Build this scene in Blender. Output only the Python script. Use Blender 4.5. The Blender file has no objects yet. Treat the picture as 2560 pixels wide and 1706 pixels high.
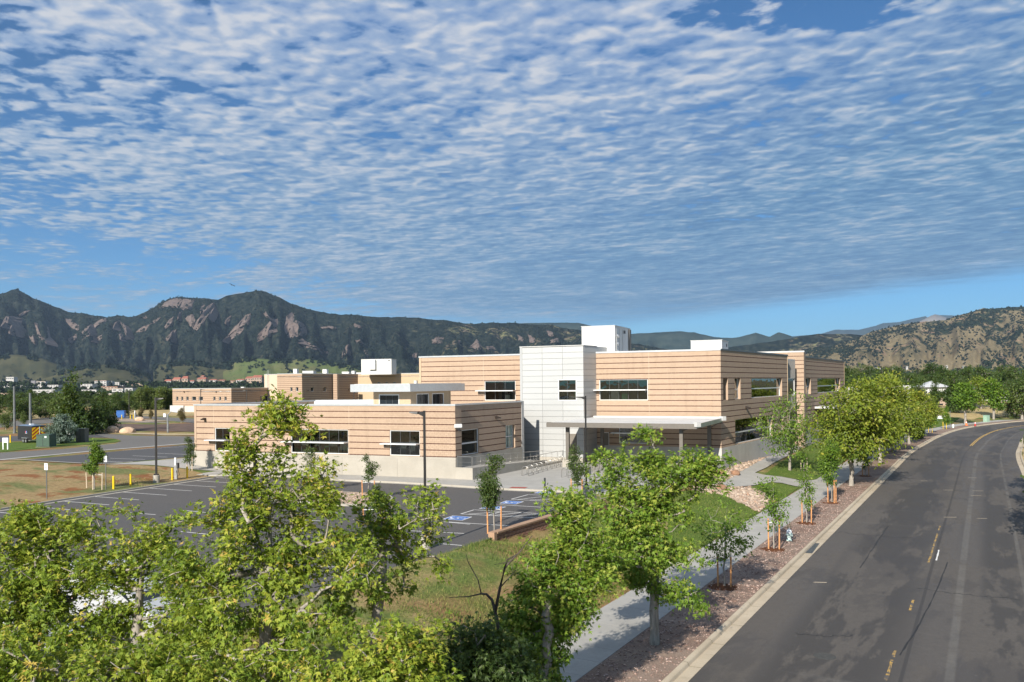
import bpy, bmesh, math, random
import numpy as np
from mathutils import Vector, Matrix

SC = bpy.context.scene
COL = SC.collection
# ------------------------------------------------------------------ camera, light, exposure
CAMZ, F, HZ, ROLL = 9.1, 2000.0, 958.0, 0.010     # photo pixels (2560 wide)
CR, SR = math.cos(ROLL), math.sin(ROLL)
cam_d = bpy.data.cameras.new('camera')
cam = bpy.data.objects.new('camera', cam_d); COL.objects.link(cam)
cam_d.sensor_width = 36.0; cam_d.lens = F / 2560 * 36.0
cam_d.shift_y = (HZ - 853) / 2560
cam_d.clip_start = 0.3; cam_d.clip_end = 90000
cam.matrix_world = Matrix.Translation((0, 0, CAMZ)) @ Matrix.Rotation(math.radians(90), 4, 'X') @ Matrix.Rotation(-ROLL, 4, 'Z')
SC.camera = cam

SUN_AZ, SUN_EL = math.radians(205), math.radians(28)   # compass style, +Y = 0, clockwise
w = bpy.data.worlds.new('World'); SC.world = w; w.use_nodes = True
nt = w.node_tree; nt.nodes.clear()
def wn(t, **k):
    n = nt.nodes.new(t)
    for a, b in k.items(): setattr(n, a, b)
    return n
def wmath(op, a, b=None, c=None, clamp=False):
    n = wn('ShaderNodeMath', operation=op); n.use_clamp = clamp
    for i, x in enumerate((a, b, c)):
        if x is None: continue
        if isinstance(x, (int, float)): n.inputs[i].default_value = x
        else: nt.links.new(x, n.inputs[i])
    return n.outputs[0]
def wmap(x, a, b, c=0.0, d=1.0):
    n = wn('ShaderNodeMapRange'); n.interpolation_type = 'SMOOTHSTEP'
    nt.links.new(x, n.inputs[0])
    for i, q in enumerate((a, b, c, d)): n.inputs[i + 1].default_value = q
    return n.outputs[0]
sky = wn('ShaderNodeTexSky', sky_type='NISHITA', sun_disc=False)
sky.sun_elevation = SUN_EL; sky.sun_rotation = SUN_AZ; sky.altitude = 1600; sky.air_density = 1.0; sky.dust_density = 0.15; sky.ozone_density = 2.0
tc = wn('ShaderNodeTexCoord'); sp = wn('ShaderNodeSeparateXYZ'); nt.links.new(tc.outputs['Generated'], sp.inputs[0])
zc = wmath('MAXIMUM', sp.outputs[2], 0.02)
px = wmath('DIVIDE', sp.outputs[0], zc); py = wmath('DIVIDE', sp.outputs[1], zc)
cb = wn('ShaderNodeCombineXYZ'); nt.links.new(px, cb.inputs[0]); nt.links.new(py, cb.inputs[1])
def wnoise(scale, detail, rough=0.5, off=(0, 0, 0), rot=-0.72, sc=(1, 1, 1), dist=0.0):
    m = wn('ShaderNodeMapping', vector_type='TEXTURE'); m.inputs['Location'].default_value = off; m.inputs['Rotation'].default_value = (0, 0, rot); m.inputs['Scale'].default_value = sc
    nt.links.new(cb.outputs[0], m.inputs[0])
    n = wn('ShaderNodeTexNoise'); n.inputs['Scale'].default_value = scale; n.inputs['Detail'].default_value = detail
    n.inputs['Roughness'].default_value = rough; n.inputs['Distortion'].default_value = dist
    nt.links.new(m.outputs[0], n.inputs[0]); return wmath('SUBTRACT', n.outputs[0], 0.5)
def wsum(*terms):
    r = None
    for t, k in terms:
        v = wmath('MULTIPLY', t, k) if k != 1 else t
        r = v if r is None else wmath('ADD', r, v)
    return r
elev = sp.outputs[2]
big = wnoise(0.75, 2, off=(3.1, 1.7, 0)); rows = wnoise(2.3, 3, 0.55, off=(5, 2, 0), sc=(2.1, 0.85, 1), dist=0.35); mid_ = wnoise(5.2, 2.5, 0.5, off=(2, 7, 0), sc=(1.15, 1.05, 1))
CS = dict(rot=-0.6, sc=(1.0, 1.05, 1), dist=0.35)
cell = wnoise(11.0, 1.7, 0.42, off=(1.3, 0.4, 0), **CS); cell2 = wnoise(11.0, 1.7, 0.42, off=(1.315, 0.428, 0), **CS); fine = wnoise(42, 3, 0.6, off=(4, 9, 0), sc=(1.3, 1, 1))
cellk = wmap(elev, 0.06, 0.34, 0.26, 1.0)
puff = wmath('MULTIPLY', wsum((cell, 1.15), (mid_, 0.70), (fine, 0.42)), cellk)
cov = wsum((big, 0.9), (rows, 0.8), (puff, 1.55)); cov = wmath('ADD', cov, 0.54)
cov = wmath('SUBTRACT', cov, wmap(px, -0.2, -3.2, 0.0, 0.52))
ex = wmath('DIVIDE', wmath('SUBTRACT', px, 0.80), 0.34); ey = wmath('DIVIDE', wmath('SUBTRACT', py, 2.16), 0.16)
cov = wmath('SUBTRACT', cov, wmap(wsum((wmath('MULTIPLY', ex, ex), 1), (wmath('MULTIPLY', ey, ey), 1)), 1.8, 0.0, 0.0, 0.62))
mask = wmap(cov, -0.08, 0.30)
edge = wsum((px, 0.931), (py, 0.364), (rows, 1.1), (mid_, 0.5))
mask = wmath('MULTIPLY', mask, wmap(edge, 8.0, 6.1)); mask = wmath('MULTIPLY', mask, wmap(wmath('ADD', elev, wmath('MULTIPLY', rows, 0.05)), 0.045, 0.10)); mask = wmath('MULTIPLY', mask, 0.97)
lit = wmath('ADD', wsum((wmath('MULTIPLY', wmath('SUBTRACT', cell, cell2), cellk), 0.9), (puff, 0.95), (rows, 0.75), (big, 0.6), (mid_, 0.55)), wmap(px, -1.2, 1.6, 0.60, 0.46), clamp=True)
ramp = wn('ShaderNodeValToRGB'); nt.links.new(lit, ramp.inputs[0])
ramp.color_ramp.elements[0].position = 0.18; ramp.color_ramp.elements[0].color = (0.165, 0.30, 0.575, 1)
ramp.color_ramp.elements[1].position = 0.98; ramp.color_ramp.elements[1].color = (0.70, 0.72, 0.77, 1)
e = ramp.color_ramp.elements.new(0.52); e.color = (0.335, 0.45, 0.66, 1)
farc = wn('ShaderNodeValToRGB'); nt.links.new(lit, farc.inputs[0])
farc.color_ramp.elements[0].position = 0.22; farc.color_ramp.elements[0].color = (0.10, 0.235, 0.435, 1)
farc.color_ramp.elements[1].position = 0.95; farc.color_ramp.elements[1].color = (0.52, 0.59, 0.68, 1)
e = farc.color_ramp.elements.new(0.52); e.color = (0.18, 0.345, 0.54, 1)
mixc = wn('ShaderNodeMix', data_type='RGBA'); nt.links.new(wmath('ADD', wmap(elev, 0.10, 0.44), wmap(px, 0.2, 2.4, 0.0, -0.45), clamp=True), mixc.inputs[0])
nt.links.new(farc.outputs[0], mixc.inputs[6]); nt.links.new(ramp.outputs[0], mixc.inputs[7])
tn = wn('ShaderNodeMix', data_type='RGBA', blend_type='MULTIPLY'); tn.inputs[0].default_value = 1.0; tn.inputs[7].default_value = (0.40, 0.81, 1.10, 1); nt.links.new(sky.outputs[0], tn.inputs[6])
bg1 = wn('ShaderNodeBackground'); nt.links.new(tn.outputs[2], bg1.inputs[0]); bg1.inputs[1].default_value = 0.054
bg2 = wn('ShaderNodeBackground'); nt.links.new(mixc.outputs[2], bg2.inputs[0]); bg2.inputs[1].default_value = 0.55
ms = wn('ShaderNodeMixShader'); nt.links.new(mask, ms.inputs[0]); nt.links.new(bg1.outputs[0], ms.inputs[1]); nt.links.new(bg2.outputs[0], ms.inputs[2])
wo = wn('ShaderNodeOutputWorld'); nt.links.new(ms.outputs[0], wo.inputs[0])

sun_d = bpy.data.lights.new('sun', 'SUN'); sun = bpy.data.objects.new('sun', sun_d); COL.objects.link(sun)
sun_d.energy = 5.0; sun_d.angle = math.radians(0.53); sun_d.color = (1.0, 0.93, 0.82)
sd = Vector((math.sin(SUN_AZ) * math.cos(SUN_EL), math.cos(SUN_AZ) * math.cos(SUN_EL), math.sin(SUN_EL)))
sun.rotation_euler = sd.to_track_quat('Z', 'Y').to_euler()
VS = SC.view_settings
VS.view_transform = 'Standard'; VS.look = 'None'; VS.exposure = 0.8; VS.gamma = 1.0; VS.use_curve_mapping = False
SC.render.engine = 'CYCLES'
CY = SC.cycles
CY.use_denoising = True
CY.max_bounces = 6; CY.diffuse_bounces = 2; CY.glossy_bounces = 2; CY.transmission_bounces = 3; CY.transparent_max_bounces = 12; CY.volume_bounces = 0
CY.use_adaptive_sampling = True; CY.adaptive_threshold = 0.015

# ------------------------------------------------------------------ helpers
RNG = np.random.default_rng(7)
def direction(u, v):
    a = (u - 1280) / F; b = -(v - HZ) / F
    return np.array((a * CR + b * SR, 1.0, -a * SR + b * CR))
def at(u, v, D):                                  # photo pixel at depth D -> point
    d = direction(u, v); return Vector((d[0] * D, D, CAMZ + d[2] * D))
def G(u, v, z=0.0):                               # photo pixel on the level z -> point
    d = direction(u, v); t = (z - CAMZ) / d[2]; return Vector((d[0] * t, t, z))
def hor(u): return HZ + ROLL * (1280 - u)
def zof(u, v, D): return at(u, v, D).z

def mesh_np(name, verts, faces, mat=None, tint=None, smooth=False):
    """verts (N,3); faces = list of int arrays (M,k)"""
    me = bpy.data.meshes.new(name)
    verts = np.asarray(verts, dtype=np.float32)
    faces = [np.asarray(f, dtype=np.int32) for f in faces if len(f)]
    me.vertices.add(len(verts)); me.vertices.foreach_set('co', verts.ravel())
    nl = sum(f.size for f in faces); npoly = sum(len(f) for f in faces)
    me.loops.add(nl); me.polygons.add(npoly)
    me.loops.foreach_set('vertex_index', np.concatenate([f.ravel() for f in faces]))
    tot = np.concatenate([np.full(len(f), f.shape[1], np.int32) for f in faces])
    start = np.concatenate(([0], np.cumsum(tot)[:-1])).astype(np.int32)
    me.polygons.foreach_set('loop_start', start)
    me.polygons.foreach_set('use_smooth', np.full(npoly, bool(smooth)))
    me.update(calc_edges=True)
    if tint is not None:
        at_ = me.attributes.new('tint', 'FLOAT', 'FACE'); at_.data.foreach_set('value', np.asarray(tint, np.float32))
    if mat: me.materials.append(mat)
    return me
def link(name, me, parent=None, loc=None):
    o = bpy.data.objects.new(name, me); COL.objects.link(o)
    if parent: o.parent = parent
    if loc is not None: o.location = loc
    return o
def empty(name, loc=(0, 0, 0), rz=0.0, parent=None):
    o = bpy.data.objects.new(name, None); COL.objects.link(o); o.location = loc; o.rotation_euler = (0, 0, rz); o.empty_display_size = 0.3
    if parent: o.parent = parent
    return o
def tag(o, label=None, cat=None, group=None, kind=None):
    if label: o['label'] = label
    if cat: o['category'] = cat
    if group: o['group'] = group
    if kind: o['kind'] = kind
    return o
def copy_tree(o, parent=None):
    c = o.copy(); COL.objects.link(c); c.parent = parent
    for ch in list(o.children): copy_tree(ch, c)
    return c

class MB:
    """collects boxes, bars, tubes, polygons; build() makes ONE mesh object"""
    def __init__(s): s.v = []; s.f = []; s.t = []
    def add(s, vs, fs, t=0.5):
        b = len(s.v); s.v += [tuple(map(float, x)) for x in vs]
        for f in fs: s.f.append([b + i for i in f]); s.t.append(t)
        return s
    def box(s, c, d, rz=0.0, t=0.5, taper=1.0):
        hx, hy, hz = d[0] / 2, d[1] / 2, d[2] / 2; cs, sn = math.cos(rz), math.sin(rz); P = []
        for z, k in ((-hz, 1), (hz, taper)):
            for x, y in ((-hx, -hy), (hx, -hy), (hx, hy), (-hx, hy)):
                P.append((c[0] + x * k * cs - y * k * sn, c[1] + x * k * sn + y * k * cs, c[2] + z))
        return s.add(P, [(0, 3, 2, 1), (4, 5, 6, 7), (0, 1, 5, 4), (1, 2, 6, 5), (2, 3, 7, 6), (3, 0, 4, 7)], t)
    def prism(s, poly, z0, z1, t=0.5):
        n = len(poly); P = [(p[0], p[1], z0) for p in poly] + [(p[0], p[1], z1) for p in poly]
        a = sum(poly[i][0] * poly[(i + 1) % n][1] - poly[(i + 1) % n][0] * poly[i][1] for i in range(n))
        idx = list(range(n)) if a > 0 else list(range(n))[::-1]
        s.add(P, [tuple(idx[::-1]), tuple(n + i for i in idx)] + [(idx[i], idx[(i + 1) % n], n + idx[(i + 1) % n], n + idx[i]) for i in range(n)], t)
        return s
    def hexa(s, P, t=0.5):                        # 8 points: bottom 4 ccw, top 4 ccw
        return s.add(P, [(0, 3, 2, 1), (4, 5, 6, 7), (0, 1, 5, 4), (1, 2, 6, 5), (2, 3, 7, 6), (3, 0, 4, 7)], t)
    def tube(s, path, r, n=8, cap=True, t=0.5):
        path = [Vector(p) for p in path]; rs = r if isinstance(r, (list, tuple)) else [r] * len(path)
        b = len(s.v); up = Vector((0, 0, 1))
        for i, p in enumerate(path):
            d = (path[min(i + 1, len(path) - 1)] - path[max(i - 1, 0)]).normalized()
            x = d.cross(up if abs(d.z) < 0.95 else Vector((1, 0, 0))).normalized(); y = d.cross(x)
            for k in range(n):
                a = 2 * math.pi * k / n; q = p + (x * math.cos(a) + y * math.sin(a)) * rs[i]; s.v.append(tuple(q))
        for i in range(len(path) - 1):
            for k in range(n):
                s.f.append([b + i * n + k, b + i * n + (k + 1) % n, b + (i + 1) * n + (k + 1) % n, b + (i + 1) * n + k]); s.t.append(t)
        if cap:
            s.f.append([b + k for k in range(n)][::-1]); s.f.append([b + (len(path) - 1) * n + k for k in range(n)]); s.t += [t, t]
        return s
    def lathe(s, prof, c=(0, 0, 0), n=12, t=0.5): # prof: (r, z)
        b = len(s.v)
        for r, z in prof:
            for k in range(n): a = 2 * math.pi * k / n; s.v.append((c[0] + r * math.cos(a), c[1] + r * math.sin(a), c[2] + z))
        for i in range(len(prof) - 1):
            for k in range(n): s.f.append([b + i * n + k, b + i * n + (k + 1) % n, b + (i + 1) * n + (k + 1) % n, b + (i + 1) * n + k]); s.t.append(t)
        s.f.append([b + k for k in range(n)][::-1]); s.f.append([b + (len(prof) - 1) * n + k for k in range(n)]); s.t += [t, t]
        return s
    def mesh(s, name, mat, bevel=0.0, smooth=False):
        me = bpy.data.meshes.new(name); me.from_pydata(s.v, [], s.f)
        a = me.attributes.new('tint', 'FLOAT', 'FACE'); a.data.foreach_set('value', np.array(s.t, np.float32))
        if bevel:
            bm = bmesh.new(); bm.from_mesh(me)
            bmesh.ops.bevel(bm, geom=[e for e in bm.edges if len(e.link_faces) == 2 and e.calc_face_angle(0) > 0.5], offset=bevel, segments=2, affect='EDGES', clamp_overlap=True)
            bm.to_mesh(me); bm.free()
        if smooth:
            for p in me.polygons: p.use_smooth = True
        if mat: me.materials.append(mat)
        me.update(); return me
    def build(s, name, mat, parent=None, bevel=0.0, smooth=False, loc=None):
        return link(name, s.mesh(name, mat, bevel, smooth), parent, loc)

# ------------------------------------------------------------------ materials
MATS = {}
class NB:
    def __init__(s, name):
        s.m = bpy.data.materials.new(name); s.m.use_nodes = True; s.t = s.m.node_tree; s.t.nodes.clear()
        s.out = s.n('ShaderNodeOutputMaterial'); MATS[name] = s.m
        s.co = s.n('ShaderNodeNewGeometry').outputs['Position']
    def n(s, t, **k):
        x = s.t.nodes.new(t)
        for a, b in k.items(): setattr(x, a, b)
        return x
    def l(s, a, b): s.t.links.new(a, b)
    def setv(s, inp, v):
        if isinstance(v, bpy.types.NodeSocket): s.l(v, inp)
        elif isinstance(v, (tuple, list)) and len(v) == 3 and inp.type == 'RGBA': inp.default_value = (*v, 1)
        else: inp.default_value = v
    def noise(s, scale, detail=3, rough=0.5, dist=0.0, sc=None, off=(0, 0, 0), rot=0.0, co=None):
        co = co or s.co
        m = s.n('ShaderNodeMapping'); s.l(co, m.inputs[0]); m.inputs['Location'].default_value = off; m.inputs['Rotation'].default_value = (0, 0, rot)
        if sc: m.inputs['Scale'].default_value = sc
        x = s.n('ShaderNodeTexNoise'); s.l(m.outputs[0], x.inputs[0])
        for k, v in (('Scale', scale), ('Detail', detail), ('Roughness', rough), ('Distortion', dist)): x.inputs[k].default_value = v
        return x.outputs[0]
    def math(s, op, a, b=None, clamp=False):
        x = s.n('ShaderNodeMath', operation=op); x.use_clamp = clamp; s.setv(x.inputs[0], a)
        if b is not None: s.setv(x.inputs[1], b)
        return x.outputs[0]
    def map(s, x, a, b, c=0.0, d=1.0, smooth=True):
        n = s.n('ShaderNodeMapRange'); n.interpolation_type = 'SMOOTHSTEP' if smooth else 'LINEAR'; s.l(x, n.inputs[0])
        for i, q in enumerate((a, b, c, d)): n.inputs[i + 1].default_value = q
        return n.outputs[0]
    def mix(s, f, a, b, mode='MIX'):
        n = s.n('ShaderNodeMix', data_type='RGBA', blend_type=mode); s.setv(n.inputs[0], f); s.setv(n.inputs[6], a); s.setv(n.inputs[7], b); return n.outputs[2]
    def ramp(s, x, stops):
        r = s.n('ShaderNodeValToRGB'); s.l(x, r.inputs[0]); e = r.color_ramp.elements
        while len(e) < len(stops): e.new(0.5)
        for i, (p, c) in enumerate(stops): e[i].position = p; e[i].color = (*c, 1)
        return r.outputs[0]
    def tint(s): return s.n('ShaderNodeAttribute', attribute_name='tint').outputs['Fac']
    def bsdf(s, color, rough=0.8, metal=0.0, spec=0.5, bump=None, bd=0.02, bs=0.4):
        p = s.n('ShaderNodeBsdfPrincipled'); s.setv(p.inputs['Base Color'], color); s.setv(p.inputs['Roughness'], rough); s.setv(p.inputs['Metallic'], metal)
        p.inputs['Specular IOR Level'].default_value = spec
        if bump is not None:
            b = s.n('ShaderNodeBump'); s.l(bump, b.inputs['Height']); b.inputs['Distance'].default_value = bd; b.inputs['Strength'].default_value = bs; s.l(b.outputs[0], p.inputs['Normal'])
        s.l(p.outputs[0], s.out.inputs[0]); return p
def simple(name, col, rough=0.7, metal=0.0, var=0.12, scale=3.0, spec=0.5, bump=0.0):
    b = NB(name); nz = b.noise(scale, 4, 0.6)
    c = b.mix(b.map(nz, 0.3, 0.7), tuple(x * (1 - var) for x in col), tuple(min(1, x * (1 + var)) for x in col))
    b.bsdf(c, rough, metal, spec, nz if bump else None, bump or 0.01); return b.m

def build_materials():
    simple('white_metal', (0.50, 0.50, 0.49), 0.45, 0.0, 0.03); simple('unit_white', (0.56, 0.56, 0.55), 0.5, 0, 0.03)
    simple('cap_metal', (0.50, 0.52, 0.53), 0.35, 0.4, 0.05); simple('frame_alu', (0.70, 0.71, 0.71), 0.35, 0.2, 0.04)
    simple('dark_cap', (0.09, 0.095, 0.10), 0.4, 0.3); simple('black_metal', (0.012, 0.012, 0.013), 0.45, 0.2)
    simple('grey_post', (0.15, 0.16, 0.165), 0.5, 0.3); simple('galv', (0.45, 0.46, 0.47), 0.35, 0.7, 0.15)
    simple('steel_rail', (0.42, 0.41, 0.39), 0.3, 0.8, 0.1); simple('taupe_paint', (0.125, 0.112, 0.097), 0.5, 0.0, 0.06)
    simple('door_paint', (0.165, 0.145, 0.12), 0.5, 0, 0.06); simple('bronze', (0.03, 0.022, 0.018), 0.45, 0.3)
    simple('yellow', (0.78, 0.52, 0.01), 0.45, 0, 0.06); simple('orange', (0.85, 0.16, 0.02), 0.5); simple('red', (0.40, 0.02, 0.015), 0.5)
    simple('green_box', (0.035, 0.075, 0.05), 0.5, 0, 0.08); simple('pale_green', (0.28, 0.42, 0.32), 0.5); simple('mint', (0.62, 0.76, 0.70), 0.5)
    simple('blue_paint', (0.02, 0.11, 0.36), 0.5); simple('sign_blue', (0.03, 0.13, 0.42), 0.7, 0, 0.1); simple('sign_white', (0.72, 0.75, 0.78), 0.5)
    simple('ink', (0.03, 0.03, 0.035), 0.6); simple('trailer_black', (0.018, 0.019, 0.022), 0.35, 0, 0.1); simple('roof_blue', (0.16, 0.22, 0.30), 0.4, 0.3)
    simple('wood_stake', (0.52, 0.25, 0.10), 0.8, 0, 0.2, 8); simple('pale_stake', (0.55, 0.45, 0.33), 0.8, 0, 0.15, 8); simple('membrane', (0.52, 0.515, 0.50), 0.7, 0, 0.05, 0.6)
    simple('stucco', (0.44, 0.335, 0.225), 0.9, 0, 0.05, 6); simple('stucco_light', (0.49, 0.40, 0.30), 0.9, 0, 0.05, 6); simple('tactile', (0.30, 0.06, 0.04), 0.8)
    simple('tyre', (0.015, 0.015, 0.015), 0.8); simple('chrome', (0.6, 0.6, 0.6), 0.15, 0.9); simple('car_white', (0.42, 0.43, 0.44), 0.3, 0, 0.01); simple('car_dark', (0.02, 0.02, 0.03), 0.2)
    simple('lamp_lens', (0.7, 0.7, 0.66), 0.2); simple('red_tile', (0.26, 0.09, 0.06), 0.85, 0, 0.2, 0.05); simple('town_white', (0.40, 0.39, 0.38), 0.8, 0, 0.05, 0.03)
    simple('town_tan', (0.32, 0.24, 0.185), 0.8, 0, 0.1, 0.03); simple('town_grey', (0.22, 0.21, 0.23), 0.8, 0, 0.1, 0.03); simple('dirt_mound', (0.10, 0.06, 0.04), 0.95, 0, 0.35, 0.6, bump=0.1)
    simple('room', (0.035, 0.037, 0.04), 0.9, 0, 0.3, 0.8); simple('room_green', (0.05, 0.20, 0.10), 0.8); simple('room_pale', (0.22, 0.22, 0.21), 0.8)
    simple('rust_stone', (0.27, 0.15, 0.09), 0.9, 0, 0.25, 2, bump=0.03); simple('far_pine', (0.017, 0.026, 0.02), 1.0, 0, 0.35, 0.05, spec=0.0); simple('far_wood', (0.024, 0.036, 0.018), 1.0, 0, 0.5, 0.02, spec=0.0); simple('crack_seal', (0.018, 0.017, 0.016), 0.7, 0, 0.2, 5); simple('iron', (0.05, 0.05, 0.047), 0.95, 0, 0.2, 8); simple('bird', (0.02, 0.02, 0.025), 0.7); simple('sandstone', (0.48, 0.34, 0.23), 0.9, 0, 0.2, 1.5, bump=0.03)
    # glass: thin tinted pane that mirrors at a slant
    b = NB('glass'); tr = b.n('ShaderNodeBsdfTransparent'); tr.inputs[0].default_value = (0.30, 0.34, 0.34, 1)
    gl = b.n('ShaderNodeBsdfGlossy'); gl.inputs[0].default_value = (0.9, 0.95, 0.95, 1); gl.inputs['Roughness'].default_value = 0.01
    nz = b.noise(0.9, 2); bp = b.n('ShaderNodeBump'); b.l(nz, bp.inputs['Height']); bp.inputs['Distance'].default_value = 0.05; bp.inputs['Strength'].default_value = 0.12; b.l(bp.outputs[0], gl.inputs['Normal'])
    fr = b.n('ShaderNodeFresnel'); fr.inputs[0].default_value = 1.55
    fa = b.math('ADD', b.math('MULTIPLY', fr.outputs[0], 1.25), 0.05, True)
    mx = b.n('ShaderNodeMixShader'); b.l(fa, mx.inputs[0]); b.l(tr.outputs[0], mx.inputs[1]); b.l(gl.outputs[0], mx.inputs[2]); b.l(mx.outputs[0], b.out.inputs[0])
    b = NB('far_glass'); b.bsdf((0.015, 0.02, 0.025), 0.08)
    b = NB('painted_reflection_glass'); b.bsdf((0.30, 0.37, 0.33), 0.1)  # pale reflection of the wing's side window painted as base colour
    # masonry
    def masonry(name, lo, hi):
        b = NB(name); t = b.tint(); nz = b.noise(9, 5, 0.65); g = b.noise(0.25, 3)
        c = b.mix(t, lo, hi); c = b.mix(b.math('MULTIPLY', b.map(nz, 0.3, 0.75), 0.16), c, tuple(x * 0.8 for x in lo)); c = b.mix(b.map(g, 0.25, 0.8, 0.0, 0.14), c, (0.33, 0.25, 0.19))
        c = b.mix(b.map(b.noise(1.3, 4, 0.65, sc=(1, 1, 0.14), off=(4, 2, 0)), 0.5, 0.78, 0.0, 0.30), c, tuple(x * 0.62 for x in lo)); b.bsdf(c, 0.92, 0, 0.3, nz, 0.01, 0.5)
    masonry('block_tan', (0.378, 0.276, 0.199), (0.422, 0.313, 0.229)); masonry('block_dark', (0.075, 0.034, 0.025), (0.10, 0.047, 0.034)); masonry('mortar', (0.383, 0.284, 0.197), (0.383, 0.284, 0.197))
    masonry('wall_block', (0.27, 0.13, 0.085), (0.40, 0.215, 0.145)); masonry('wall_cap', (0.33, 0.205, 0.13), (0.39, 0.25, 0.165))
    def conc(name, c1, c2, stain=0.25):
        b = NB(name); t = b.tint(); a = b.noise(0.5, 5, 0.6); f = b.noise(14, 4, 0.6); d = b.noise(1.6, 4, 0.6, sc=(1, 1, 0.25))
        c = b.mix(b.map(a, 0.3, 0.7), c1, c2); c = b.mix(b.map(f, 0.35, 0.75, 0, 0.25), c, tuple(x * 0.7 for x in c1)); c = b.mix(b.map(d, 0.55, 0.8, 0, stain), c, tuple(x * 0.6 for x in c1))
        c = b.mix(b.map(t, 0.0, 1.0, 0.0, 0.16, False), c, tuple(x * 0.62 for x in c1))
        b.bsdf(c, 0.9, 0, 0.3, f, 0.006, 0.4)
    conc('concrete', (0.345, 0.32, 0.275), (0.405, 0.375, 0.325)); conc('paving', (0.33, 0.318, 0.29), (0.39, 0.375, 0.345)); conc('kerb_conc', (0.42, 0.35, 0.255), (0.50, 0.425, 0.32), 0.4)
    conc('panel_conc', (0.45, 0.43, 0.40), (0.53, 0.51, 0.47)); conc('grey_conc', (0.36, 0.345, 0.32), (0.43, 0.42, 0.39))
    # asphalt of the lot
    b = NB('lot_asphalt'); g = b.noise(40, 3, 0.7); a = b.noise(0.18, 4, 0.6); st = b.noise(0.9, 4, 0.6, dist=0.6)
    c = b.ramp(g, [(0.3, (0.058, 0.055, 0.053)), (0.75, (0.105, 0.10, 0.097))]); c = b.mix(b.map(a, 0.3, 0.75, 0, 0.35), c, (0.10, 0.088, 0.078)); c = b.mix(b.map(st, 0.58, 0.8, 0, 0.45), c, (0.03, 0.03, 0.03)); c = b.mix(b.map(b.noise(5, 4, 0.75), 0.4, 0.72, 0, 0.4), c, (0.13, 0.122, 0.112))
    b.bsdf(c, 0.85, 0, 0.35, g, 0.01, 0.5)
    b = NB('new_asphalt'); g = b.noise(30, 3, 0.7); a = b.noise(0.12, 4, 0.6)
    c = b.ramp(g, [(0.3, (0.05, 0.05, 0.052)), (0.75, (0.085, 0.083, 0.082))]); c = b.mix(b.map(a, 0.3, 0.75, 0, 0.4), c, (0.075, 0.068, 0.062)); b.bsdf(c, 0.85)
    b = NB('grey_asphalt'); g = b.noise(30, 3, 0.7); a = b.noise(0.12, 4, 0.6)
    c = b.ramp(g, [(0.3, (0.11, 0.102, 0.092)), (0.75, (0.165, 0.155, 0.14))]); c = b.mix(b.map(a, 0.3, 0.75, 0, 0.4), c, (0.10, 0.092, 0.083)); b.bsdf(c, 0.9)
    # street: sealed, patched, worn in the wheel tracks. Coordinates along / across the street
    b = NB('street_asphalt')
    mg = b.noise(4.5, 4, 0.75)
    uvn = b.n('ShaderNodeUVMap'); uvn.uv_map = 'UVMap'; su = b.n('ShaderNodeSeparateXYZ'); b.l(uvn.outputs[0], su.inputs[0])
    al, ac = su.outputs[0], su.outputs[1]
    cbn = b.n('ShaderNodeCombineXYZ'); b.l(al, cbn.inputs[0]); b.l(ac, cbn.inputs[1]); UV = cbn.outputs[0]
    g = b.noise(24, 3, 0.75); pt = b.noise(0.34, 9, 0.70, dist=0.25, co=UV, sc=(0.25, 1.15, 1)); lng = b.noise(0.5, 3, 0.5, co=UV, sc=(0.05, 1.6, 1)); seam = b.noise(0.8, 4, 0.6, co=UV, sc=(1.1, 0.12, 1), dist=0.3); pt2 = b.noise(0.2, 9, 0.7, dist=0.3, co=UV, off=(7, 3, 0), sc=(0.4, 1, 1))
    c = b.ramp(g, [(0.28, (0.074, 0.065, 0.057)), (0.75, (0.113, 0.101, 0.089))])
    dark = b.map(pt, 0.465, 0.515); wheel = b.math('MULTIPLY', b.map(ac, 1.3, 2.6), b.map(ac, 7.4, 5.2))
    wheel = b.math('ADD', wheel, b.math('MULTIPLY', b.map(ac, 8.6, 9.4), b.map(ac, 11.6, 10.4)))
    c = b.mix(b.math('MULTIPLY', b.math('MULTIPLY', dark, wheel), 0.62), c, (0.032, 0.029, 0.027))
    c = b.mix(b.math('MULTIPLY', b.map(pt2, 0.52, 0.57), 0.4), c, (0.045, 0.042, 0.043)); c = b.mix(b.map(lng, 0.5, 0.75, 0, 0.5), c, (0.055, 0.051, 0.05)); c = b.mix(b.map(seam, 0.62, 0.72, 0, 0.35), c, (0.15, 0.142, 0.13))
    def stripe(x0, wd):
        d = b.math('ABSOLUTE', b.math('SUBTRACT', b.math('ADD', ac, b.math('MULTIPLY', b.math('SUBTRACT', lng, 0.5), 0.2)), x0)); return b.map(d, wd, wd * 0.5)
    brk = b.map(b.noise(0.6, 3, co=UV, sc=(0.6, 0.05, 1)), 0.34, 0.5)
    c = b.mix(b.math('MULTIPLY', b.math('ADD', stripe(8.05, 0.22), stripe(10.9, 0.14), True), b.math('MULTIPLY', brk, 0.34)), c, (0.185, 0.175, 0.155))
    c = b.mix(b.math('MULTIPLY', stripe(6.55, 0.10), 0.6), c, (0.03, 0.028, 0.028)); c = b.mix(b.map(mg, 0.35, 0.7, 0, 0.4), c, (0.06, 0.055, 0.05)); fsp = b.noise(3.2, 4, 0.7)
    c = b.mix(b.map(fsp, 0.66, 0.75, 0, 0.5), c, (0.19, 0.175, 0.155))
    b.bsdf(c, b.map(dark, 0, 1, 0.88, 0.72), 0, 0.35, g, 0.012, 0.5)
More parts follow.
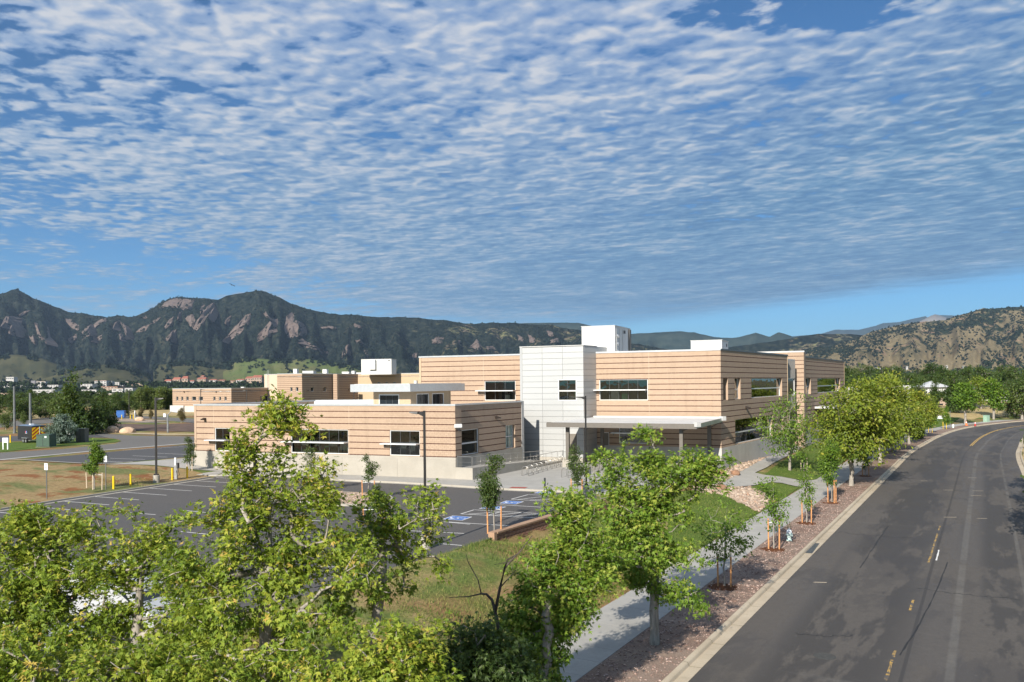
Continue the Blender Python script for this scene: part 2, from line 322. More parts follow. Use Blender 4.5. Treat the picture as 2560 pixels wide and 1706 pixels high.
    # worn yellow and white paint
    for nm, cc, thr in (('paint_yellow', (0.42, 0.26, 0.06), 0.52), ('paint_yellow_new', (0.60, 0.37, 0.08), 0.30), ('paint_white', (0.66, 0.65, 0.62), 0.27)):
        b = NB(nm); a = b.noise(4.5, 4, 0.7); b.bsdf(b.mix(b.map(a, thr - 0.06, thr + 0.06), (0.08, 0.074, 0.07), cc), 0.8)
    # mulch, gravel, soil, grass
    b = NB('mulch'); a = b.noise(22, 4, 0.7); g = b.noise(0.5, 4, 0.6); v = b.noise(2.0, 4, 0.6)
    c = b.ramp(a, [(0.25, (0.075, 0.046, 0.036)), (0.5, (0.20, 0.137, 0.105)), (0.8, (0.34, 0.255, 0.205))]); c = b.mix(b.map(g, 0.35, 0.65, 0, 0.6), c, (0.295, 0.228, 0.182)); c = b.mix(b.map(v, 0.55, 0.75, 0, 0.5), c, (0.34, 0.24, 0.16))
    b.bsdf(c, 0.95, 0, 0.2, a, 0.03, 0.9)
    b = NB('mulch_ring'); a = b.noise(25, 4, 0.7); b.bsdf(b.ramp(a, [(0.25, (0.05, 0.018, 0.008)), (0.75, (0.17, 0.065, 0.025))]), 0.95, 0, 0.2, a, 0.03, 0.9)
    b = NB('gravel'); a = b.noise(7, 4, 0.7); c = b.ramp(a, [(0.28, (0.14, 0.105, 0.08)), (0.5, (0.34, 0.265, 0.205)), (0.75, (0.50, 0.41, 0.33))]); b.bsdf(c, 0.95, 0, 0.2, a, 0.08, 1.0)
    b = NB('stone'); t = b.tint(); a = b.noise(6, 4); c = b.ramp(t, [(0.0, (0.24, 0.175, 0.13)), (0.4, (0.37, 0.285, 0.215)), (0.75, (0.48, 0.39, 0.31)), (1.0, (0.36, 0.21, 0.135))]); c = b.mix(b.map(a, 0.35, 0.7, 0, 0.35), c, (0.24, 0.17, 0.12)); b.bsdf(c, 0.92)
    b = NB('chip'); t = b.tint(); c = b.ramp(t, [(0.0, (0.13, 0.075, 0.055)), (0.5, (0.30, 0.20, 0.165)), (1.0, (0.47, 0.36, 0.31))]); b.bsdf(c, 0.95)
    # open ground: dry grass, green grass, bare soil
    b = NB('ground_soil'); big = b.noise(0.055, 4, 0.6, off=(3, 8, 0)); m = b.noise(0.28, 4, 0.6); f = b.noise(6, 5, 0.7)
    gr = b.ramp(f, [(0.25, (0.055, 0.085, 0.02)), (0.55, (0.12, 0.155, 0.04)), (0.8, (0.22, 0.225, 0.08))]); dry = b.ramp(f, [(0.25, (0.17, 0.125, 0.05)), (0.75, (0.38, 0.30, 0.14))]); soil = b.ramp(f, [(0.25, (0.15, 0.075, 0.035)), (0.75, (0.33, 0.19, 0.095))])
    c = b.mix(b.map(m, 0.42, 0.60), gr, dry); c = b.mix(b.map(big, 0.47, 0.57, 0, 0.9), c, soil); b.bsdf(c, 0.95, 0, 0.15, f, 0.06, 0.7)
    b = NB('dry_grass'); f = b.noise(1.2, 5, 0.7); m = b.noise(0.1, 3); c = b.ramp(f, [(0.25, (0.22, 0.155, 0.06)), (0.75, (0.50, 0.385, 0.18))]); c = b.mix(b.map(m, 0.55, 0.7, 0, 0.6), c, (0.13, 0.14, 0.04)); b.bsdf(c, 0.95)
    b = NB('lawn'); f = b.noise(9, 5, 0.7); m = b.noise(0.35, 4, 0.6); c = b.ramp(f, [(0.25, (0.045, 0.085, 0.014)), (0.75, (0.125, 0.185, 0.035))]); c = b.mix(b.map(m, 0.45, 0.72, 0, 0.55), c, (0.17, 0.185, 0.05)); b.bsdf(c, 0.95, 0, 0.15, f, 0.05, 0.8)
    b = NB('soil_bank'); f = b.noise(3.2, 5, 0.7); m = b.noise(0.17, 4, 0.6, dist=0.5, off=(2, 5, 0)); k = b.noise(0.30, 4, 0.65, off=(9, 1, 0))
    c = b.ramp(f, [(0.25, (0.185, 0.125, 0.058)), (0.75, (0.38, 0.28, 0.14))]); c = b.mix(b.map(k, 0.52, 0.6), c, b.ramp(f, [(0.25, (0.16, 0.065, 0.025)), (0.75, (0.27, 0.125, 0.055))])); c = b.mix(b.map(m, 0.52, 0.64), c, b.ramp(f, [(0.25, (0.075, 0.10, 0.03)), (0.75, (0.21, 0.205, 0.085))])); b.bsdf(c, 0.95, 0, 0.15, f, 0.08, 0.8)
    b = NB('blade'); t = b.tint(); c = b.ramp(t, [(0.0, (0.045, 0.085, 0.015)), (0.5, (0.13, 0.17, 0.04)), (0.8, (0.30, 0.26, 0.09)), (1.0, (0.42, 0.34, 0.16))]); b.bsdf(c, 0.8, 0, 0.2)
    # bark and leaves
    b = NB('bark'); a = b.noise(9, 5, 0.7, sc=(1, 1, 0.2)); b.bsdf(b.ramp(a, [(0.25, (0.15, 0.13, 0.11)), (0.75, (0.42, 0.385, 0.335))]), 0.95, 0, 0.2, a, 0.03, 0.9)
    b = NB('bark_dark'); a = b.noise(9, 5, 0.7, sc=(1, 1, 0.2)); b.bsdf(b.ramp(a, [(0.25, (0.035, 0.028, 0.024)), (0.75, (0.12, 0.10, 0.085))]), 0.95, 0, 0.2, a, 0.03, 0.9)
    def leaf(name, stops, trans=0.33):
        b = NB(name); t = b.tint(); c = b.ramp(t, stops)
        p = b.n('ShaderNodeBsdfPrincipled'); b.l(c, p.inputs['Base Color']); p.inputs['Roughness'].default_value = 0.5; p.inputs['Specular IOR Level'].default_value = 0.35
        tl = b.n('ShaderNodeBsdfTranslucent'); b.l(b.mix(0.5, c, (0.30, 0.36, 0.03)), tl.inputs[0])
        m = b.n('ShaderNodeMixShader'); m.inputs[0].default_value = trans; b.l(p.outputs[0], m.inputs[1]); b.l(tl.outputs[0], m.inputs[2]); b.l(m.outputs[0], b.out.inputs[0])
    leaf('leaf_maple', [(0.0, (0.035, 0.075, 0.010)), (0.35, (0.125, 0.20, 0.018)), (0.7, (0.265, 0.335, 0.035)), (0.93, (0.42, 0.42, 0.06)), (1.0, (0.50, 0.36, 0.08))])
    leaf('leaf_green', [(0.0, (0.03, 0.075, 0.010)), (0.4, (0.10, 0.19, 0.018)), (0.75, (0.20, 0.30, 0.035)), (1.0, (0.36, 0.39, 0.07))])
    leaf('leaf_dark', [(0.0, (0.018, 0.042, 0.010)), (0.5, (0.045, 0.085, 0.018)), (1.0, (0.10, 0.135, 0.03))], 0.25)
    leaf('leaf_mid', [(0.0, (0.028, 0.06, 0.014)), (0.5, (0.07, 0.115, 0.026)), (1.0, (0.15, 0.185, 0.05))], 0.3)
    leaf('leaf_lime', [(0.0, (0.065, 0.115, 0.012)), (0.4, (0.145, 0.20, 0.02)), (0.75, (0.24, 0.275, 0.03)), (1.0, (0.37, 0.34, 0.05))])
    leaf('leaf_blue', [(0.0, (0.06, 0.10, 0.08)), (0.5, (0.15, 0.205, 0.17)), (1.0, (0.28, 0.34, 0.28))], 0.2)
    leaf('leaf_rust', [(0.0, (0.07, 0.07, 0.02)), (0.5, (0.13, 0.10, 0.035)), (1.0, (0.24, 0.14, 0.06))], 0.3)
    # mountains
    b = NB('forest_mountain'); f = b.noise(0.022, 5, 0.8); m = b.noise(0.0042, 5, 0.65, off=(500, 200, 0)); pz = b.n('ShaderNodeSeparateXYZ'); b.l(b.co, pz.inputs[0])
    c = b.ramp(f, [(0.36, (0.003, 0.006, 0.006)), (0.5, (0.011, 0.017, 0.014)), (0.64, (0.042, 0.046, 0.034))]); rk = b.map(m, 0.55, 0.63); rk = b.math('MULTIPLY', rk, b.map(f, 0.42, 0.58)); rk = b.math('MULTIPLY', rk, b.map(pz.outputs[0], -1500, 300, 0.12, 1.0))
    c = b.mix(rk, c, b.mix(b.map(b.noise(0.011, 4), 0.4, 0.6), (0.20, 0.15, 0.11), (0.17, 0.165, 0.08)))
    lowg = b.math('MULTIPLY', b.map(pz.outputs[2], 150, 60), b.map(b.noise(0.0034, 4, off=(100, 50, 0)), 0.48, 0.56)); c = b.mix(b.math('MULTIPLY', lowg, b.map(f, 0.35, 0.5)), c, (0.125, 0.135, 0.06)); b.bsdf(c, 1.0, 0, 0.0, f, 9.0, 0.9)
    b = NB('rock_face'); t = b.tint(); a = b.noise(0.03, 5, 0.7, sc=(1, 1, 0.5)); f = b.noise(0.09, 4, 0.7); c = b.ramp(a, [(0.28, (0.075, 0.058, 0.052)), (0.55, (0.155, 0.12, 0.105)), (0.8, (0.225, 0.175, 0.15))]); c = b.mix(b.map(f, 0.6, 0.72), c, (0.03, 0.042, 0.025)); b.bsdf(c, 1.0, 0, 0.1, a, 12.0, 1.0)
    b = NB('meadow'); f = b.noise(0.05, 5, 0.75); m = b.noise(0.005, 4, 0.6); c = b.mix(b.map(m, 0.4, 0.62), (0.085, 0.11, 0.04), (0.11, 0.11, 0.05)); c = b.mix(b.map(f, 0.56, 0.66), c, (0.025, 0.038, 0.02)); b.bsdf(c, 1.0, 0, 0)
    b = NB('knoll_grass'); f = b.noise(0.04, 5, 0.75); m = b.noise(0.006, 4, 0.6); c = b.mix(b.map(m, 0.4, 0.62), (0.045, 0.048, 0.028), (0.07, 0.068, 0.038)); c = b.mix(b.map(f, 0.58, 0.68), c, (0.022, 0.033, 0.02)); b.bsdf(c, 1.0, 0, 0)
    b = NB('dry_hill'); f = b.noise(0.02, 5, 0.75); m = b.noise(0.0032, 5, 0.68, off=(90, 10, 0)); k = b.noise(0.0075, 4, 0.6); pz = b.n('ShaderNodeSeparateXYZ'); b.l(b.co, pz.inputs[0])
    c = b.ramp(f, [(0.3, (0.145, 0.115, 0.065)), (0.7, (0.24, 0.195, 0.115))]); c = b.mix(b.map(k, 0.6, 0.68, 0, 0.7), c, (0.30, 0.19, 0.14)); tree = b.math('MULTIPLY', b.map(b.math('ADD', b.math('MULTIPLY', m, 0.6), b.math('MULTIPLY', f, 0.4)), 0.50, 0.545), b.map(pz.outputs[2], 95, 190)); c = b.mix(tree, c, (0.022, 0.032, 0.02)); b.bsdf(c, 1.0, 0, 0, f, 12.0, 0.8)
    b = NB('far_ridge'); f = b.noise(0.008, 5, 0.7); b.bsdf(b.ramp(f, [(0.3, (0.015, 0.03, 0.03)), (0.75, (0.05, 0.065, 0.055))]), 1.0, 0, 0)
    b = NB('bare_peak'); f = b.noise(0.004, 5, 0.7); b.bsdf(b.ramp(f, [(0.3, (0.16, 0.14, 0.12)), (0.75, (0.27, 0.245, 0.21))]), 1.0, 0, 0)
    b = NB('plain'); f = b.noise(0.02, 5, 0.7); m = b.noise(0.004, 3); b.bsdf(b.mix(b.map(m, 0.4, 0.6), b.ramp(f, [(0.3, (0.03, 0.045, 0.02)), (0.7, (0.10, 0.11, 0.05))]), (0.20, 0.17, 0.09)), 1.0, 0, 0)
    # flat wall panel of the tower
    b = NB('panel_metal'); t = b.tint(); a = b.noise(0.35, 3); c = b.mix(t, (0.395, 0.402, 0.40), (0.43, 0.437, 0.435)); c = b.mix(b.map(a, 0.3, 0.7, 0, 0.1), c, (0.37, 0.37, 0.36)); b.bsdf(c, 0.42, 0.25, 0.5)
    b = NB('ribbed_metal'); wv = b.n('ShaderNodeTexWave'); wv.inputs['Scale'].default_value = 1.2; b.bsdf((0.34, 0.32, 0.30), 0.4, 0.5)
build_materials()
M = MATS
# ------------------------------------------------------------------ ground
ROADDIR = np.array((math.sin(math.radians(30.6)), math.cos(math.radians(30.6))))
GUT = [np.array((9.97, 35.0)) + ROADDIR * t for t in (-75, -50, -25, 0, 20, 40, 60, 75, 88)]
GUT += [np.array(p) for p in ((61.3, 121.3), (68.8, 132.6), (77.3, 145.3), (87.0, 158.8), (95.6, 169.6), (104.0, 178.6), (113.0, 186.8), (128.5, 199.0), (155.0, 216.0), (200.0, 238.0), (270.0, 264.0), (345.0, 286.0))]
def smooth_line(P, step=1.5):
    P = np.array(P); out = []
    for i in range(len(P) - 1):
        p0 = P[max(i - 1, 0)]; p1 = P[i]; p2 = P[i + 1]; p3 = P[min(i + 2, len(P) - 1)]
        n = max(2, int(np.linalg.norm(p2 - p1) / step))
        for k in range(n):
            t = k / n; out.append(0.5 * ((2 * p1) + (-p0 + p2) * t + (2 * p0 - 5 * p1 + 4 * p2 - p3) * t * t + (-p0 + 3 * p1 - 3 * p2 + p3) * t ** 3))
    out.append(P[-1]); return np.array(out)
GUTL = smooth_line(GUT)
_tan = np.gradient(GUTL, axis=0); _tan /= np.linalg.norm(_tan, axis=1)[:, None]
NRM = np.stack((-_tan[:, 1], _tan[:, 0]), 1)      # to the pavement side
ARC = np.concatenate(([0], np.cumsum(np.linalg.norm(np.diff(GUTL, axis=0), axis=1))))
def side_dist(x, y):
    """signed distance from the gutter line, + on the pavement side; and arc length"""
    x = np.asarray(x, float); y = np.asarray(y, float); sh = x.shape; P = np.stack((x.ravel(), y.ravel()), 1)
    S = GUTL[::4]; N = NRM[::4]; A = ARC[::4]; s = np.empty(len(P)); a = np.empty(len(P))
    for i in range(0, len(P), 4000):
        d = P[i:i + 4000, None, :] - S[None]; k = np.argmin((d ** 2).sum(2), 1); r = np.arange(len(k))
        s[i:i + 4000] = (d[r, k] * N[k]).sum(1); tg = np.stack((N[k][:, 1], -N[k][:, 0]), 1); a[i:i + 4000] = A[k] + (d[r, k] * tg).sum(1)
    return s.reshape(sh), a.reshape(sh)
def sstep(a, b, x):
    t = np.clip((x - a) / (b - a), 0, 1); return t * t * (3 - 2 * t)
LC0 = np.array((-37.4, 61.3)); LCD = np.array((6.6, 15.5)); LCD = LCD / np.linalg.norm(LCD); LCN = np.array((-LCD[1], LCD[0]))
ZR = -1.65
def zg(x, y):
    x = np.asarray(x, float); y = np.asarray(y, float)
    s, a = side_dist(x, y)
    ztop = -0.45 * sstep(58, 72, y) * sstep(15, 24, x) + 0.0 * x
    z = ZR + (ztop - ZR) * sstep(6.2, 15.9, s)
    z = z - 0.75 * sstep(15.9, 15.3, s) * sstep(8, 13, s) * sstep(45.5, 48, y) * sstep(64, 60, y)     # foot of the retaining wall
    z = z + 0.22 * np.exp(-((s - 14.3) / 1.0) ** 2) * sstep(45, 40, y)
    p = (x - LC0[0]) * LCN[0] + (y - LC0[1]) * LCN[1]
    z = z + 1.0 * sstep(0.6, 13, p) * sstep(15, 22, s)
    z = z - 1.9 * sstep(0.3, 2.6, np.minimum(s + 12.9, 0) * -1) * 0
    z = z + 2.6 * sstep(10, 45, s) * sstep(165, 230, y) * sstep(30, 80, x)      # bank beyond the bend
    z = z - 9.0 * sstep(330, 900, y) + 0.25 * np.sin(x * 0.11) * np.sin(y * 0.13) * sstep(7, 10, s) * sstep(15.5, 12, s)
    z = z + 15.0 * sstep(1300, 2900, y)
    return z
def gz(x, y): return float(zg(np.array([x]), np.array([y]))[0])
def on(x, y, dz=0.0): return Vector((x, y, gz(x, y) + dz))
def GG(u, v, dz=0.0):                              # pixel -> ground, iterating on the relief
    z = 0.0
    for _ in range(8):
        p = G(u, v, z + dz); z = gz(p.x, p.y)
    return Vector((p.x, p.y, z + dz))

fine_x = np.arange(-78, 80.1, 1.0); gx = [80.0]
while gx[-1] < 26000: gx.append(gx[-1] + max(2.0, gx[-1] * 0.07) * 1.0)
XS = np.concatenate((-np.array(gx[:0:-1]), fine_x, np.array(gx[1:])))
fine_y = np.arange(-30, 135.1, 1.0); gy = [135.0]
while gy[-1] < 30000: gy.append(gy[-1] + max(2.0, gy[-1] * 0.05))
YS = np.concatenate((np.array((-3000., -900, -300, -120, -60)), fine_y, np.array(gy[1:])))
GX, GY = np.meshgrid(XS, YS); GZ = zg(GX, GY)
nx, ny = len(XS), len(YS); ii = (np.arange(ny - 1)[:, None] * nx + np.arange(nx - 1)[None]).ravel()
me = mesh_np('ground', np.stack((GX.ravel(), GY.ravel(), GZ.ravel()), 1), [np.stack((ii, ii + 1, ii + nx + 1, ii + nx), 1)], M['ground_soil'], smooth=True)
me.materials.append(M['plain'])
mi = (GY.ravel()[ii] > 330).astype(np.int32); me.polygons.foreach_set('material_index', mi)
tag(link('ground', me), 'grassy and bare open ground around the buildings', kind='structure')

def drape(name, poly, dz, mat, cell=1.5, parent=None, flat=None):
    """a sheet over the polygon, following the ground"""
    bm = bmesh.new(); vs = [bm.verts.new((p[0], p[1], 0)) for p in poly]; bm.faces.new(vs)
    if flat is None:
        x0, x1 = min(p[0] for p in poly), max(p[0] for p in poly); y0, y1 = min(p[1] for p in poly), max(p[1] for p in poly)
        for k in range(1, int((x1 - x0) / cell) + 1): bmesh.ops.bisect_plane(bm, geom=bm.verts[:] + bm.edges[:] + bm.faces[:], plane_co=(x0 + k * cell, 0, 0), plane_no=(1, 0, 0))
        for k in range(1, int((y1 - y0) / cell) + 1): bmesh.ops.bisect_plane(bm, geom=bm.verts[:] + bm.edges[:] + bm.faces[:], plane_co=(0, y0 + k * cell, 0), plane_no=(0, 1, 0))
        co = np.array([(v.co.x, v.co.y) for v in bm.verts]); z = zg(co[:, 0], co[:, 1]) + dz
        for v, q in zip(bm.verts, z): v.co.z = q
    else:
        for v in bm.verts: v.co.z = flat
        bmesh.ops.triangulate(bm, faces=bm.faces[:])
    bmesh.ops.recalc_face_normals(bm, faces=bm.faces[:])
    if sum(f.normal.z for f in bm.faces) < 0: bmesh.ops.reverse_faces(bm, faces=bm.faces[:])
    me = bpy.data.meshes.new(name); bm.to_mesh(me); bm.free(); me.materials.append(mat)
    for p in me.polygons: p.use_smooth = True
    return link(name, me, parent)
def strip_pts(s0, s1, i0, i1):
    A = GUTL[i0:i1 + 1] + NRM[i0:i1 + 1] * s0; B = GUTL[i0:i1 + 1] + NRM[i0:i1 + 1] * s1; return A, B
NG = len(GUTL) - 1
def strip(name, s0, s1, z0, z1, mat, i0=0, i1=NG, parent=None, uv=False, nsub=1):
    V = []; n = i1 - i0 + 1
    for k in range(nsub + 1):
        q = k / nsub; s = s0 + (s1 - s0) * q; P = GUTL[i0:i1 + 1] + NRM[i0:i1 + 1] * s
        V.append(np.column_stack((P, np.full(n, z0 + (z1 - z0) * q))))
    V = np.concatenate(V); F_ = []
    for k in range(nsub):
        a = np.arange(n - 1) + k * n; F_.append(np.stack((a, a + n, a + n + 1, a + 1), 1) if s1 < s0 else np.stack((a, a + 1, a + n + 1, a + n), 1))
    me = mesh_np(name, V, F_, mat, smooth=True)
    if uv:
        lay = me.uv_layers.new(name='UVMap'); idx = np.empty(len(me.loops), np.int32); me.loops.foreach_get('vertex_index', idx)
        al = np.tile(ARC[i0:i1 + 1], nsub + 1); ac = np.repeat(np.linspace(abs(s0), abs(s1), nsub + 1), n)
        lay.data.foreach_set('uv', np.column_stack((al[idx], ac[idx])).astype(np.float32).ravel())
    return link(name, me, parent)
# street: carriageway, gutter and kerb segments, mulch strip, pavement slabs
tag(strip('street', 0.0, -12.7, ZR + 0.0 + 0.012, ZR + 0.012, M['street_asphalt'], uv=True, nsub=4), 'worn dark asphalt street curving away past the school', kind='structure')
GUT_TOP = ZR + 0.012
kerb = tag(empty('kerb'), 'tan concrete kerb and gutter along the street', kind='structure')
def kerb_piece(i0, i1, side=1):
    A = GUTL[i0:i1 + 1]; N = NRM[i0:i1 + 1] * side; prof = [(-0.02, 0.006), (0.46, -0.012), (0.50, 0.10), (0.54, 0.135), (0.70, 0.14), (0.71, -0.1)]
    off = 0 if side > 0 else 12.7
    n = len(A); V = []; t = (ARC[i0 + 1] - ARC[i0]) 
    tg = np.stack((N[:, 1], -N[:, 0]), 1)
    for s, z in prof:
        P = A + N * (s + off); P = P.copy(); d = P[1] - P[0]; d = d / np.linalg.norm(d); P[0] += d * 0.012; P[-1] -= d * 0.012
        V.append(np.column_stack((P, np.full(n, GUT_TOP + 0.01 + z))))
    V = np.concatenate(V); Fs = []
    for k in range(len(prof) - 1):
        a = np.arange(n - 1) + k * n; q = np.stack((a, a + 1, a + n + 1, a + n), 1); Fs.append(q if side < 0 else q)
    return mesh_np('kerb_stone', V, Fs, M['kerb_conc'], tint=np.full(sum(len(f) for f in Fs), RNG.random()))
for i in range(24, NG - 2, 2):
    link('kerb_stone', kerb_piece(i, i + 2), kerb)
for i in range(40, NG - 2, 6):
    link('kerb_stone', kerb_piece(i, i + 6, -1), kerb)
tag(strip('mulch_strip', 0.68, 3.4, ZR + 0.13, ZR + 0.10, M['mulch'], nsub=3), 'reddish mulch planting strip between street and pavement', kind='structure')
walk = tag(empty('sidewalk'), 'pale concrete pavement beside the mulch strip', kind='structure')
IWALK = int(np.searchsorted(ARC, ARC[-1] * 0.62))
for i in range(20, IWALK, 1):
    A = GUTL[i:i + 2].copy(); N = NRM[i:i + 2]; d = A[1] - A[0]; d /= np.linalg.norm(d); A[0] += d * 0.008; A[1] -= d * 0.008
    P = [A[0] + N[0] * 3.4, A[1] + N[1] * 3.4, A[1] + N[1] * 6.4, A[0] + N[0] * 6.4]
    mb = MB(); mb.prism([tuple(p) for p in P], ZR - 0.05, ZR + 0.12 + 0.0, RNG.random()); mb.build('slab', M['paving'], walk)
tag(strip('paving_bed', 3.4, 6.4, ZR + 0.10, ZR + 0.10, M['grey_conc']), 'grey bedding under the pavement joints', kind='structure')
# lane paint: worn centre dashes, then the double yellow line in the bend
def paint(name, s, wdt, a0, a1, mat, parent, z=0.006):
    i0 = int(np.searchsorted(ARC, a0)); i1 = int(np.searchsorted(ARC, a1)); i1 = max(i1, i0 + 1)
    o = strip(name, s + wdt / 2, s - wdt / 2, GUT_TOP + z, GUT_TOP + z, mat, i0, i1, parent)
    return o
marks = tag(empty('road_markings'), 'worn yellow centre line and white dashes painted on the street', kind='structure')
def arc_at(u, v, z=ZR):
    p = G(u, v, z); s, a = side_dist(np.array([p.x]), np.array([p.y])); return float(s[0]), float(a[0])
def dash(s, a0, a1, wdt, mat, jag=True):
    n = 12; pts = np.linspace(a0, a1, n + 1); V = []; Fs = []; rg = random.Random(int(a0 * 100))
    for k in range(n + 1):
        i = np.interp(pts[k], ARC, np.arange(len(ARC))); j = int(i); f = i - j; P = GUTL[j] * (1 - f) + GUTL[min(j + 1, NG)] * f; N = NRM[j]
        e1 = wdt / 2 * (rg.uniform(0.55, 1.1) if jag else 1); e2 = wdt / 2 * (rg.uniform(0.55, 1.1) if jag else 1)
        V += [(*(P + N * (s + e1)), GUT_TOP + 0.006), (*(P + N * (s - e2)), GUT_TOP + 0.006)]
    Fs = [np.array([(2 * k, 2 * k + 1, 2 * k + 3, 2 * k + 2) for k in range(n) if not jag or rg.random() > 0.12])]
    link('painted_line', mesh_np('painted_line', V, Fs, mat), marks)
for (u0, v0, u1, v1) in ((2322, 1408, 2349, 1316), (2274, 1527, 2284, 1500), (2214, 1703, 2238, 1628)):
    s0, a0 = arc_at(u0, v0); s1, a1 = arc_at(u1, v1); dash((s0 + s1) / 2, a0, a1, 0.13, M['paint_yellow'])
s0, a0 = arc_at(2340, 1402); s1, a1 = arc_at(2348, 1376); dash((s0 + s1) / 2, a0, a1, 0.10, M['paint_white'])
s0, a0 = arc_at(2424, 1115); s1, a1 = arc_at(2545, 1066)
for ds in (-0.13, 0.13): dash(-6.35 + ds, a0, a1 + 4, 0.11, M['paint_yellow_new'], False)
# short pale cross scars on the street
for (u, v) in ((2430, 1195), (2445, 1228), (2440, 1240), (2375, 1294), (2455, 1297), (2050, 1457), (2370, 1226), (2310, 1203)):
    s0, a0 = arc_at(u, v); i = int(np.searchsorted(ARC, a0)); P = GUTL[i] + _tan[i] * (a0 - ARC[i]) + NRM[i] * s0; X = np.array((0.9, -0.15)) * RNG.uniform(0.35, 0.6)
    mb = MB(); q = np.array((0.05, 0.06)); mb.add([(*(P - X - q), GUT_TOP + 0.005), (*(P + X - q), GUT_TOP + 0.005), (*(P + X * 0.9 + q), GUT_TOP + 0.005), (*(P - X * 0.8 + q), GUT_TOP + 0.005)], [(0, 1, 2, 3)]); mb.build('pale_scar', M['kerb_conc'], marks)
def crack(pts, wd, seed):                          # tarred crack, a wandering dark strip
    rg = random.Random(seed); Q = []
    for i in range(len(pts) - 1):
        for k in range(10): t = k / 10; Q.append(G(pts[i][0] * (1 - t) + pts[i + 1][0] * t, pts[i][1] * (1 - t) + pts[i + 1][1] * t + rg.uniform(-2.2, 2.2), ZR))
    V = []; n = len(Q)
    for i, q in enumerate(Q): d = (Q[min(i + 1, n - 1)] - Q[max(i - 1, 0)]).normalized(); m_ = Vector((-d.y, d.x, 0)) * wd * rg.uniform(0.4, 1); V += [(q.x + m_.x, q.y + m_.y, GUT_TOP + 0.004), (q.x - m_.x, q.y - m_.y, GUT_TOP + 0.004)]
    link('sealed_crack', mesh_np('sealed_crack', V, [np.array([(2 * i, 2 * i + 1, 2 * i + 3, 2 * i + 2) for i in range(n - 1)])], M['crack_seal']), marks)
for i, c_ in enumerate((((2290, 1470), (2380, 1484), (2470, 1492), (2560, 1500)), ((1990, 1585), (2060, 1592), (2140, 1590)), ((2085, 1330), (2180, 1340), (2290, 1346)), ((2320, 1240), (2420, 1250), (2520, 1252)), ((2250, 1640), (2300, 1560), (2340, 1480), (2372, 1400)), ((2150, 1420), (2190, 1360), (2225, 1310)))): crack(c_, 0.045, i)
def plate(u, v, mat, r):
    s0, a0 = arc_at(u, v); i = int(np.searchsorted(ARC, a0)); P = GUTL[i] + _tan[i] * (a0 - ARC[i]) + NRM[i] * s0
    return tag(MB().lathe([(r, 0.0), (r, 0.009), (r * 0.86, 0.012), (r * 0.84, 0.006)], (P[0], P[1], GUT_TOP - 0.002), 20).build('manhole_cover', M[mat]), 'round dark iron manhole cover set in the worn street', 'manhole cover')
plate(2062, 1642, 'iron', 0.42)
# storm drain mouth in the kerb
s0, a0 = arc_at(2024, 1380); i = int(np.searchsorted(ARC, a0)); P = GUTL[i] + NRM[i] * 0.30; tg = _tan[i]
mb = MB(); L = 1.7; W = 0.24; n2 = NRM[i]
mb.add([(*(P - tg * L - n2 * W), GUT_TOP + 0.022), (*(P + tg * L - n2 * W * 0.4), GUT_TOP + 0.022), (*(P + tg * L + n2 * W), GUT_TOP + 0.022), (*(P - tg * L + n2 * W), GUT_TOP + 0.022)], [(0, 1, 2, 3)])
mb.box((*(P + n2 * 0.235), GUT_TOP + 0.085), (0.012, 2 * L, 0.11), -math.radians(30.6))
tag(mb.build('storm_drain', M['dark_cap']), 'dark storm drain opening in the street kerb', 'storm drain')

# ---- parking lot
LOT_L = [tuple(LC0 + LCD * t) for t in (-36, -20, 0, 10, 19.5)]
lot_top = [G(540, 1191), G(620, 1188.5), G(725, 1194), G(862, 1203), G(1000, 1209), G(1130, 1217), G(1271, 1226), G(1400, 1231), G(1490, 1235)]
lot_right = [G(1490, 1240), (6.4, 59.6), (-1.0, 47.5), (-2.8, 44.4), (-9.5, 33), (-17, 20), (-26, 5)]
lot = [tuple(p)[:2] for p in LOT_L] + [tuple(p)[:2] for p in lot_top] + [tuple(p)[:2] for p in lot_right] + [(-66, 5)]
tag(drape('parking_lot', lot, 0, M['lot_asphalt'], flat=0.012), 'grey asphalt parking lot in front of the low wing', kind='structure')
def line_seg(p, q, wd, mat, parent, z=0.018, name='painted_line'):
    p = Vector((p[0], p[1], 0)); q = Vector((q[0], q[1], 0)); d = (q - p).normalized(); n = Vector((-d.y, d.x, 0)) * wd / 2
    P = [p + n, p - n, q - n, q + n]
    o = MB().add([(a.x, a.y, z) for a in P], [(0, 1, 2, 3)]).build(name, mat, parent); return o
lines = tag(empty('parking_lines'), 'white painted stall lines on the parking lot', kind='structure')
STALLD = Vector((0.905, -0.425, 0)).normalized()
for k in range(-4, 8):
    t = k * 2.8 + 0.2; p = LC0 + LCD * t - LCN * 0.2; line_seg(p, Vector((p[0], p[1], 0)) + STALLD * 5.4, 0.10, M['paint_white'], lines)
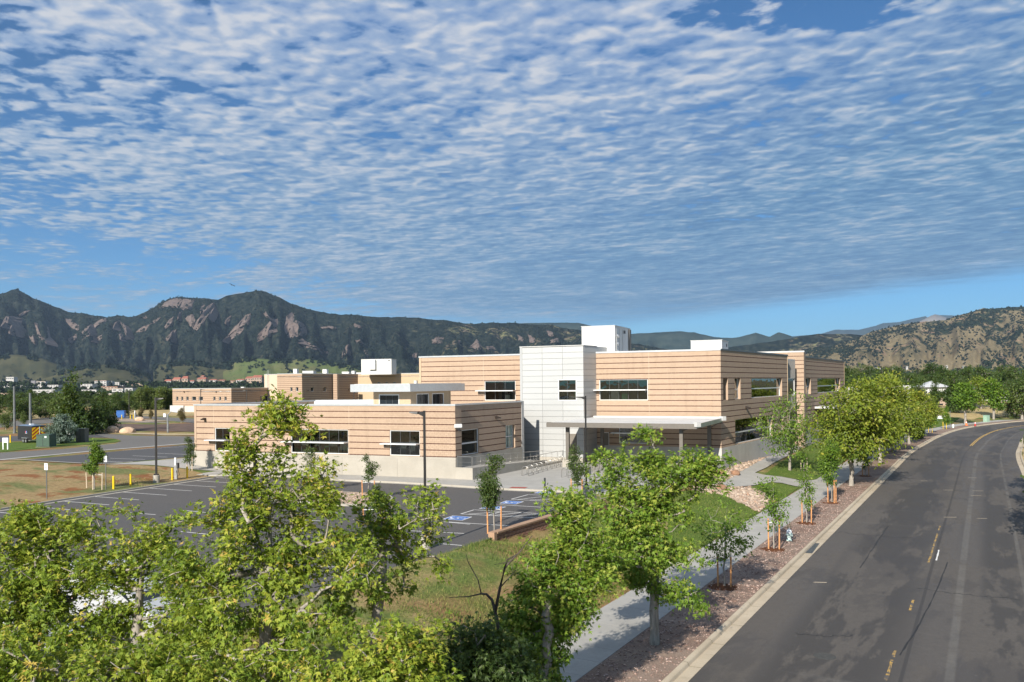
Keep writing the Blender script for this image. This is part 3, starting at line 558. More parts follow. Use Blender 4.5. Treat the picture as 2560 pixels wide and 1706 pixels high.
# middle double row
for (u0, v0, u1, v1) in ((291, 1279.5, 389, 1287), (206, 1336, 340, 1350), (200, 1412, 262, 1420), (455, 1276, 520, 1282), (455, 1303, 525, 1305), (450, 1329, 520, 1336), (150, 1466, 260, 1478), (0, 1391, 25, 1392),
                         (738, 1277, 862, 1284), (735, 1299, 805, 1303), (1090, 1303, 1175, 1311), (1020, 1327, 1160, 1334), (985, 1350, 1155, 1364), (640, 1310, 700, 1316), (790, 1417, 925, 1420), (560, 1262, 640, 1266)):
    p, q = G(u0, v0, 0.018), G(u1, v1, 0.018); line_seg(p, q, 0.10, M['paint_white'], lines)
def hp(x, y): return G(1080 + x * 0.153, 1180 + y * 0.153, 0.018)
for (a, b) in (((50, 805), (1400, 890)), ((470, 687), (690, 620)), ((690, 620), (1800, 685)), ((470, 687), (1820, 760)), ((600, 690), (1090, 655)), ((920, 708), (1120, 655)), ((1000, 712), (1480, 665)), ((1280, 722), (1760, 692)), ((1100, 537), (2130, 597)), ((1295, 447), (1570, 372)), ((1570, 372), (2260, 402)), ((1295, 447), (2250, 500)), ((1400, 452), (1850, 400)), ((1600, 460), (2250, 432))):
    line_seg(hp(*a), hp(*b), 0.10, M['paint_white'], lines)
def access_mark(q):
    """blue square with a white border and the wheelchair figure, painted flat"""
    P = [hp(*c) for c in q]                         # near-left, near-right, far-right, far-left
    def L(a, b): return P[0] * (1 - a) * (1 - b) + P[1] * a * (1 - b) + P[2] * a * b + P[3] * (1 - a) * b
    root = empty('accessible_symbol', (0, 0, 0), 0, None)
    def poly(name, pts, mat, z, par=None):
        V = [L(*p) for p in pts]; return MB().add([(v.x, v.y, z) for v in V], [tuple(range(len(V)))]).build(name, mat, par)
    poly('border', [(0, 0), (1, 0), (1, 1), (0, 1)], M['paint_white'], 0.019, root); poly('field', [(0.06, 0.06), (0.94, 0.06), (0.94, 0.94), (0.06, 0.94)], M['sign_blue'], 0.022, root)
    # the figure lies turned a quarter so that it reads from the drive aisle
    def R(x, y): return (y, 1 - x)
    ring = []
    for k in range(15): a = math.radians(-150 + k * 16); ring.append((0.46 + 0.23 * math.cos(a), 0.36 + 0.23 * math.sin(a)))
    inner = [(0.46 + 0.15 * math.cos(math.radians(-150 + k * 16)), 0.36 + 0.15 * math.sin(math.radians(-150 + k * 16))) for k in range(15)]
    mb = MB()
    for k in range(14): mb.add([(v.x, v.y, 0.025) for v in (L(*R(*ring[k])), L(*R(*ring[k + 1])), L(*R(*inner[k + 1])), L(*R(*inner[k])))], [(0, 1, 2, 3)])
    for pts in ([(0.36, 0.84), (0.44, 0.9), (0.52, 0.84), (0.48, 0.77), (0.4, 0.77)], [(0.40, 0.74), (0.48, 0.74), (0.52, 0.46), (0.42, 0.46)], [(0.44, 0.62), (0.66, 0.62), (0.66, 0.56), (0.44, 0.56)], [(0.48, 0.50), (0.70, 0.50), (0.68, 0.43), (0.48, 0.43)], [(0.62, 0.48), (0.70, 0.50), (0.82, 0.22), (0.74, 0.19)], [(0.76, 0.24), (0.86, 0.27), (0.88, 0.21), (0.78, 0.17)]):
        mb.add([(v.x, v.y, 0.025) for v in (L(*R(*p)) for p in pts)], [tuple(range(len(pts)))])
    mb.build('wheelchair_figure', M['sign_white'], root); return root
for q, lab in ((((165, 775), (495, 795), (660, 737), (340, 715)), 'before the first striped aisle'), (((765, 600), (1065, 615), (1215, 572), (920, 555)), 'just past the first striped aisle'), (((1095, 515), (1370, 530), (1505, 487), (1215, 470)), 'before the second striped aisle'), (((1665, 348), (1905, 363), (2040, 325), (1770, 312)), 'past the second striped aisle, at the plaza')):
    tag(access_mark(q), 'blue and white accessible parking symbol painted ' + lab, 'parking symbol', 'accessible parking symbols')
# kerbs of the lot
def kerb_run(name, pts, inward, mat, label, w_=0.16, h=0.15, pan=0.45, z=0.0, seg=3.0):
    root = tag(empty(name), label, kind='structure'); pts = [Vector((p[0], p[1], 0)) for p in pts]
    for i in range(len(pts) - 1):
        p, q = pts[i], pts[i + 1]; d = (q - p); L = d.length; d.normalize(); n = Vector((-d.y, d.x, 0)) * inward; k = max(1, int(L / seg))
        for j in range(k):
            a = p + d * (L * j / k + 0.006); b = p + d * (L * (j + 1) / k - 0.006)
            A = [a + n * pan, b + n * pan, b + n * 0.03, a + n * 0.03]
            mb = MB(); t = random.random()
            mb.prism([(v.x, v.y) for v in A], z - 0.1, z + 0.02, t)
            B = [a + n * 0.03, b + n * 0.03, b - n * w_, a - n * w_]; mb.prism([(v.x, v.y) for v in B], z - 0.1, z + h, t)
            mb.build('kerb_stone', mat, root)
    return root
random.seed(3)
kerb_run('lot_kerb', LOT_L[:-1] + [tuple(LC0 + LCD * 19.3)], -1, M['concrete'], 'pale concrete kerb between the lot and the bare bank')
kerb_run('walk_kerb', [tuple(p)[:2] for p in lot_top], -1, M['concrete'], 'pale concrete kerb along the walk under the low wing', pan=0.4)
# ------------------------------------------------------------------ mountains
_perm = np.random.default_rng(5).random((64, 64))
def vnoise(x, y):
    xi = np.floor(x).astype(int); yi = np.floor(y).astype(int); fx = x - xi; fy = y - yi; fx = fx * fx * (3 - 2 * fx); fy = fy * fy * (3 - 2 * fy)
    g = lambda a, b: _perm[a % 64, b % 64]
    return (g(xi, yi) * (1 - fx) + g(xi + 1, yi) * fx) * (1 - fy) + (g(xi, yi + 1) * (1 - fx) + g(xi + 1, yi + 1) * fx) * fy
def fbm(x, y, o=4):
    s = 0; a = 0.5
    for k in range(o): s = s + a * (vnoise(x * 2 ** k + 17 * k, y * 2 ** k + 31 * k) - 0.5); a *= 0.5
    return s
class Ridge:
    def __init__(s, name, crest, Dc, Df, mat, label, du=5, nt=44, power=1.5, rough=1.0, back=0.25, zfoot=-12.0, jag=2.0):
        s.cu = np.array([c[0] for c in crest], float); s.cv = np.array([c[1] for c in crest], float); s.Dc, s.Df, s.power, s.rough, s.zf, s.jag = Dc, Df, power, rough, zfoot, jag
        U = np.arange(s.cu[0], s.cu[-1] + 0.1, du); T = np.concatenate((np.linspace(0, 1, nt), 1 + np.linspace(0, back, 9)[1:])); UU, TT = np.meshgrid(U, T)
        X, Y, Z = s.surf(UU, TT); n = len(U); m = len(T); i = (np.arange(m - 1)[:, None] * n + np.arange(n - 1)[None]).ravel()
        me = mesh_np(name, np.stack((X.ravel(), Y.ravel(), Z.ravel()), 1), [np.stack((i, i + 1, i + n + 1, i + n), 1)], mat, smooth=True)
        s.o = tag(link(name, me), label, kind='structure')
    def surf(s, U, T):
        v = np.interp(U, s.cu, s.cv) + s.jag * 2 * fbm(U / 14, U * 0 + 3.3, 4)
        zc = CAMZ + (HZ + ROLL * (1280 - U) - v) / F * s.Dc
        Tc = np.minimum(T, 1); D = s.Df + (s.Dc - s.Df) * T; a = (U - 1280) / F
        H = zc - s.zf; rdg = 0.5 - np.abs(fbm(U / 55 + 3, T * 0.9, 4)) * 4.0
        spur = fbm(U / 90, T * 1.3, 4) * np.sin(np.pi * Tc) ** 0.8 * H * 0.6 * s.rough + rdg * np.sin(np.pi * Tc) ** 0.8 * H * 0.20 * s.rough + fbm(U / 22, T * 6, 4) * np.sin(np.pi * Tc) * H * 0.22 * s.rough
        D = D + fbm(U / 60 + 9, T * 2, 3) * (s.Dc - s.Df) * 0.35 * np.sin(np.pi * Tc)
        Z = s.zf + H * Tc ** s.power + spur; Z = Z - np.maximum(T - 1, 0) * H * 1.6
        return a * D, D, Z
    def hit(s, u, v):
        T = np.linspace(0.02, 1, 240); X, Y, Z = s.surf(np.full(240, float(u)), T); vv = HZ + ROLL * (1280 - u) - (Z - CAMZ) / Y * F
        k = np.argmax(vv <= v) if (vv <= v).any() else 239
        return Vector((X[k], Y[k], Z[k]))
    def slab(s, pts, thick=22.0):
        c = np.mean(np.array(pts), 0); n = len(pts); lift = lambda q, k: at(q[0], q[1], s.hit(*q).y - thick * k)
        mids = []                                  # outline with broken edges
        for i in range(n):
            a, b_ = np.array(pts[i]), np.array(pts[(i + 1) % n]); mids += [a, (a + b_) / 2 + RNG.normal(0, 0.9, 2)]
        n = len(mids); front = [lift(p, 1) for p in mids]; backp = [p + Vector((0, thick * 6, -thick * 0.5)) for p in front]; r1 = [c + (p - c) * 0.62 + RNG.normal(0, 0.5, 2) for p in mids]
        ring = [lift(p, 1.6 + 0.5 * RNG.random()) for p in r1]; V = backp + front + ring + [lift(c, 2.0)]; Fs = []
        for i in range(n):
            j = (i + 1) % n; Fs += [(i, j, n + j, n + i), (n + i, n + j, 2 * n + j, 2 * n + i), (2 * n + i, 2 * n + j, 3 * n)]
        me = bpy.data.meshes.new('rock_slab'); me.from_pydata([tuple(p) for p in V], [], Fs); me.materials.append(M['rock_face'])
        bm = bmesh.new(); bm.from_mesh(me); bmesh.ops.recalc_face_normals(bm, faces=bm.faces[:]); bm.to_mesh(me); bm.free()
        link('rock_slab', me, s.o)
dd = lambda L: [(u * 1.088, v * 1.088) for u, v in L]
C1 = lambda L: [(x * 0.2998, 680 + y * 0.2998) for x, y in L]; C2 = lambda L: [(600 + x * 0.2998, 680 + y * 0.2998) for x, y in L]; C3 = lambda L: [(1000 + x * 0.3189, 760 + y * 0.3189) for x, y in L]; C6 = lambda L: [(2000 + x * 0.26144, 740 + y * 0.26144) for x, y in L]
far = Ridge('mountain', [(-300, 850), (1200, 860)] + C6([(-800, 440), (-100, 390), (0, 380), (200, 365), (330, 325), (560, 325), (720, 290), (790, 262), (960, 250), (1100, 215), (1210, 195), (1230, 215), (1290, 178), (1340, 185), (1400, 185), (1500, 190), (1580, 170), (1650, 160), (1760, 170)]) + [(2600, 790), (3000, 800)], 21000, 15000, M['far_ridge'], 'distant blue mountain range on the horizon', du=6, nt=16, rough=0.4, jag=1.2)
peak = Ridge('peak', C6([(1130, 252), (1200, 220), (1260, 188), (1300, 176), (1340, 186), (1400, 205), (1440, 225), (1480, 240)]), 18000, 17000, M['bare_peak'], 'pale bare summit far behind the dry foothill', du=3, nt=10, rough=0.2, jag=0.5)
mid = Ridge('mountain_ridge', C3([(300, 190), (1000, 150), (1250, 147), (1400, 148), (1530, 178)]) + [(1500, 822), (1560, 836), (1640, 832), (1700, 828.6), (1740, 832), (1785, 843), (1830, 846), (1850, 843), (1890, 832), (1925, 842), (1948, 831), (1985, 842), (2060, 836), (2140, 838), (2200, 845), (2400, 850)], 9500, 7500, M['far_ridge'], 'dark forested ridge rising behind the white rooftop units', du=5, nt=24, rough=0.7, jag=1.2)
main = Ridge('forested_mountain', [(-420, 780), (-200, 750), (-80, 742)] + C1([(0, 185), (60, 172), (110, 152), (155, 146), (200, 172), (300, 225), (420, 270), (520, 312), (570, 336), (700, 343), (800, 365), (900, 378), (985, 362), (1030, 370), (1120, 378), (1200, 340), (1290, 300), (1340, 262), (1420, 222), (1510, 206), (1560, 215), (1700, 220), (1830, 230), (1900, 198), (2060, 170), (2145, 155), (2220, 165), (2335, 215)]) + C2([(430, 262), (560, 310), (680, 335), (800, 352), (1000, 362), (1100, 378), (1300, 376), (1450, 378), (1560, 395), (1740, 402), (1830, 425), (1960, 434), (2100, 424), (2335, 428)]) + C3([(1000, 160), (1200, 165), (1290, 192), (1400, 200), (1480, 232), (1560, 262)]) + [(1530, 850), (1600, 862), (1700, 880), (1800, 905), (1900, 925)], 6300, 4300, M['forested_mountain'] if 'forested_mountain' in M else M['forest_mountain'], 'dark forested mountain front with tilted bare rock slabs', du=4, nt=80, power=1.55, rough=1.0, jag=2.6)
SL1 = [[(0, 460), (50, 370), (95, 365), (75, 430), (20, 465)], [(65, 510), (95, 440), (150, 400), (120, 480), (100, 530)], [(125, 385), (200, 330), (250, 322), (180, 370)], [(235, 525), (275, 530), (300, 590), (295, 610), (260, 580)], [(285, 420), (315, 440), (330, 520), (385, 580), (390, 605), (340, 570), (305, 510)], [(545, 390), (600, 400), (660, 450), (655, 490), (610, 480), (570, 440)], [(565, 560), (635, 515), (640, 560), (585, 595)], [(670, 520), (700, 475), (760, 435), (740, 480), (690, 525)], [(705, 550), (750, 475), (765, 530), (665, 585)], [(755, 580), (855, 515), (862, 570)], [(780, 440), (850, 390), (885, 385), (880, 415), (790, 470)], [(935, 475), (960, 420), (985, 405), (950, 480)], [(990, 405), (1030, 430), (1060, 470), (1070, 530), (1055, 540), (1030, 470)], [(990, 520), (1015, 505), (1040, 550), (1020, 575), (995, 560)], [(1130, 505), (1200, 450), (1260, 430), (1220, 490)], [(1260, 430), (1310, 375), (1340, 380), (1290, 430)], [(1370, 460), (1410, 400), (1450, 370), (1440, 430), (1380, 475)], [(1365, 575), (1440, 490), (1470, 480), (1460, 540), (1400, 575)], [(1290, 318), (1350, 262), (1420, 232), (1500, 216), (1520, 240), (1480, 300), (1400, 290)], [(1500, 300), (1525, 225), (1625, 230), (1600, 290), (1530, 320)], [(1545, 390), (1600, 330), (1630, 400), (1610, 470), (1580, 450)], [(1600, 490), (1690, 310), (1780, 255), (1790, 290), (1700, 440), (1640, 490)], [(1660, 320), (1690, 260), (1710, 280), (1670, 350)], [(1870, 430), (1900, 380), (1930, 360), (1920, 410), (1880, 440)], [(1845, 580), (1960, 450), (2050, 360), (2090, 345), (2080, 420), (2000, 520), (1900, 580)], [(2150, 520), (2250, 410), (2320, 390), (2315, 500), (2230, 540), (2145, 585)], [(2195, 345), (2215, 330), (2255, 400), (2230, 390)], [(1180, 380), (1215, 365), (1240, 375), (1200, 390)], [(1475, 400), (1500, 330), (1515, 330), (1500, 390)]]
SL2 = [[(370, 450), (385, 370), (440, 330), (455, 345), (470, 400), (510, 440), (520, 490), (480, 540), (395, 565), (375, 500)], [(455, 590), (520, 555), (600, 600), (690, 655), (670, 665), (560, 640)], [(850, 680), (880, 620), (910, 600), (890, 680), (850, 720)], [(940, 440), (960, 430), (1020, 450), (1010, 475), (960, 470)], [(1590, 570), (1640, 540), (1700, 545), (1660, 600), (1600, 600)], [(700, 660), (730, 665), (740, 690), (715, 690)], [(670, 460), (740, 450), (800, 460), (790, 480), (700, 475)], [(1030, 650), (1060, 650), (1070, 700), (1050, 705)], [(960, 570), (1000, 560), (1010, 590), (975, 600)]]
SL3 = [[(1000, 235), (1060, 270), (1050, 315), (1010, 300)], [(1145, 210), (1200, 220), (1215, 260), (1165, 255)], [(1450, 250), (1520, 240), (1530, 290), (1500, 310)], [(920, 240), (975, 270), (970, 305), (930, 290)], [(240, 290), (300, 255), (345, 260), (330, 310), (260, 310)], [(540, 340), (600, 275), (640, 330), (620, 365)], [(660, 330), (740, 330), (760, 360), (690, 360)], [(1170, 285), (1240, 265), (1255, 300), (1180, 310)], [(450, 290), (475, 285), (480, 305), (455, 310)], [(100, 390), (140, 380), (130, 420), (90, 430)]]
ALLSL = [C1(L) for L in SL1] + [C2(L) for L in SL2] + [C3(L) for L in SL3]
for L in SL1: main.slab(C1(L))
for L in SL2: main.slab(C2(L))
for L in SL3: main.slab(C3(L), 22)
HILLS = []
HILLS.append(Ridge('hill', C1([(330, 900), (420, 872), (520, 840), (640, 800), (740, 778), (860, 772), (960, 782), (1080, 805), (1180, 840), (1250, 880)]), 3900, 3400, M['knoll_grass'], 'grassy olive knoll at the foot of the forested mountain', du=4, nt=20, rough=0.25, zfoot=-12, jag=1.0))
HILLS.append(Ridge('hill', C1([(-300, 720), (0, 700), (150, 692), (300, 705), (400, 735), (480, 770)]), 4300, 3900, M['knoll_grass'], 'pale meadow shelf under the highest summit', du=4, nt=16, rough=0.3, zfoot=-12, jag=2.5))
HILLS.append(Ridge('hill', C2([(-140, 770), (-60, 745), (0, 722), (120, 715), (260, 735), (380, 745), (520, 728), (640, 738), (760, 755), (880, 775), (960, 790), (1010, 805)]), 4250, 3800, M['meadow'], 'bright green meadow below the tallest rock slabs', du=4, nt=20, rough=0.35, zfoot=-12, jag=3))
HILLS.append(Ridge('hill', C1([(1280, 800), (1340, 770), (1500, 758), (1640, 752), (1750, 780), (1900, 790), (1960, 810)]), 4200, 3900, M['knoll_grass'], 'scrubby meadow under the leaning rock slabs', du=4, nt=16, rough=0.3, zfoot=-12, jag=2.5))
ridge2 = Ridge('foothill', [(1700, 900), (1760, 880), (1830, 868), (1900, 858), (1960, 850), (2020, 838), (2052, 835), (2125, 836), (2160, 838), (2220, 840), (2300, 850)], 6300, 5200, M['forest_mountain'], 'dark wooded ridge behind the dry foothill', du=4, nt=30, rough=0.6, zfoot=-12, jag=1.5)
dry = Ridge('dry_foothill', [(1780, 930), (1840, 905), (1900, 890)] + C6([(0, 525), (150, 500), (300, 490), (420, 445), (540, 420), (600, 380), (700, 342), (860, 300), (1000, 272), (1150, 250), (1280, 240), (1400, 232), (1500, 192), (1640, 155), (1760, 118), (1850, 125), (2000, 110), (2142, 105)]) + [(2640, 762), (2800, 750), (3000, 770)], 5400, 3500, M['dry_hill'], 'dry tan foothill dotted with dark pines', du=4, nt=60, power=1.25, rough=0.8, zfoot=-12, jag=1.8)
# pines dotted over the dry foothill: more than anyone could count
def blobs(name, pts, size, mat, parent=None, label=None, nface=26, stretch=1.3, cat=None):
    """one mesh of many small leafy crowns; pts (N,3), size (N,)"""
    N = len(pts); pts = np.asarray(pts, float); size = np.asarray(size, float); k = nface
    d = RNG.normal(size=(N, k, 3)); d /= np.linalg.norm(d, axis=2)[..., None]; d[..., 2] = np.abs(d[..., 2]) * 1.2 - 0.25
    r = RNG.uniform(0.55, 1.0, (N, k, 1)); c = pts[:, None, :] + d * r * size[:, None, None] * np.array((1, 1, stretch)) + np.array((0, 0, 1)) * (size * 0.35)[:, None, None]
    a = RNG.normal(size=(N, k, 3)); a /= np.linalg.norm(a, axis=2)[..., None]; b = np.cross(a, d); b /= np.linalg.norm(b, axis=2)[..., None] + 1e-9
    q = (size * 0.48)[:, None, None]; V = np.stack((c - a * q - b * q * 0.7, c + a * q - b * q * 0.7, c + a * q * 0.7 + b * q, c - a * q + b * q * 0.8), 2).reshape(-1, 3)
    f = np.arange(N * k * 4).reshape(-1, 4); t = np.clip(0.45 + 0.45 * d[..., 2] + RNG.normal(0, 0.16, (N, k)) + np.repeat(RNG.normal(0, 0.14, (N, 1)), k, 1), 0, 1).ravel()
    o = link(name, mesh_np(name, V, [f], mat, tint=t), parent)
    if label: tag(o, label, cat, kind='stuff')
    return o
def on_ridge(rd, u, T, dz=0.0): x, y, z = rd.surf(u, T); return np.stack((x, y, z + dz), 1)
u = RNG.uniform(1860, 2600, 7600); T = RNG.random(7600) ** 0.8 * 0.98 + 0.02; ok_ = fbm(u / 36.0, T * 5, 3) * 2.2 + (T - 0.42) * 0.9 + RNG.normal(0, 0.2, 7600) > 0.12
P = on_ridge(dry, u[ok_], T[ok_]); S = RNG.uniform(3.0, 8.0, len(P))
blobs('pine_scatter', P, S, M['far_pine'], None, 'dark pines scattered over the dry foothill', 8, cat='trees')

P = []
for h_ in HILLS:
    n = 1100; u = RNG.uniform(h_.cu[0], h_.cu[-1], n); q = RNG.random(n); T = np.where(q < 0.5, RNG.uniform(0.9, 1.08, n), np.where(q < 0.8, RNG.uniform(0, 0.35, n), RNG.uniform(0.35, 0.9, n)))
    ok_ = np.where(T >= 0.9, fbm(u / 30.0, u * 0 + 0.5, 3) > -0.07, (T < 0.35) | (fbm(u / 25.0, T * 4, 3) > 0.06)); P.append(on_ridge(h_, u[ok_], T[ok_]))
P = np.concatenate(P); S = RNG.uniform(4, 11, len(P))
blobs('meadow_pines', P, S, M['far_pine'], None, 'dark pines fringing the meadows under the mountain', 9, cat='trees')

P = on_ridge(dry, RNG.uniform(1780, 2640, 2400), RNG.random(2400) ** 1.5 * 0.20); S = RNG.uniform(6, 12, 2400)
blobs('foothill_woods', P, S, M['far_wood'], None, 'dark woods with a few houses along the foot of the dry foothill', 9, cat='trees')

P = []; S = []
for L in ALLSL:                                    # pines break the edges of the bare rock
    for i in range(len(L)):
        a, b_ = np.array(L[i]), np.array(L[(i + 1) % len(L)])
        for _ in range(5): q = a + (b_ - a) * RNG.random() + RNG.normal(0, 1.3, 2); h_ = main.hit(*q); P.append((h_.x, h_.y - 24, h_.z - 3)); S.append(RNG.uniform(4, 9))
P = np.concatenate((np.array(P), on_ridge(main, RNG.uniform(-60, 1720, 11000), RNG.uniform(0.12, 1.0, 11000), -4))); S = np.concatenate((np.array(S), RNG.uniform(4, 10, 11000)))
blobs('mountain_pines', P, S, M['far_pine'], None, 'dark pines covering the slopes of the forested mountain', 7, cat='trees')
# ------------------------------------------------------------------ buildings
MODULE, DARK = 0.61, 0.10
class Wall:
    def __init__(s, p0, p1, parent):
        s.p0 = Vector((p0[0], p0[1], 0)); s.p1 = Vector((p1[0], p1[1], 0)); d = s.p1 - s.p0; s.L = d.length; s.e = d.normalized(); s.n = Vector((s.e.y, -s.e.x, 0)); s.par = parent; s.open = []
    def pt(s, a, z, d=0.0): p = s.p0 + s.e * a + s.n * d; return Vector((p.x, p.y, z))
    def px(s, u, v, d=0.0):
        q = Vector(direction(u, v)); o = s.p0 + s.n * d; t = (o.dot(s.n)) / (q.x * s.n.x + q.y * s.n.y); p = q * t; p.z += CAMZ
        return (Vector((p.x, p.y, 0)) - s.p0).dot(s.e), p.z
    def rect(s, u0, v0, u1, v1, d=0.0):
        a0, z0 = s.px(u0, v0, d); a1, z1 = s.px(u1, v1, d); return min(a0, a1), max(a0, a1), min(z0, z1), max(z0, z1)
    def box(s, mb, a0, a1, z0, z1, d0, d1, t=0.5):
        P = [s.pt(a0, z0, d1), s.pt(a1, z0, d1), s.pt(a1, z0, d0), s.pt(a0, z0, d0), s.pt(a0, z1, d1), s.pt(a1, z1, d1), s.pt(a1, z1, d0), s.pt(a0, z1, d0)]; mb.hexa(P, t); return mb
    def cells(s, a0, a1, z0, z1):
        """rectangles of the wall that are not openings"""
        A = sorted({a0, a1, *[x for o in s.open for x in o[:2] if a0 < x < a1]}); Z = sorted({z0, z1, *[x for o in s.open for x in o[2:4] if z0 < x < z1]})
        for i in range(len(A) - 1):
            for j in range(len(Z) - 1):
                am, zm = (A[i] + A[i + 1]) / 2, (Z[j] + Z[j + 1]) / 2
                if not any(o[0] < am < o[1] and o[2] < zm < o[3] for o in s.open): yield A[i], A[i + 1], Z[j], Z[j + 1]
    def backing(s, a0, a1, z0, z1, mat, name='wall', d=0.0, th=0.3):
        mb = MB()
        for c in s.cells(a0, a1, z0, z1): s.box(mb, c[0], c[1], c[2], c[3], d - th, d)
        return mb.build(name, mat, s.par)
BRICKS = []          # (wall, a0, a1, z0, z1, d, dark)
def lay(wall, a0, a1, z0, ztop, d=0.0, ln=0.42, keep=None):
    """blocks of one wall face, from the top stripe down; each opening cuts the courses"""
    J = 0.006; out = keep if keep is not None else BRICKS
    k = 0; zt = ztop
    tanh = (MODULE - DARK) / 3
    courses = []
    while zt > z0 + 0.03:
        for h, dk in ((tanh, 0), (tanh, 0), (tanh, 0), (DARK, 1)):
            zb = max(zt - h, z0)
            if zt - zb > 0.03: courses.append((zb, zt, dk))
            zt = zb
    for ci, (zb, zt_, dk) in enumerate(courses):
        segs = [(a0, a1)]
        for o in wall.open:
            if o[2] < zt_ - 0.02 and o[3] > zb + 0.02:
                ns = []
                for p, q in segs:
                    if o[0] <= p and o[1] >= q: continue
                    if o[1] <= p or o[0] >= q: ns.append((p, q)); continue
                    if o[0] > p: ns.append((p, o[0]))
                    if o[1] < q: ns.append((o[1], q))
                segs = ns
        off = (ci % 2) * ln / 2
        for p, q in segs:
            x = math.floor((p + off) / ln) * ln - off
            while x < q - 0.02:
                l, r = max(x, p), min(x + ln, q)
                if r - l > 0.04: out.append((wall, l + (J if l == x else 0), r - (J if r == x + ln else 0), zb + (J if not dk else 0.002), zt_ - (J if not dk else 0.002), d, dk))
                x += ln
def lay_mesh(bricks, name, parent):
    """blocks as one mesh per colour: front and the four edges, proud of the mortar"""
    for dk, mat, nm in ((0, M['block_tan'], name), (1, M['block_dark'], name + '_dark')):
        B = [b for b in bricks if b[6] == dk]
        if not B: continue
        N = len(B); V = np.empty((N, 8, 3), np.float32); pr = 0.005 if not dk else 0.002
        for i, (w_, l, r, zb, zt, d, _) in enumerate(B):
            for k, (a, z, dd_) in enumerate(((l, zb, d), (r, zb, d), (r, zt, d), (l, zt, d), (l, zb, d + pr), (r, zb, d + pr), (r, zt, d + pr), (l, zt, d + pr))):
                p = w_.p0 + w_.e * a + w_.n * dd_; V[i, k] = (p.x, p.y, z)
        f = np.array([(4, 5, 6, 7), (0, 1, 5, 4), (1, 2, 6, 5), (2, 3, 7, 6), (3, 0, 4, 7)]); F_ = (np.arange(N)[:, None, None] * 8 + f[None]).reshape(-1, 4)
        t = np.repeat(np.clip(RNG.normal(0.5, 0.2, N), 0, 1), 5)
        tag(link(nm, mesh_np(nm, V.reshape(-1, 3), [F_], mat, tint=t), parent), kind='stuff')
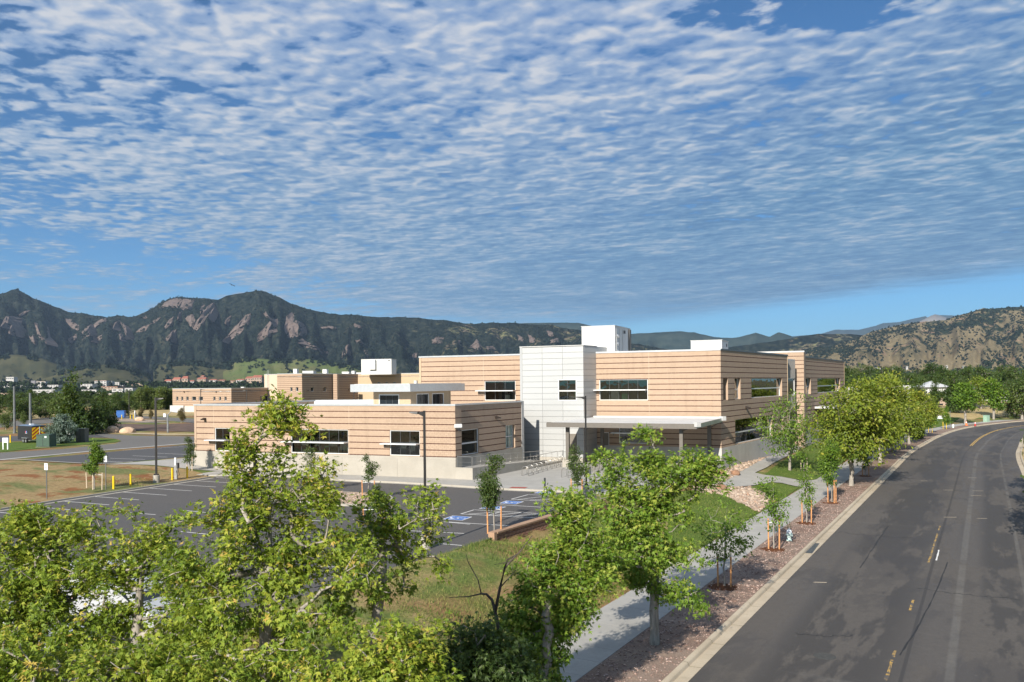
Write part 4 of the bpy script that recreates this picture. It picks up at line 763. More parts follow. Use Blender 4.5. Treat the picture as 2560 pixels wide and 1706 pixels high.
def window(wall, r, cols=1, bars=(0.47,), parent=None, depth=0.12, d=0.0, shade=None, bar_h=0.10, fw=0.075, glass='glass', room=True, frame='frame_alu', roomd=3.5, furn=0, name='window'):
    a0, a1, z0, z1 = r; wall.open.append((a0, a1, z0, z1)); df = d - depth
    mb = MB(); e = 0.004
    wall.box(mb, a0 + e, a1 - e, z1 - fw, z1 - e, df - 0.06, df + 0.05); wall.box(mb, a0 + e, a1 - e, z0 + e, z0 + fw, df - 0.06, df + 0.05)
    wall.box(mb, a0 + e, a0 + fw, z0 + fw, z1 - fw, df - 0.06, df + 0.05); wall.box(mb, a1 - fw, a1 - e, z0 + fw, z1 - fw, df - 0.06, df + 0.05)
    zs = [z0 + fw] ; hb = [z0 + (z1 - z0) * b for b in bars]
    rows = []; lo = z0 + fw
    for h in hb:
        wall.box(mb, a0 + fw, a1 - fw, h - bar_h / 2, h + bar_h / 2, df - 0.05, df + 0.04); rows.append((lo, h - bar_h / 2)); lo = h + bar_h / 2
    mm = []; rows.append((lo, z1 - fw)); cw = (a1 - a0 - 2 * fw) / cols
    for i in range(1, cols):
        x = a0 + fw + cw * i
        mm.append((x, z0 + fw, z1 - fw))
    o = mb.build(name, M[frame], parent)
    for x, zl, zh in mm: m = MB(); wall.box(m, x - 0.018, x + 0.018, zl, zh, df - 0.045, df + 0.01); m.build('mullion', M['dark_cap'], o)
    for i in range(cols):
        for zl, zh in rows:
            m = MB(); x0, x1 = a0 + fw + cw * i + (0.022 if i else 0), a0 + fw + cw * (i + 1) - (0.022 if i < cols - 1 else 0)
            m.add([wall.pt(x0, zl, df - 0.02), wall.pt(x1, zl, df - 0.02), wall.pt(x1, zh, df - 0.02), wall.pt(x0, zh, df - 0.02)], [(0, 1, 2, 3)]); m.build('pane', M[glass], o)
    for x0, x1 in ((a0 - 0.02, a0 + 0.003), (a1 - 0.003, a1 + 0.02)):      # reveal lining
        rv = MB(); wall.box(rv, x0, x1, z0, z1, df - 0.06, d - 0.004); rv.build('reveal', M['block_tan'] if frame == 'frame_alu' else M['panel_metal'], o)
    if room and glass == 'glass':
        m = MB(); A = (a0 - 0.6, a1 + 0.6, z0 - 0.8, z1 + 0.35); fr, bk = df - 0.32, df - roomd
        c = [wall.pt(a, z, dd_) for dd_ in (fr, bk) for (a, z) in ((A[0], A[2]), (A[1], A[2]), (A[1], A[3]), (A[0], A[3]))]
        m.add(c, [(4, 5, 6, 7), (0, 1, 5, 4), (1, 2, 6, 5), (2, 3, 7, 6), (3, 0, 4, 7)])
        wall.box(m, A[0], a0, A[2], A[3], fr - 0.02, fr); wall.box(m, a1, A[1], A[2], A[3], fr - 0.02, fr); wall.box(m, a0, a1, A[2], z0, fr - 0.02, fr); wall.box(m, a0, a1, z1, A[3], fr - 0.02, fr)
        m.build('room', M['room'], o)
        rg = random.Random(int(a0 * 97 + z0 * 31))
        for _ in range(furn):
            m = MB(); x = rg.uniform(a0 + 0.2, a1 - 0.8); ww = rg.uniform(0.4, 1.1); hh = rg.uniform(0.5, (z1 - z0) * 0.55); dp = rg.uniform(0.5, roomd - 1.0); wall.box(m, x, x + ww, z0 - 0.3, z0 + hh, df - 0.4 - dp, df - 0.4 - dp + 0.1); m.build('furniture', M[rg.choice(['room_green', 'room_pale', 'room_pale'])], o)
    if shade:
        x0, x1, zs_, out = shade; m = MB(); wall.box(m, x0, x1, zs_ - 0.05, zs_ + 0.06, df + 0.05, d + out); m.build('sunshade', M['frame_alu'], o, bevel=0.012)
        for x in (x0 + 0.15, x1 - 0.15): m = MB(); wall.box(m, x - 0.05, x + 0.05, zs_ - 0.28, zs_ - 0.05, d - 0.02, d + 0.10); m.build('bracket', M['grey_post'], o)
    return o
def cap_run(walls, z, parent, h=0.16, out=0.05, inn=0.30, mat='cap_metal', name='parapet_cap'):
    for (w_, a0, a1, d) in walls:
        m = MB(); w_.box(m, a0, a1, z, z + h, d - inn, d + out); m.build(name, M[mat], parent)
def wall_lamp(wall, a, z, parent, d=0.0):
    m = MB(); wall.box(m, a - 0.11, a + 0.11, z - 0.12, z + 0.12, d, d + 0.10); P = [wall.pt(a - 0.16, z - 0.1, d + 0.55), wall.pt(a + 0.16, z - 0.1, d + 0.55), wall.pt(a + 0.16, z - 0.1, d + 0.1), wall.pt(a - 0.16, z - 0.1, d + 0.1), wall.pt(a - 0.16, z + 0.0, d + 0.55), wall.pt(a + 0.16, z + 0.0, d + 0.55), wall.pt(a + 0.16, z + 0.14, d + 0.1), wall.pt(a - 0.16, z + 0.14, d + 0.1)]
    m.hexa(P); m.build('wall_lamp', M['bronze'], parent)

# ---- the school: low wing, white stair tower, two-storey block
SCH = tag(empty('school_building', (0, 90, 0)), 'tan banded masonry school with low wing, white stair tower and two storeys', 'building')
SCH.location = (0, 0, 0)
WP0, WP1, WP2 = Vector((-34.46, 86.65, 0)), Vector((-5.39, 75.4, 0)), Vector((1.22, 87.3, 0))
WZT, WZC = 7.0, 2.12
WF = Wall(WP0, WP1, SCH)
r1 = WF.rect(536.5, 1071.5, 575, 1127); r2 = WF.rect(727, 1076, 871, 1136); r3 = WF.rect(974, 1077.5, 1050, 1140)
wz1 = WZT - 0.59 - 3 * MODULE + 0.04; wz0 = WZC + 0.05
def fix(r): return (r[0], r[1], wz0, wz1)
r1, r2, r3 = fix(r1), fix(r2), fix(r3)
window(WF, r1, 2, (0.46,), SCH, shade=(r1[0] - 0.8, r1[1] - 0.05, wz0 + 0.47 * (wz1 - wz0), 0.75), furn=2)
window(WF, r2, 6, (0.46,), SCH, shade=(r2[0] - 0.8, r2[1] - 0.05, wz0 + 0.47 * (wz1 - wz0), 0.75), furn=5)
window(WF, r3, 3, (0.46,), SCH, shade=(r3[0] - 0.7, r3[1] - 0.05, wz0 + 0.47 * (wz1 - wz0), 0.75), furn=3)
WS = Wall(WP1, WP2, SCH); WSD = -0.26                # main face set back behind the corner pier
PIER = 1.05
ra = WS.rect(1154, 1074, 1197.5, 1136, WSD); rb = WS.rect(1264, 1063, 1288, 1120, WSD); ra, rb = fix(ra), fix(rb)
window(WS, ra, 1, (0.46,), SCH, d=WSD, depth=0.16, furn=2, bar_h=0.14); window(WS, rb, 2, (0.5,), SCH, d=WSD, depth=0.35, glass='painted_reflection_glass', room=False)
WF.backing(0, WF.L, WZC, WZT, M['mortar']); lay(WF, 0, WF.L, WZC, WZT)
WS.backing(0, WS.L, WZC, WZT, M['mortar'], d=WSD); lay(WS, PIER, WS.L, WZC, WZT, d=WSD)
PW = Wall(WP1, WP1 + (WP2 - WP1).normalized() * PIER, SCH); PW.backing(0, PIER, WZC, WZT - 0.59, M['mortar'], th=0.5, name='corner_pier'); lay(PW, 0, PIER, WZC, WZT - 0.59 + 0.0)
pr = Wall(WS.pt(PIER, 0, 0), WS.pt(PIER, 0, WSD), SCH)
mb = MB(); WS.box(mb, 0, PIER, WZT - 0.58, WZT - 0.02, WSD, 0.0); mb.build('corner_pier', M['block_tan'], SCH)
wall_lamp(WF, WF.px(513, 1048)[0], WF.px(513, 1048)[1], SCH); wall_lamp(WS, WS.px(1239, 1044, WSD)[0], WS.px(1239, 1044, WSD)[1], SCH, WSD)
# concrete base in cast panels
def base_panels(wall, a0, a1, z0, z1, n, d=0.05, th=0.4, mat='concrete', zl=None):
    for i in range(n):
        x0, x1 = a0 + (a1 - a0) * i / n + 0.008, a0 + (a1 - a0) * (i + 1) / n - 0.008
        m = MB(); wall.box(m, x0, x1, z0, z1 - 0.24, d - th, d, random.random()); m.build('base_panel', M[mat], SCH)
    m = MB(); wall.box(m, a0, a1, z1 - 0.235, z1 - 0.004, d - th, d - 0.012); m.build('base_ledge', M[mat], SCH)
    m = MB(); wall.box(m, a0 + 0.02, a1 - 0.02, z0, z1 - 0.02, d - th, d - 0.03); m.build('base_core', M['grey_conc'], SCH)
base_panels(WF, -0.02, WF.L + 0.03, -0.3, WZC, 10); base_panels(WS, 0.06, WS.L, -0.3, WZC, 4, d=WSD + 0.06)
mb = MB(); WS.box(mb, 0.05, PIER + 0.03, -0.3, WZC - 0.01, WSD, 0.045); mb.build('base_panel', M['concrete'], SCH)
# security camera on the corner
mb = MB(); c = PW.pt(0.25, 5.1, 0.15); mb.box((c.x, c.y, c.z), (0.75, 0.4, 0.36), 0.2); mb.build('security_camera', M['unit_white'], SCH, bevel=0.04); mb = MB(); mb.box((c.x + 0.1, c.y - 0.05, c.z - 0.35), (0.22, 0.25, 0.3)); mb.build('camera_dome', M['black_metal'], SCH)
# ---- two-storey block
E1 = Vector((0.918, -0.3966, 0)).normalized(); N1 = Vector((E1.y, -E1.x, 0))
MP0 = Vector((-11.77, 101.6, 0)); MC = Vector((22.69, 86.74, 0)); MZT, MZC = 12.42, 1.84
MF = Wall(MP0, MC, SCH)
PIL = 0.95
mc = MF.pt(MF.L, 0, 0.35)
MR = Wall(mc, (37.7, 109.3), SCH)
TOWR = Vector((8.0, 89.6, 0)); TOWL = TOWR - E1 * 7.7
s5 = MZT - 0.59
uz1 = s5 - 4 * MODULE + 0.05 + MODULE * 0; 
rM1 = MF.rect(1498, 948, 1620, 1001.7); rML = MF.rect(1211, 953, 1289, 1001.4); uz1 = rM1[3]; uz1 = s5 - round((s5 - uz1) / MODULE) * MODULE; uz0 = uz1 - 4 * MODULE + 0.06
up = lambda r: (r[0], r[1], uz0, uz1)
rM1, rML = up(rM1), up(rML)
window(MF, rM1, 5, (0.49,), SCH, shade=(rM1[0] - 0.55, rM1[1] - 0.1, uz0 + 0.49 * (uz1 - uz0), 0.8), furn=5, roomd=5); window(MF, rML, 3, (0.49,), SCH, shade=(rML[0] - 0.9, rML[1], uz0 + 0.49 * (uz1 - uz0), 0.8), furn=3, roomd=5)
rM2 = MF.rect(1547.5, 1068, 1621, 1110); window(MF, rM2, 3, (0.62,), SCH, shade=(rM2[0] - 0.8, rM2[1] - 0.1, MF.px(1580, 1083)[1], 0.8), furn=4, roomd=5)
rD = MF.rect(1507, 1081, 1523, 1135); rD = (rD[0], rD[1], 0.1, rD[3]); MF.open.append(rD)
mb = MB(); MF.box(mb, rD[0] + 0.06, rD[1] - 0.06, 0.12, rD[3] - 0.08, -0.16, -0.10); dr = mb.build('door', M['door_paint'], SCH); mb = MB(); MF.box(mb, rD[0], rD[0] + 0.06, 0.1, rD[3], -0.2, -0.03); MF.box(mb, rD[1] - 0.06, rD[1], 0.1, rD[3], -0.2, -0.03); MF.box(mb, rD[0], rD[1], rD[3] - 0.08, rD[3], -0.2, -0.03); mb.build('door_frame', M['frame_alu'], dr); mb = MB(); MF.box(mb, rD[0] + 0.14, rD[0] + 0.2, 1.1, 1.3, -0.1, -0.04); mb.build('handle', M['chrome'], dr)
MF.backing(0, MF.L - PIL, MZC, MZT, M['mortar']); lay(MF, 0, MF.L - PIL, MZC, MZT)
PF = Wall(MF.pt(MF.L - PIL, 0, 0.35), MF.pt(MF.L, 0, 0.35), SCH); PF.backing(0, PIL, MZC, MZT, M['mortar'], 'corner_pier', th=0.7); lay(PF, 0, PIL, MZC, MZT)
PSd = Wall(MF.pt(MF.L - PIL, 0, 0.0), MF.pt(MF.L - PIL, 0, 0.35), SCH)
base_panels(MF, 12, MF.L - PIL, -0.5, MZC, 6, mat='panel_conc'); base_panels(PF, 0, PIL + 0.05, -1.2, MZC, 1, mat='panel_conc')
# its street side
zt = uz1
rS = []
for (u0, u1, dep, cols, nm) in ((1807, 1813, 0.55, 1, 'slot'), (1836.5, 1851, 0.22, 1, 'w'), (1878.5, 1955, 0.22, 1, 'w')):
    a0 = MR.px(u0, 960)[0]; a1 = MR.px(u1, 960)[0]
    if nm == 'slot': a1 += 0.9; a0 = max(a0, 0.75)
    window(MR, (a0, a1, uz0, uz1), cols, (0.47,) if nm == 'w' else (), SCH, depth=dep + 0.12, furn=2, bar_h=0.13, glass='glass' if nm == 'w' else 'far_glass')
lz0 = MZC + 0.06; lz1 = lz0 + 4 * MODULE + 0.35
for (u0, u1, cols) in ((1838, 1932, 1), (1949.5, 1960, 1)):
    a0 = MR.px(u0, 1075)[0]; a1 = MR.px(u1, 1065)[0]; window(MR, (a0, a1, lz0, lz1), cols, (0.45,), SCH, depth=0.34, furn=4, bar_h=0.14)
MR.backing(0, MR.L, MZC, MZT, M['mortar'], th=0.7); lay(MR, 0, MR.L, MZC, MZT); base_panels(MR, -0.04, MR.L, -1.3, MZC, 12, mat='panel_conc')
for u, v in ((1864, 1019), (1965, 1008)):
    a, z = MR.px(u, v); wall_lamp(MR, a, z, SCH)
# metal bay and second block
BY = Wall(MR.pt(MR.L, 0, -0.5), MR.pt(MR.L + 5.6, 0, -0.5), SCH)
rb_ = (BY.L * 0.25, BY.L * 0.98, uz0, uz1); window(BY, rb_, 1, (), SCH, depth=0.06, furn=1, glass='far_glass', room=False)
mb = MB(); k = 0
for c in BY.cells(0, BY.L, 4.7, 11.9): BY.box(mb, c[0], c[1], c[2], c[3], -0.3, 0)
x = 0.1
while x < BY.L:
    for zz in ((4.7, uz0), (uz1, 11.9)): BY.box(mb, x, x + 0.12, zz[0], zz[1], 0, 0.06)
    x += 0.32
mb.build('metal_bay', M['ribbed_metal'], SCH); cap_run([(BY, 0, BY.L, 0)], 11.9, SCH, mat='white_metal')
mb = MB(); BY.box(mb, 0, BY.L, -0.6, 4.7, -3.2, -2.6); mb.build('recess_wall', M['block_dark'], SCH)
P2C = Vector((42.34, 116.0, 0)); P2 = Wall(P2C - E1 * 7.5, P2C, SCH); P2.backing(0, P2.L, -1, 13.15, M['mortar'], 'stair_pier'); lay(P2, 0, P2.L, 0.5, 13.15); cap_run([(P2, -0.1, P2.L + 0.08, 0)], 13.15, SCH, 0.22, mat='white_metal')
P2S = Wall(P2C, P2C + Vector((0.511, 0.86, 0)) * 1.2, SCH); P2S.backing(0, 1.2, -1, 13.15, M['block_tan'], 'stair_pier')
MR2 = Wall(P2C + Vector((0.511, 0.86, 0)) * 1.2 - Vector((0.86, -0.51, 0)) * 0.1, (61.5, 148.0), SCH)
for (u0, u1) in ((2012, 2027), (2043.5, 2100)):
    a0 = max(MR2.px(u0, 960)[0], 0.3); a1 = MR2.px(u1, 960)[0]; window(MR2, (a0, a1, uz0, uz1), 1, (0.47,), SCH, depth=0.4, bar_h=0.15)
MR2.backing(0, MR2.L, MZC, MZT, M['mortar']); lay(MR2, 0, MR2.L, MZC, MZT); base_panels(MR2, 0, MR2.L, -1.5, MZC, 10, mat='panel_conc')
# entrance canopy far along the street side
mb = MB(); MR2.box(mb, 7, 21, 4.7, 5.0, 0.05, 3.6); mb.build('entrance_canopy', M['white_metal'], SCH)
for x in (8, 20): mb = MB(); MR2.box(mb, x, x + 0.35, -1, 4.7, 2.9, 3.25); mb.build('canopy_post', M['taupe_paint'], SCH)
# parapet caps, roofs, back walls
cap_run([(WF, -0.05, WF.L + 0.05, 0.02), (WS, 0.3, WS.L, 0.02 + WSD)], WZT, SCH)
mb = MB(); WS.box(mb, -0.02, PIER + 0.05, WZT, WZT + 0.158, WSD - 0.1, 0.045); mb.build('parapet_cap', M['cap_metal'], SCH)
cap_run([(MF, -0.05, MF.L - PIL, 0.02), (PF, -0.05, PIL + 0.02, 0.02)], MZT, SCH, 0.18); cap_run([(MR, 0, MR.L, 0.02), (MR2, 0, MR2.L, 0.02)], MZT, SCH, 0.18, mat='dark_cap')
WB0 = Vector((-25.5, 103.2, 0))
def slab_poly(name, poly, z, mat): return MB().prism([tuple(p)[:2] for p in poly], z - 0.3, z, 0.5).build(name, mat, SCH)
slab_poly('roof', [WF.pt(0, 0, -0.29), WF.pt(WF.L - 0.9, 0, -0.29), WS.pt(0.9, 0, WSD - 0.29), WS.pt(WS.L, 0, WSD - 0.29), MF.pt(12.5, 0, 0.02), MF.pt(0, 0, 0.02), WB0], 6.35, M['membrane'])
WL = Wall(WB0, WP0, SCH); WL.backing(0, WL.L, -0.3, WZT, M['block_tan']); WBk = Wall(Vector((-10.5, 103.6, 0)), WB0, SCH); WBk.backing(0, WBk.L, -0.3, WZT, M['membrane'])
mb = MB(); WF.box(mb, 0.3, WF.L - 1.0, 6.35, 6.98, -0.36, -0.30); WBk.box(mb, 0, WBk.L, 6.35, 7.0, -0.5, -0.3); mb.build('parapet_lining', M['membrane'], SCH)
cap_run([(WBk, 0, WBk.L, 0), (WL, 0, WL.L, 0)], WZT, SCH)
MB1 = MR.p1 - E1 * 36; slab_poly('roof', [MF.pt(0, 0, -0.3), MF.pt(MF.L, 0, -0.3), MR.pt(MR.L, 0, -0.3), MB1], 11.9, M['membrane'])
mB = Wall(MR.p1, MB1, SCH); mB.backing(0, mB.L, -0.5, MZT, M['stucco']); mL = Wall(MB1, MP0, SCH); mL.backing(0, mL.L, -0.5, MZT, M['stucco'])
b2 = Vector((61.5, 148, 0)) - E1 * 22; slab_poly('roof', [MR2.pt(0, 0, -0.3), MR2.pt(MR2.L, 0, -0.3), b2, P2.pt(0, 0, -0.3)], 11.9, M['membrane']); w2 = Wall(MR2.p1, b2, SCH); w2.backing(0, w2.L, -0.5, MZT, M['stucco']); w3 = Wall(b2, P2.p0, SCH); w3.backing(0, w3.L, -.5, MZT, M['stucco'])
# ---- white stair tower: metal panels
TZ = 13.22
TF = Wall(TOWL, TOWR, SCH); TB = TOWR + Vector((0.537, 0.843, 0)) * 3.4; TS = Wall(TOWR, TB, SCH)
rT = TF.rect(1395, 948.7, 1442, 1002.3); window(TF, rT, 2, (0.46,), SCH, depth=0.05, bar_h=0.16, fw=0.11, frame='white_metal', furn=3, roomd=5)
rTD = TF.rect(1421, 1082.7, 1444.5, 1142); rTD = (rTD[0], rTD[1], 0.1, rTD[3]); TF.open.append(rTD)
mb = MB(); TF.box(mb, rTD[0] + 0.07, rTD[1] - 0.07, 0.12, rTD[3] - 0.08, -0.1, -0.03); dr = mb.build('door', M['door_paint'], SCH); mb = MB(); TF.box(mb, rTD[0], rTD[0] + 0.07, 0.1, rTD[3], -0.2, 0.02); TF.box(mb, rTD[1] - 0.07, rTD[1], 0.1, rTD[3], -0.2, 0.02); TF.box(mb, rTD[0], rTD[1], rTD[3] - 0.08, rTD[3], -0.2, 0.02); mb.build('door_frame', M['white_metal'], dr); mb = MB(); TF.box(mb, rTD[0] + 0.14, rTD[0] + 0.2, 1.15, 1.35, -0.03, 0.05); mb.build('handle', M['chrome'], dr)
TF.backing(0, TF.L, 0, TZ, M['grey_post'], 'tower_core', d=-0.05); TS.backing(0, TS.L, 0, TZ, M['grey_post'], 'tower_core', d=-0.05)
ph = 0.66
for wl, ncol in ((TF, (0.0, 0.36, 0.68, 1.0)), (TS, (0, 1.0))):
    z = 0.62; row = 0
    while z < TZ - 0.1:
        zt = min(z + ph, TZ - 0.02); sh = (row % 2) * 0.0
        for i in range(len(ncol) - 1):
            t = random.random()
            for c in wl.cells(wl.L * ncol[i] + (0.012 if i else 0), wl.L * ncol[i + 1] - (0.012 if i < len(ncol) - 2 else 0), z + 0.014, zt - 0.014): m = MB(); wl.box(m, c[0], c[1], c[2], c[3], -0.04, 0.0, t); m.build('metal_panel', M['panel_metal'], SCH)
        z = zt; row += 1
mb = MB(); TF.box(mb, 0, TF.L + 0.05, 0.0, 0.62, -0.3, 0.05); TS.box(mb, 0.06, TS.L, 0.0, 0.61, -0.3, 0.05); mb.build('tower_base', M['concrete'], SCH)
cap_run([(TF, -0.02, TF.L + 0.03, 0.01), (TS, 0.03, TS.L, 0.01)], TZ, SCH, 0.08, mat='white_metal')
TBL = TOWL + Vector((0.537, 0.843, 0)) * 8; slab_poly('roof', [TF.pt(0, 0, -0.05), TF.pt(TF.L, 0, -0.05), TS.pt(TS.L, 0, -0.05), TOWR + Vector((0.537, 0.843, 0)) * 8, TBL], TZ - 0.05, M['membrane'])
tl = Wall(TBL, TOWL, SCH); tl.backing(0, tl.L, 0, TZ, M['panel_metal'], 'tower_core'); tb = Wall(TOWR + Vector((0.537, 0.843, 0)) * 8, TBL, SCH); tb.backing(0, tb.L, 11, TZ, M['panel_metal'], 'tower_core')
t2 = Wall(TS.p1, TOWR + Vector((0.537, 0.843, 0)) * 8, SCH); t2.backing(0, t2.L, 11, TZ, M['panel_metal'], 'tower_core')
mb = MB(); WS.box(mb, WS.L - 0.02, WS.L + 0.5, 0, WZT + 0.1, WSD - 0.3, WSD + 0.05); mb.build('end_flashing', M['panel_metal'], SCH)
# ---- clerestory box on the wing roof
CLC = Vector((-10.7, 84.0, 0)); SD = Vector((0.5, 0.866, 0)); CF = Wall(CLC - E1 * 7.5, CLC, SCH); CS = Wall(CLC, CLC + SD * 10.4, SCH)
pl = [CF.p0, CF.p1, CS.p1, CS.p1 - E1 * 7.5]; mb = MB(); mb.prism([tuple(p)[:2] for p in pl], 8.3, 9.12); mb.build('clerestory_roof', M['cap_metal'], SCH)
mb = MB(); mb.prism([tuple(p)[:2] for p in [CF.pt(0.3, 0, -0.3), CF.pt(CF.L - .3, 0, -0.3), CS.pt(CS.L - .3, 0, -0.3), CS.pt(CS.L - .3, 0, -7.2)]], 9.12, 9.15); mb.build('clerestory_roof', M['membrane'], SCH)
c0 = CF.pt(1.9, 0, -1.6); c1 = CF.pt(CF.L - 0.9, 0, -1.6); CF2 = Wall(c0, c1, SCH); CS2 = Wall(c1, c1 + SD * 7.6, SCH)
a = CF2.rect(947, 995, 998, 1012); window(CF2, (a[0], a[1], 6.5, 8.0), 3, (), SCH, depth=0.06, glass='far_glass', room=False, fw=0.1)
for q in (0.14, 0.52): window(CS2, (CS2.L * q, CS2.L * (q + 0.30), 6.5, 8.05), 3, (), SCH, depth=0.06, glass='far_glass', room=False, fw=0.09)
CF2.backing(0, CF2.L, 6.3, 8.3, M['stucco']); CS2.backing(0, CS2.L, 6.3, 8.3, M['stucco'])
c3 = Wall(c1 + SD * 7.6, c0 + SD * 7.6, SCH); c3.backing(0, c3.L, 6.3, 8.3, M['stucco']); c4 = Wall(c0 + SD * 7.6, c0, SCH); c4.backing(0, c4.L, 6.3, 8.3, M['stucco'])
# blocks: the 300 of the wing face beside its corner as single pieces, the rest as one mesh per colour
near = [b for b in BRICKS if b[0] is WF and b[6] == 0 and b[2] - b[1] > 0.38 and b[4] - b[3] > 0.12]; near.sort(key=lambda b: -b[1]); near = near[:300]; nid = set(id(b) for b in near)
lay_mesh([b for b in BRICKS if id(b) not in nid], 'block_courses', SCH)
var = []
b0 = near[0]; bl, bh = b0[2] - b0[1], b0[4] - b0[3]
for k in range(8):
    m = MB(); m.box((bl / 2, -0.008, bh / 2), (bl, 0.016, bh), 0, 0.12 + 0.1 * k); var.append(m.mesh('block', M['block_tan']))
rzw = math.atan2(WF.e.y, WF.e.x)
for b in near:
    o = link('block', random.choice(var), SCH); p = WF.pt(b[1], b[3], 0); o.location = p; o.rotation_euler = (0, 0, rzw)
for wl_, us_, z0_, z1_ in ((WF, (533, 871.5, 1051.5), WZC, WZT), (MF, (1621.5, 1208), MZC, MZT)):
    for u_ in us_: x = wl_.px(u_, 1050 if wl_ is WF else 960)[0]; m = MB(); wl_.box(m, x + 0.03, x + 0.055, z0_, z1_ - 0.01, 0.0, 0.009); m.build('control_joint', M['stucco_light'], SCH)
# ---- rooftop units
def rooftop_unit(name, c, e, L, W, H, z, label, legs=False):
    root = tag(empty(name, (c.x, c.y, z), math.atan2(e.y, e.x)), label, 'rooftop unit', 'white rooftop air units'); m = MB(); m.box((0, 0, H / 2 + 0.2), (L, W, H - 0.2)); m.build('housing', M['unit_white'], root, bevel=0.03)
    m = MB(); m.box((0, 0, 0.1), (L - 0.2, W - 0.2, 0.24)); m.build('curb', M['galv'], root); m = MB(); m.box((0, 0, H + 0.13), (L + 0.12, W + 0.12, 0.06)); m.build('lid', M['unit_white'], root); return root
ru = at(1562, 870, 95); U1 = rooftop_unit('rooftop_unit', Vector((ru.x - 1.75, ru.y + 3.4, 0)) , E1, 4.1, 7.0, 3.75, 11.9, 'tall white rooftop air unit with pipework behind the parapet')
for y in (-2.4, -1.0, 0.5):
    m = MB(); m.box((2.08, y, 2.0), (0.03, 1.25, 3.2)); m.build('access_panel', M['white_metal'], U1)
m = MB(); m.box((2.12, 0.6, 3.3), (0.06, 0.7, 0.36)); m.build('nameplate', M['ink'], U1); m = MB(); m.box((2.14, 3.0, 2.1), (0.12, 0.9, 3.3)); m.build('louvre', M['taupe_paint'], U1)
for zz in (0.8, 1.7, 2.6): m = MB(); m.lathe([(0.14, -0.2), (0.18, 0), (0.14, 0.2)], (2.2, -2.9, zz), 8); m.build('valve', M['galv'], U1)
m = MB(); m.tube([(2.2, -2.2, 0.4), (2.2, -2.2, 2.7), (2.2, 0.2, 3.0)], 0.035, 6); m.tube([(2.2, -3.2, 0.4), (2.2, -3.2, 2.8)], 0.05, 6); m.build('pipe', M['galv'], U1)
ru = at(1823, 868, 97); U2 = rooftop_unit('rooftop_unit', Vector((ru.x - 1.8, ru.y + 2.2, 0)), E1, 3.7, 5.2, 2.0, 11.9, 'low white rooftop air unit near the street corner')
for x in (1.2, 1.6): m = MB(); m.box((x, -2.62, 1.2), (0.06, 0.04, 1.9)); m.build('seam_strip', M['galv'], U2)
m = MB(); m.box((1.87, 1.2, 1.6), (0.03, 0.5, 0.4)); m.build('nameplate', M['ink'], U2)
for k in range(3):
    q = at(1494 + k * 9, 878, 95.5 + 0.5 * k); root = tag(empty('exhaust_fan', (q.x, q.y, 11.9)), 'silver domed exhaust fan ' + ('behind the tower parapet', 'between two other fans by the tall white unit', 'touching the tall white rooftop unit')[k], 'exhaust fan', 'silver exhaust fans'); m = MB(); m.lathe([(0.25, 0), (0.25, 0.45)], n=12); m.build('curb', M['galv'], root); m = MB(); m.lathe([(0.42, 0.45), (0.46, 0.62), (0.40, 0.85), (0.22, 0.98), (0.05, 1.0)], n=14); m.build('dome', M['galv'], root, smooth=True)
# ---- entrance canopy over the bike racks
CAN = tag(empty('bicycle_canopy'), 'flat taupe steel canopy on four square posts beside the white tower', 'canopy')
fl, fr_ = Vector((3.64, 84.55, 0)), Vector((18.0, 78.35, 0)); bl_, br_ = Vector((9.24, 91.0, 0)), Vector((22.35, 85.35, 0))
def slabq(P, z0s, z1s): return [(*P[i].xy, z0s[i]) for i in range(4)] + [(*P[i].xy, z1s[i]) for i in range(4)]
zf, zb = 4.86, 5.12; Q = [fl, fr_, br_, bl_]
mb = MB(); mb.hexa(slabq(Q, (zf - 0.08, zf - 0.08, zb - 0.08, zb - 0.08), (zf, zf, zb, zb))); mb.build('roof_deck', M['membrane'], CAN)
def beam(p, q, z0, z1, w_, h, mat, name, par):
    d = (q - p); L = d.length; d.normalize(); n = Vector((-d.y, d.x, 0)) * w_ / 2; P = [p + n * -1, q - n, q + n, p + n]
    m = MB(); m.hexa([(*P[0].xy, z0 - h), (*P[1].xy, z1 - h), (*P[2].xy, z1 - h), (*P[3].xy, z0 - h), (*P[0].xy, z0), (*P[1].xy, z1), (*P[2].xy, z1), (*P[3].xy, z0)]); return m.build(name, M[mat], par)
beam(fl, fr_, zf + 0.05, zf + 0.05, 0.12, 0.5, 'taupe_paint', 'fascia', CAN); beam(bl_, br_, zb + 0.16, zb + 0.16, 0.12, 0.5, 'white_metal', 'fascia', CAN); beam(fr_, br_, zf + 0.02, zb + 0.02, 0.14, 0.42, 'galv', 'side_beam', CAN); beam(fl, bl_, zf - 0.03, zb - 0.03, 0.14, 0.42, 'taupe_paint', 'side_beam', CAN)
posts = [Vector((5.86, 84.9, 0)), Vector((16.9, 80.1, 0)), Vector((10.1, 90.0, 0)), Vector((20.95, 85.2, 0))]
for i, p in enumerate(posts):
    zt = zf - 0.1 if i < 2 else zb - 0.1; m = MB(); m.box((p.x, p.y, (zt + 0.8) / 2), (0.36, 0.36, zt - 0.8), -0.41); m.build('post', M['taupe_paint'], CAN, bevel=0.02); m = MB(); m.box((p.x, p.y, 0.4), (0.95, 0.95, 1.0), -0.41); m.build('pier', M['concrete'], CAN, bevel=0.03)
for i in (0, 1): beam(posts[i] - N1 * -1.0, posts[i + 2] + N1 * -1.0, zf - 0.1, zb - 0.1, 0.2, 0.3, 'black_metal', 'cross_beam', CAN)
for k in range(1, 6):
    t = k / 6; beam(fl.lerp(bl_, t), fr_.lerp(br_, t), zf + (zb - zf) * t - 0.09, zf + (zb - zf) * t - 0.09, 0.12, 0.2, 'black_metal', 'purlin', CAN)
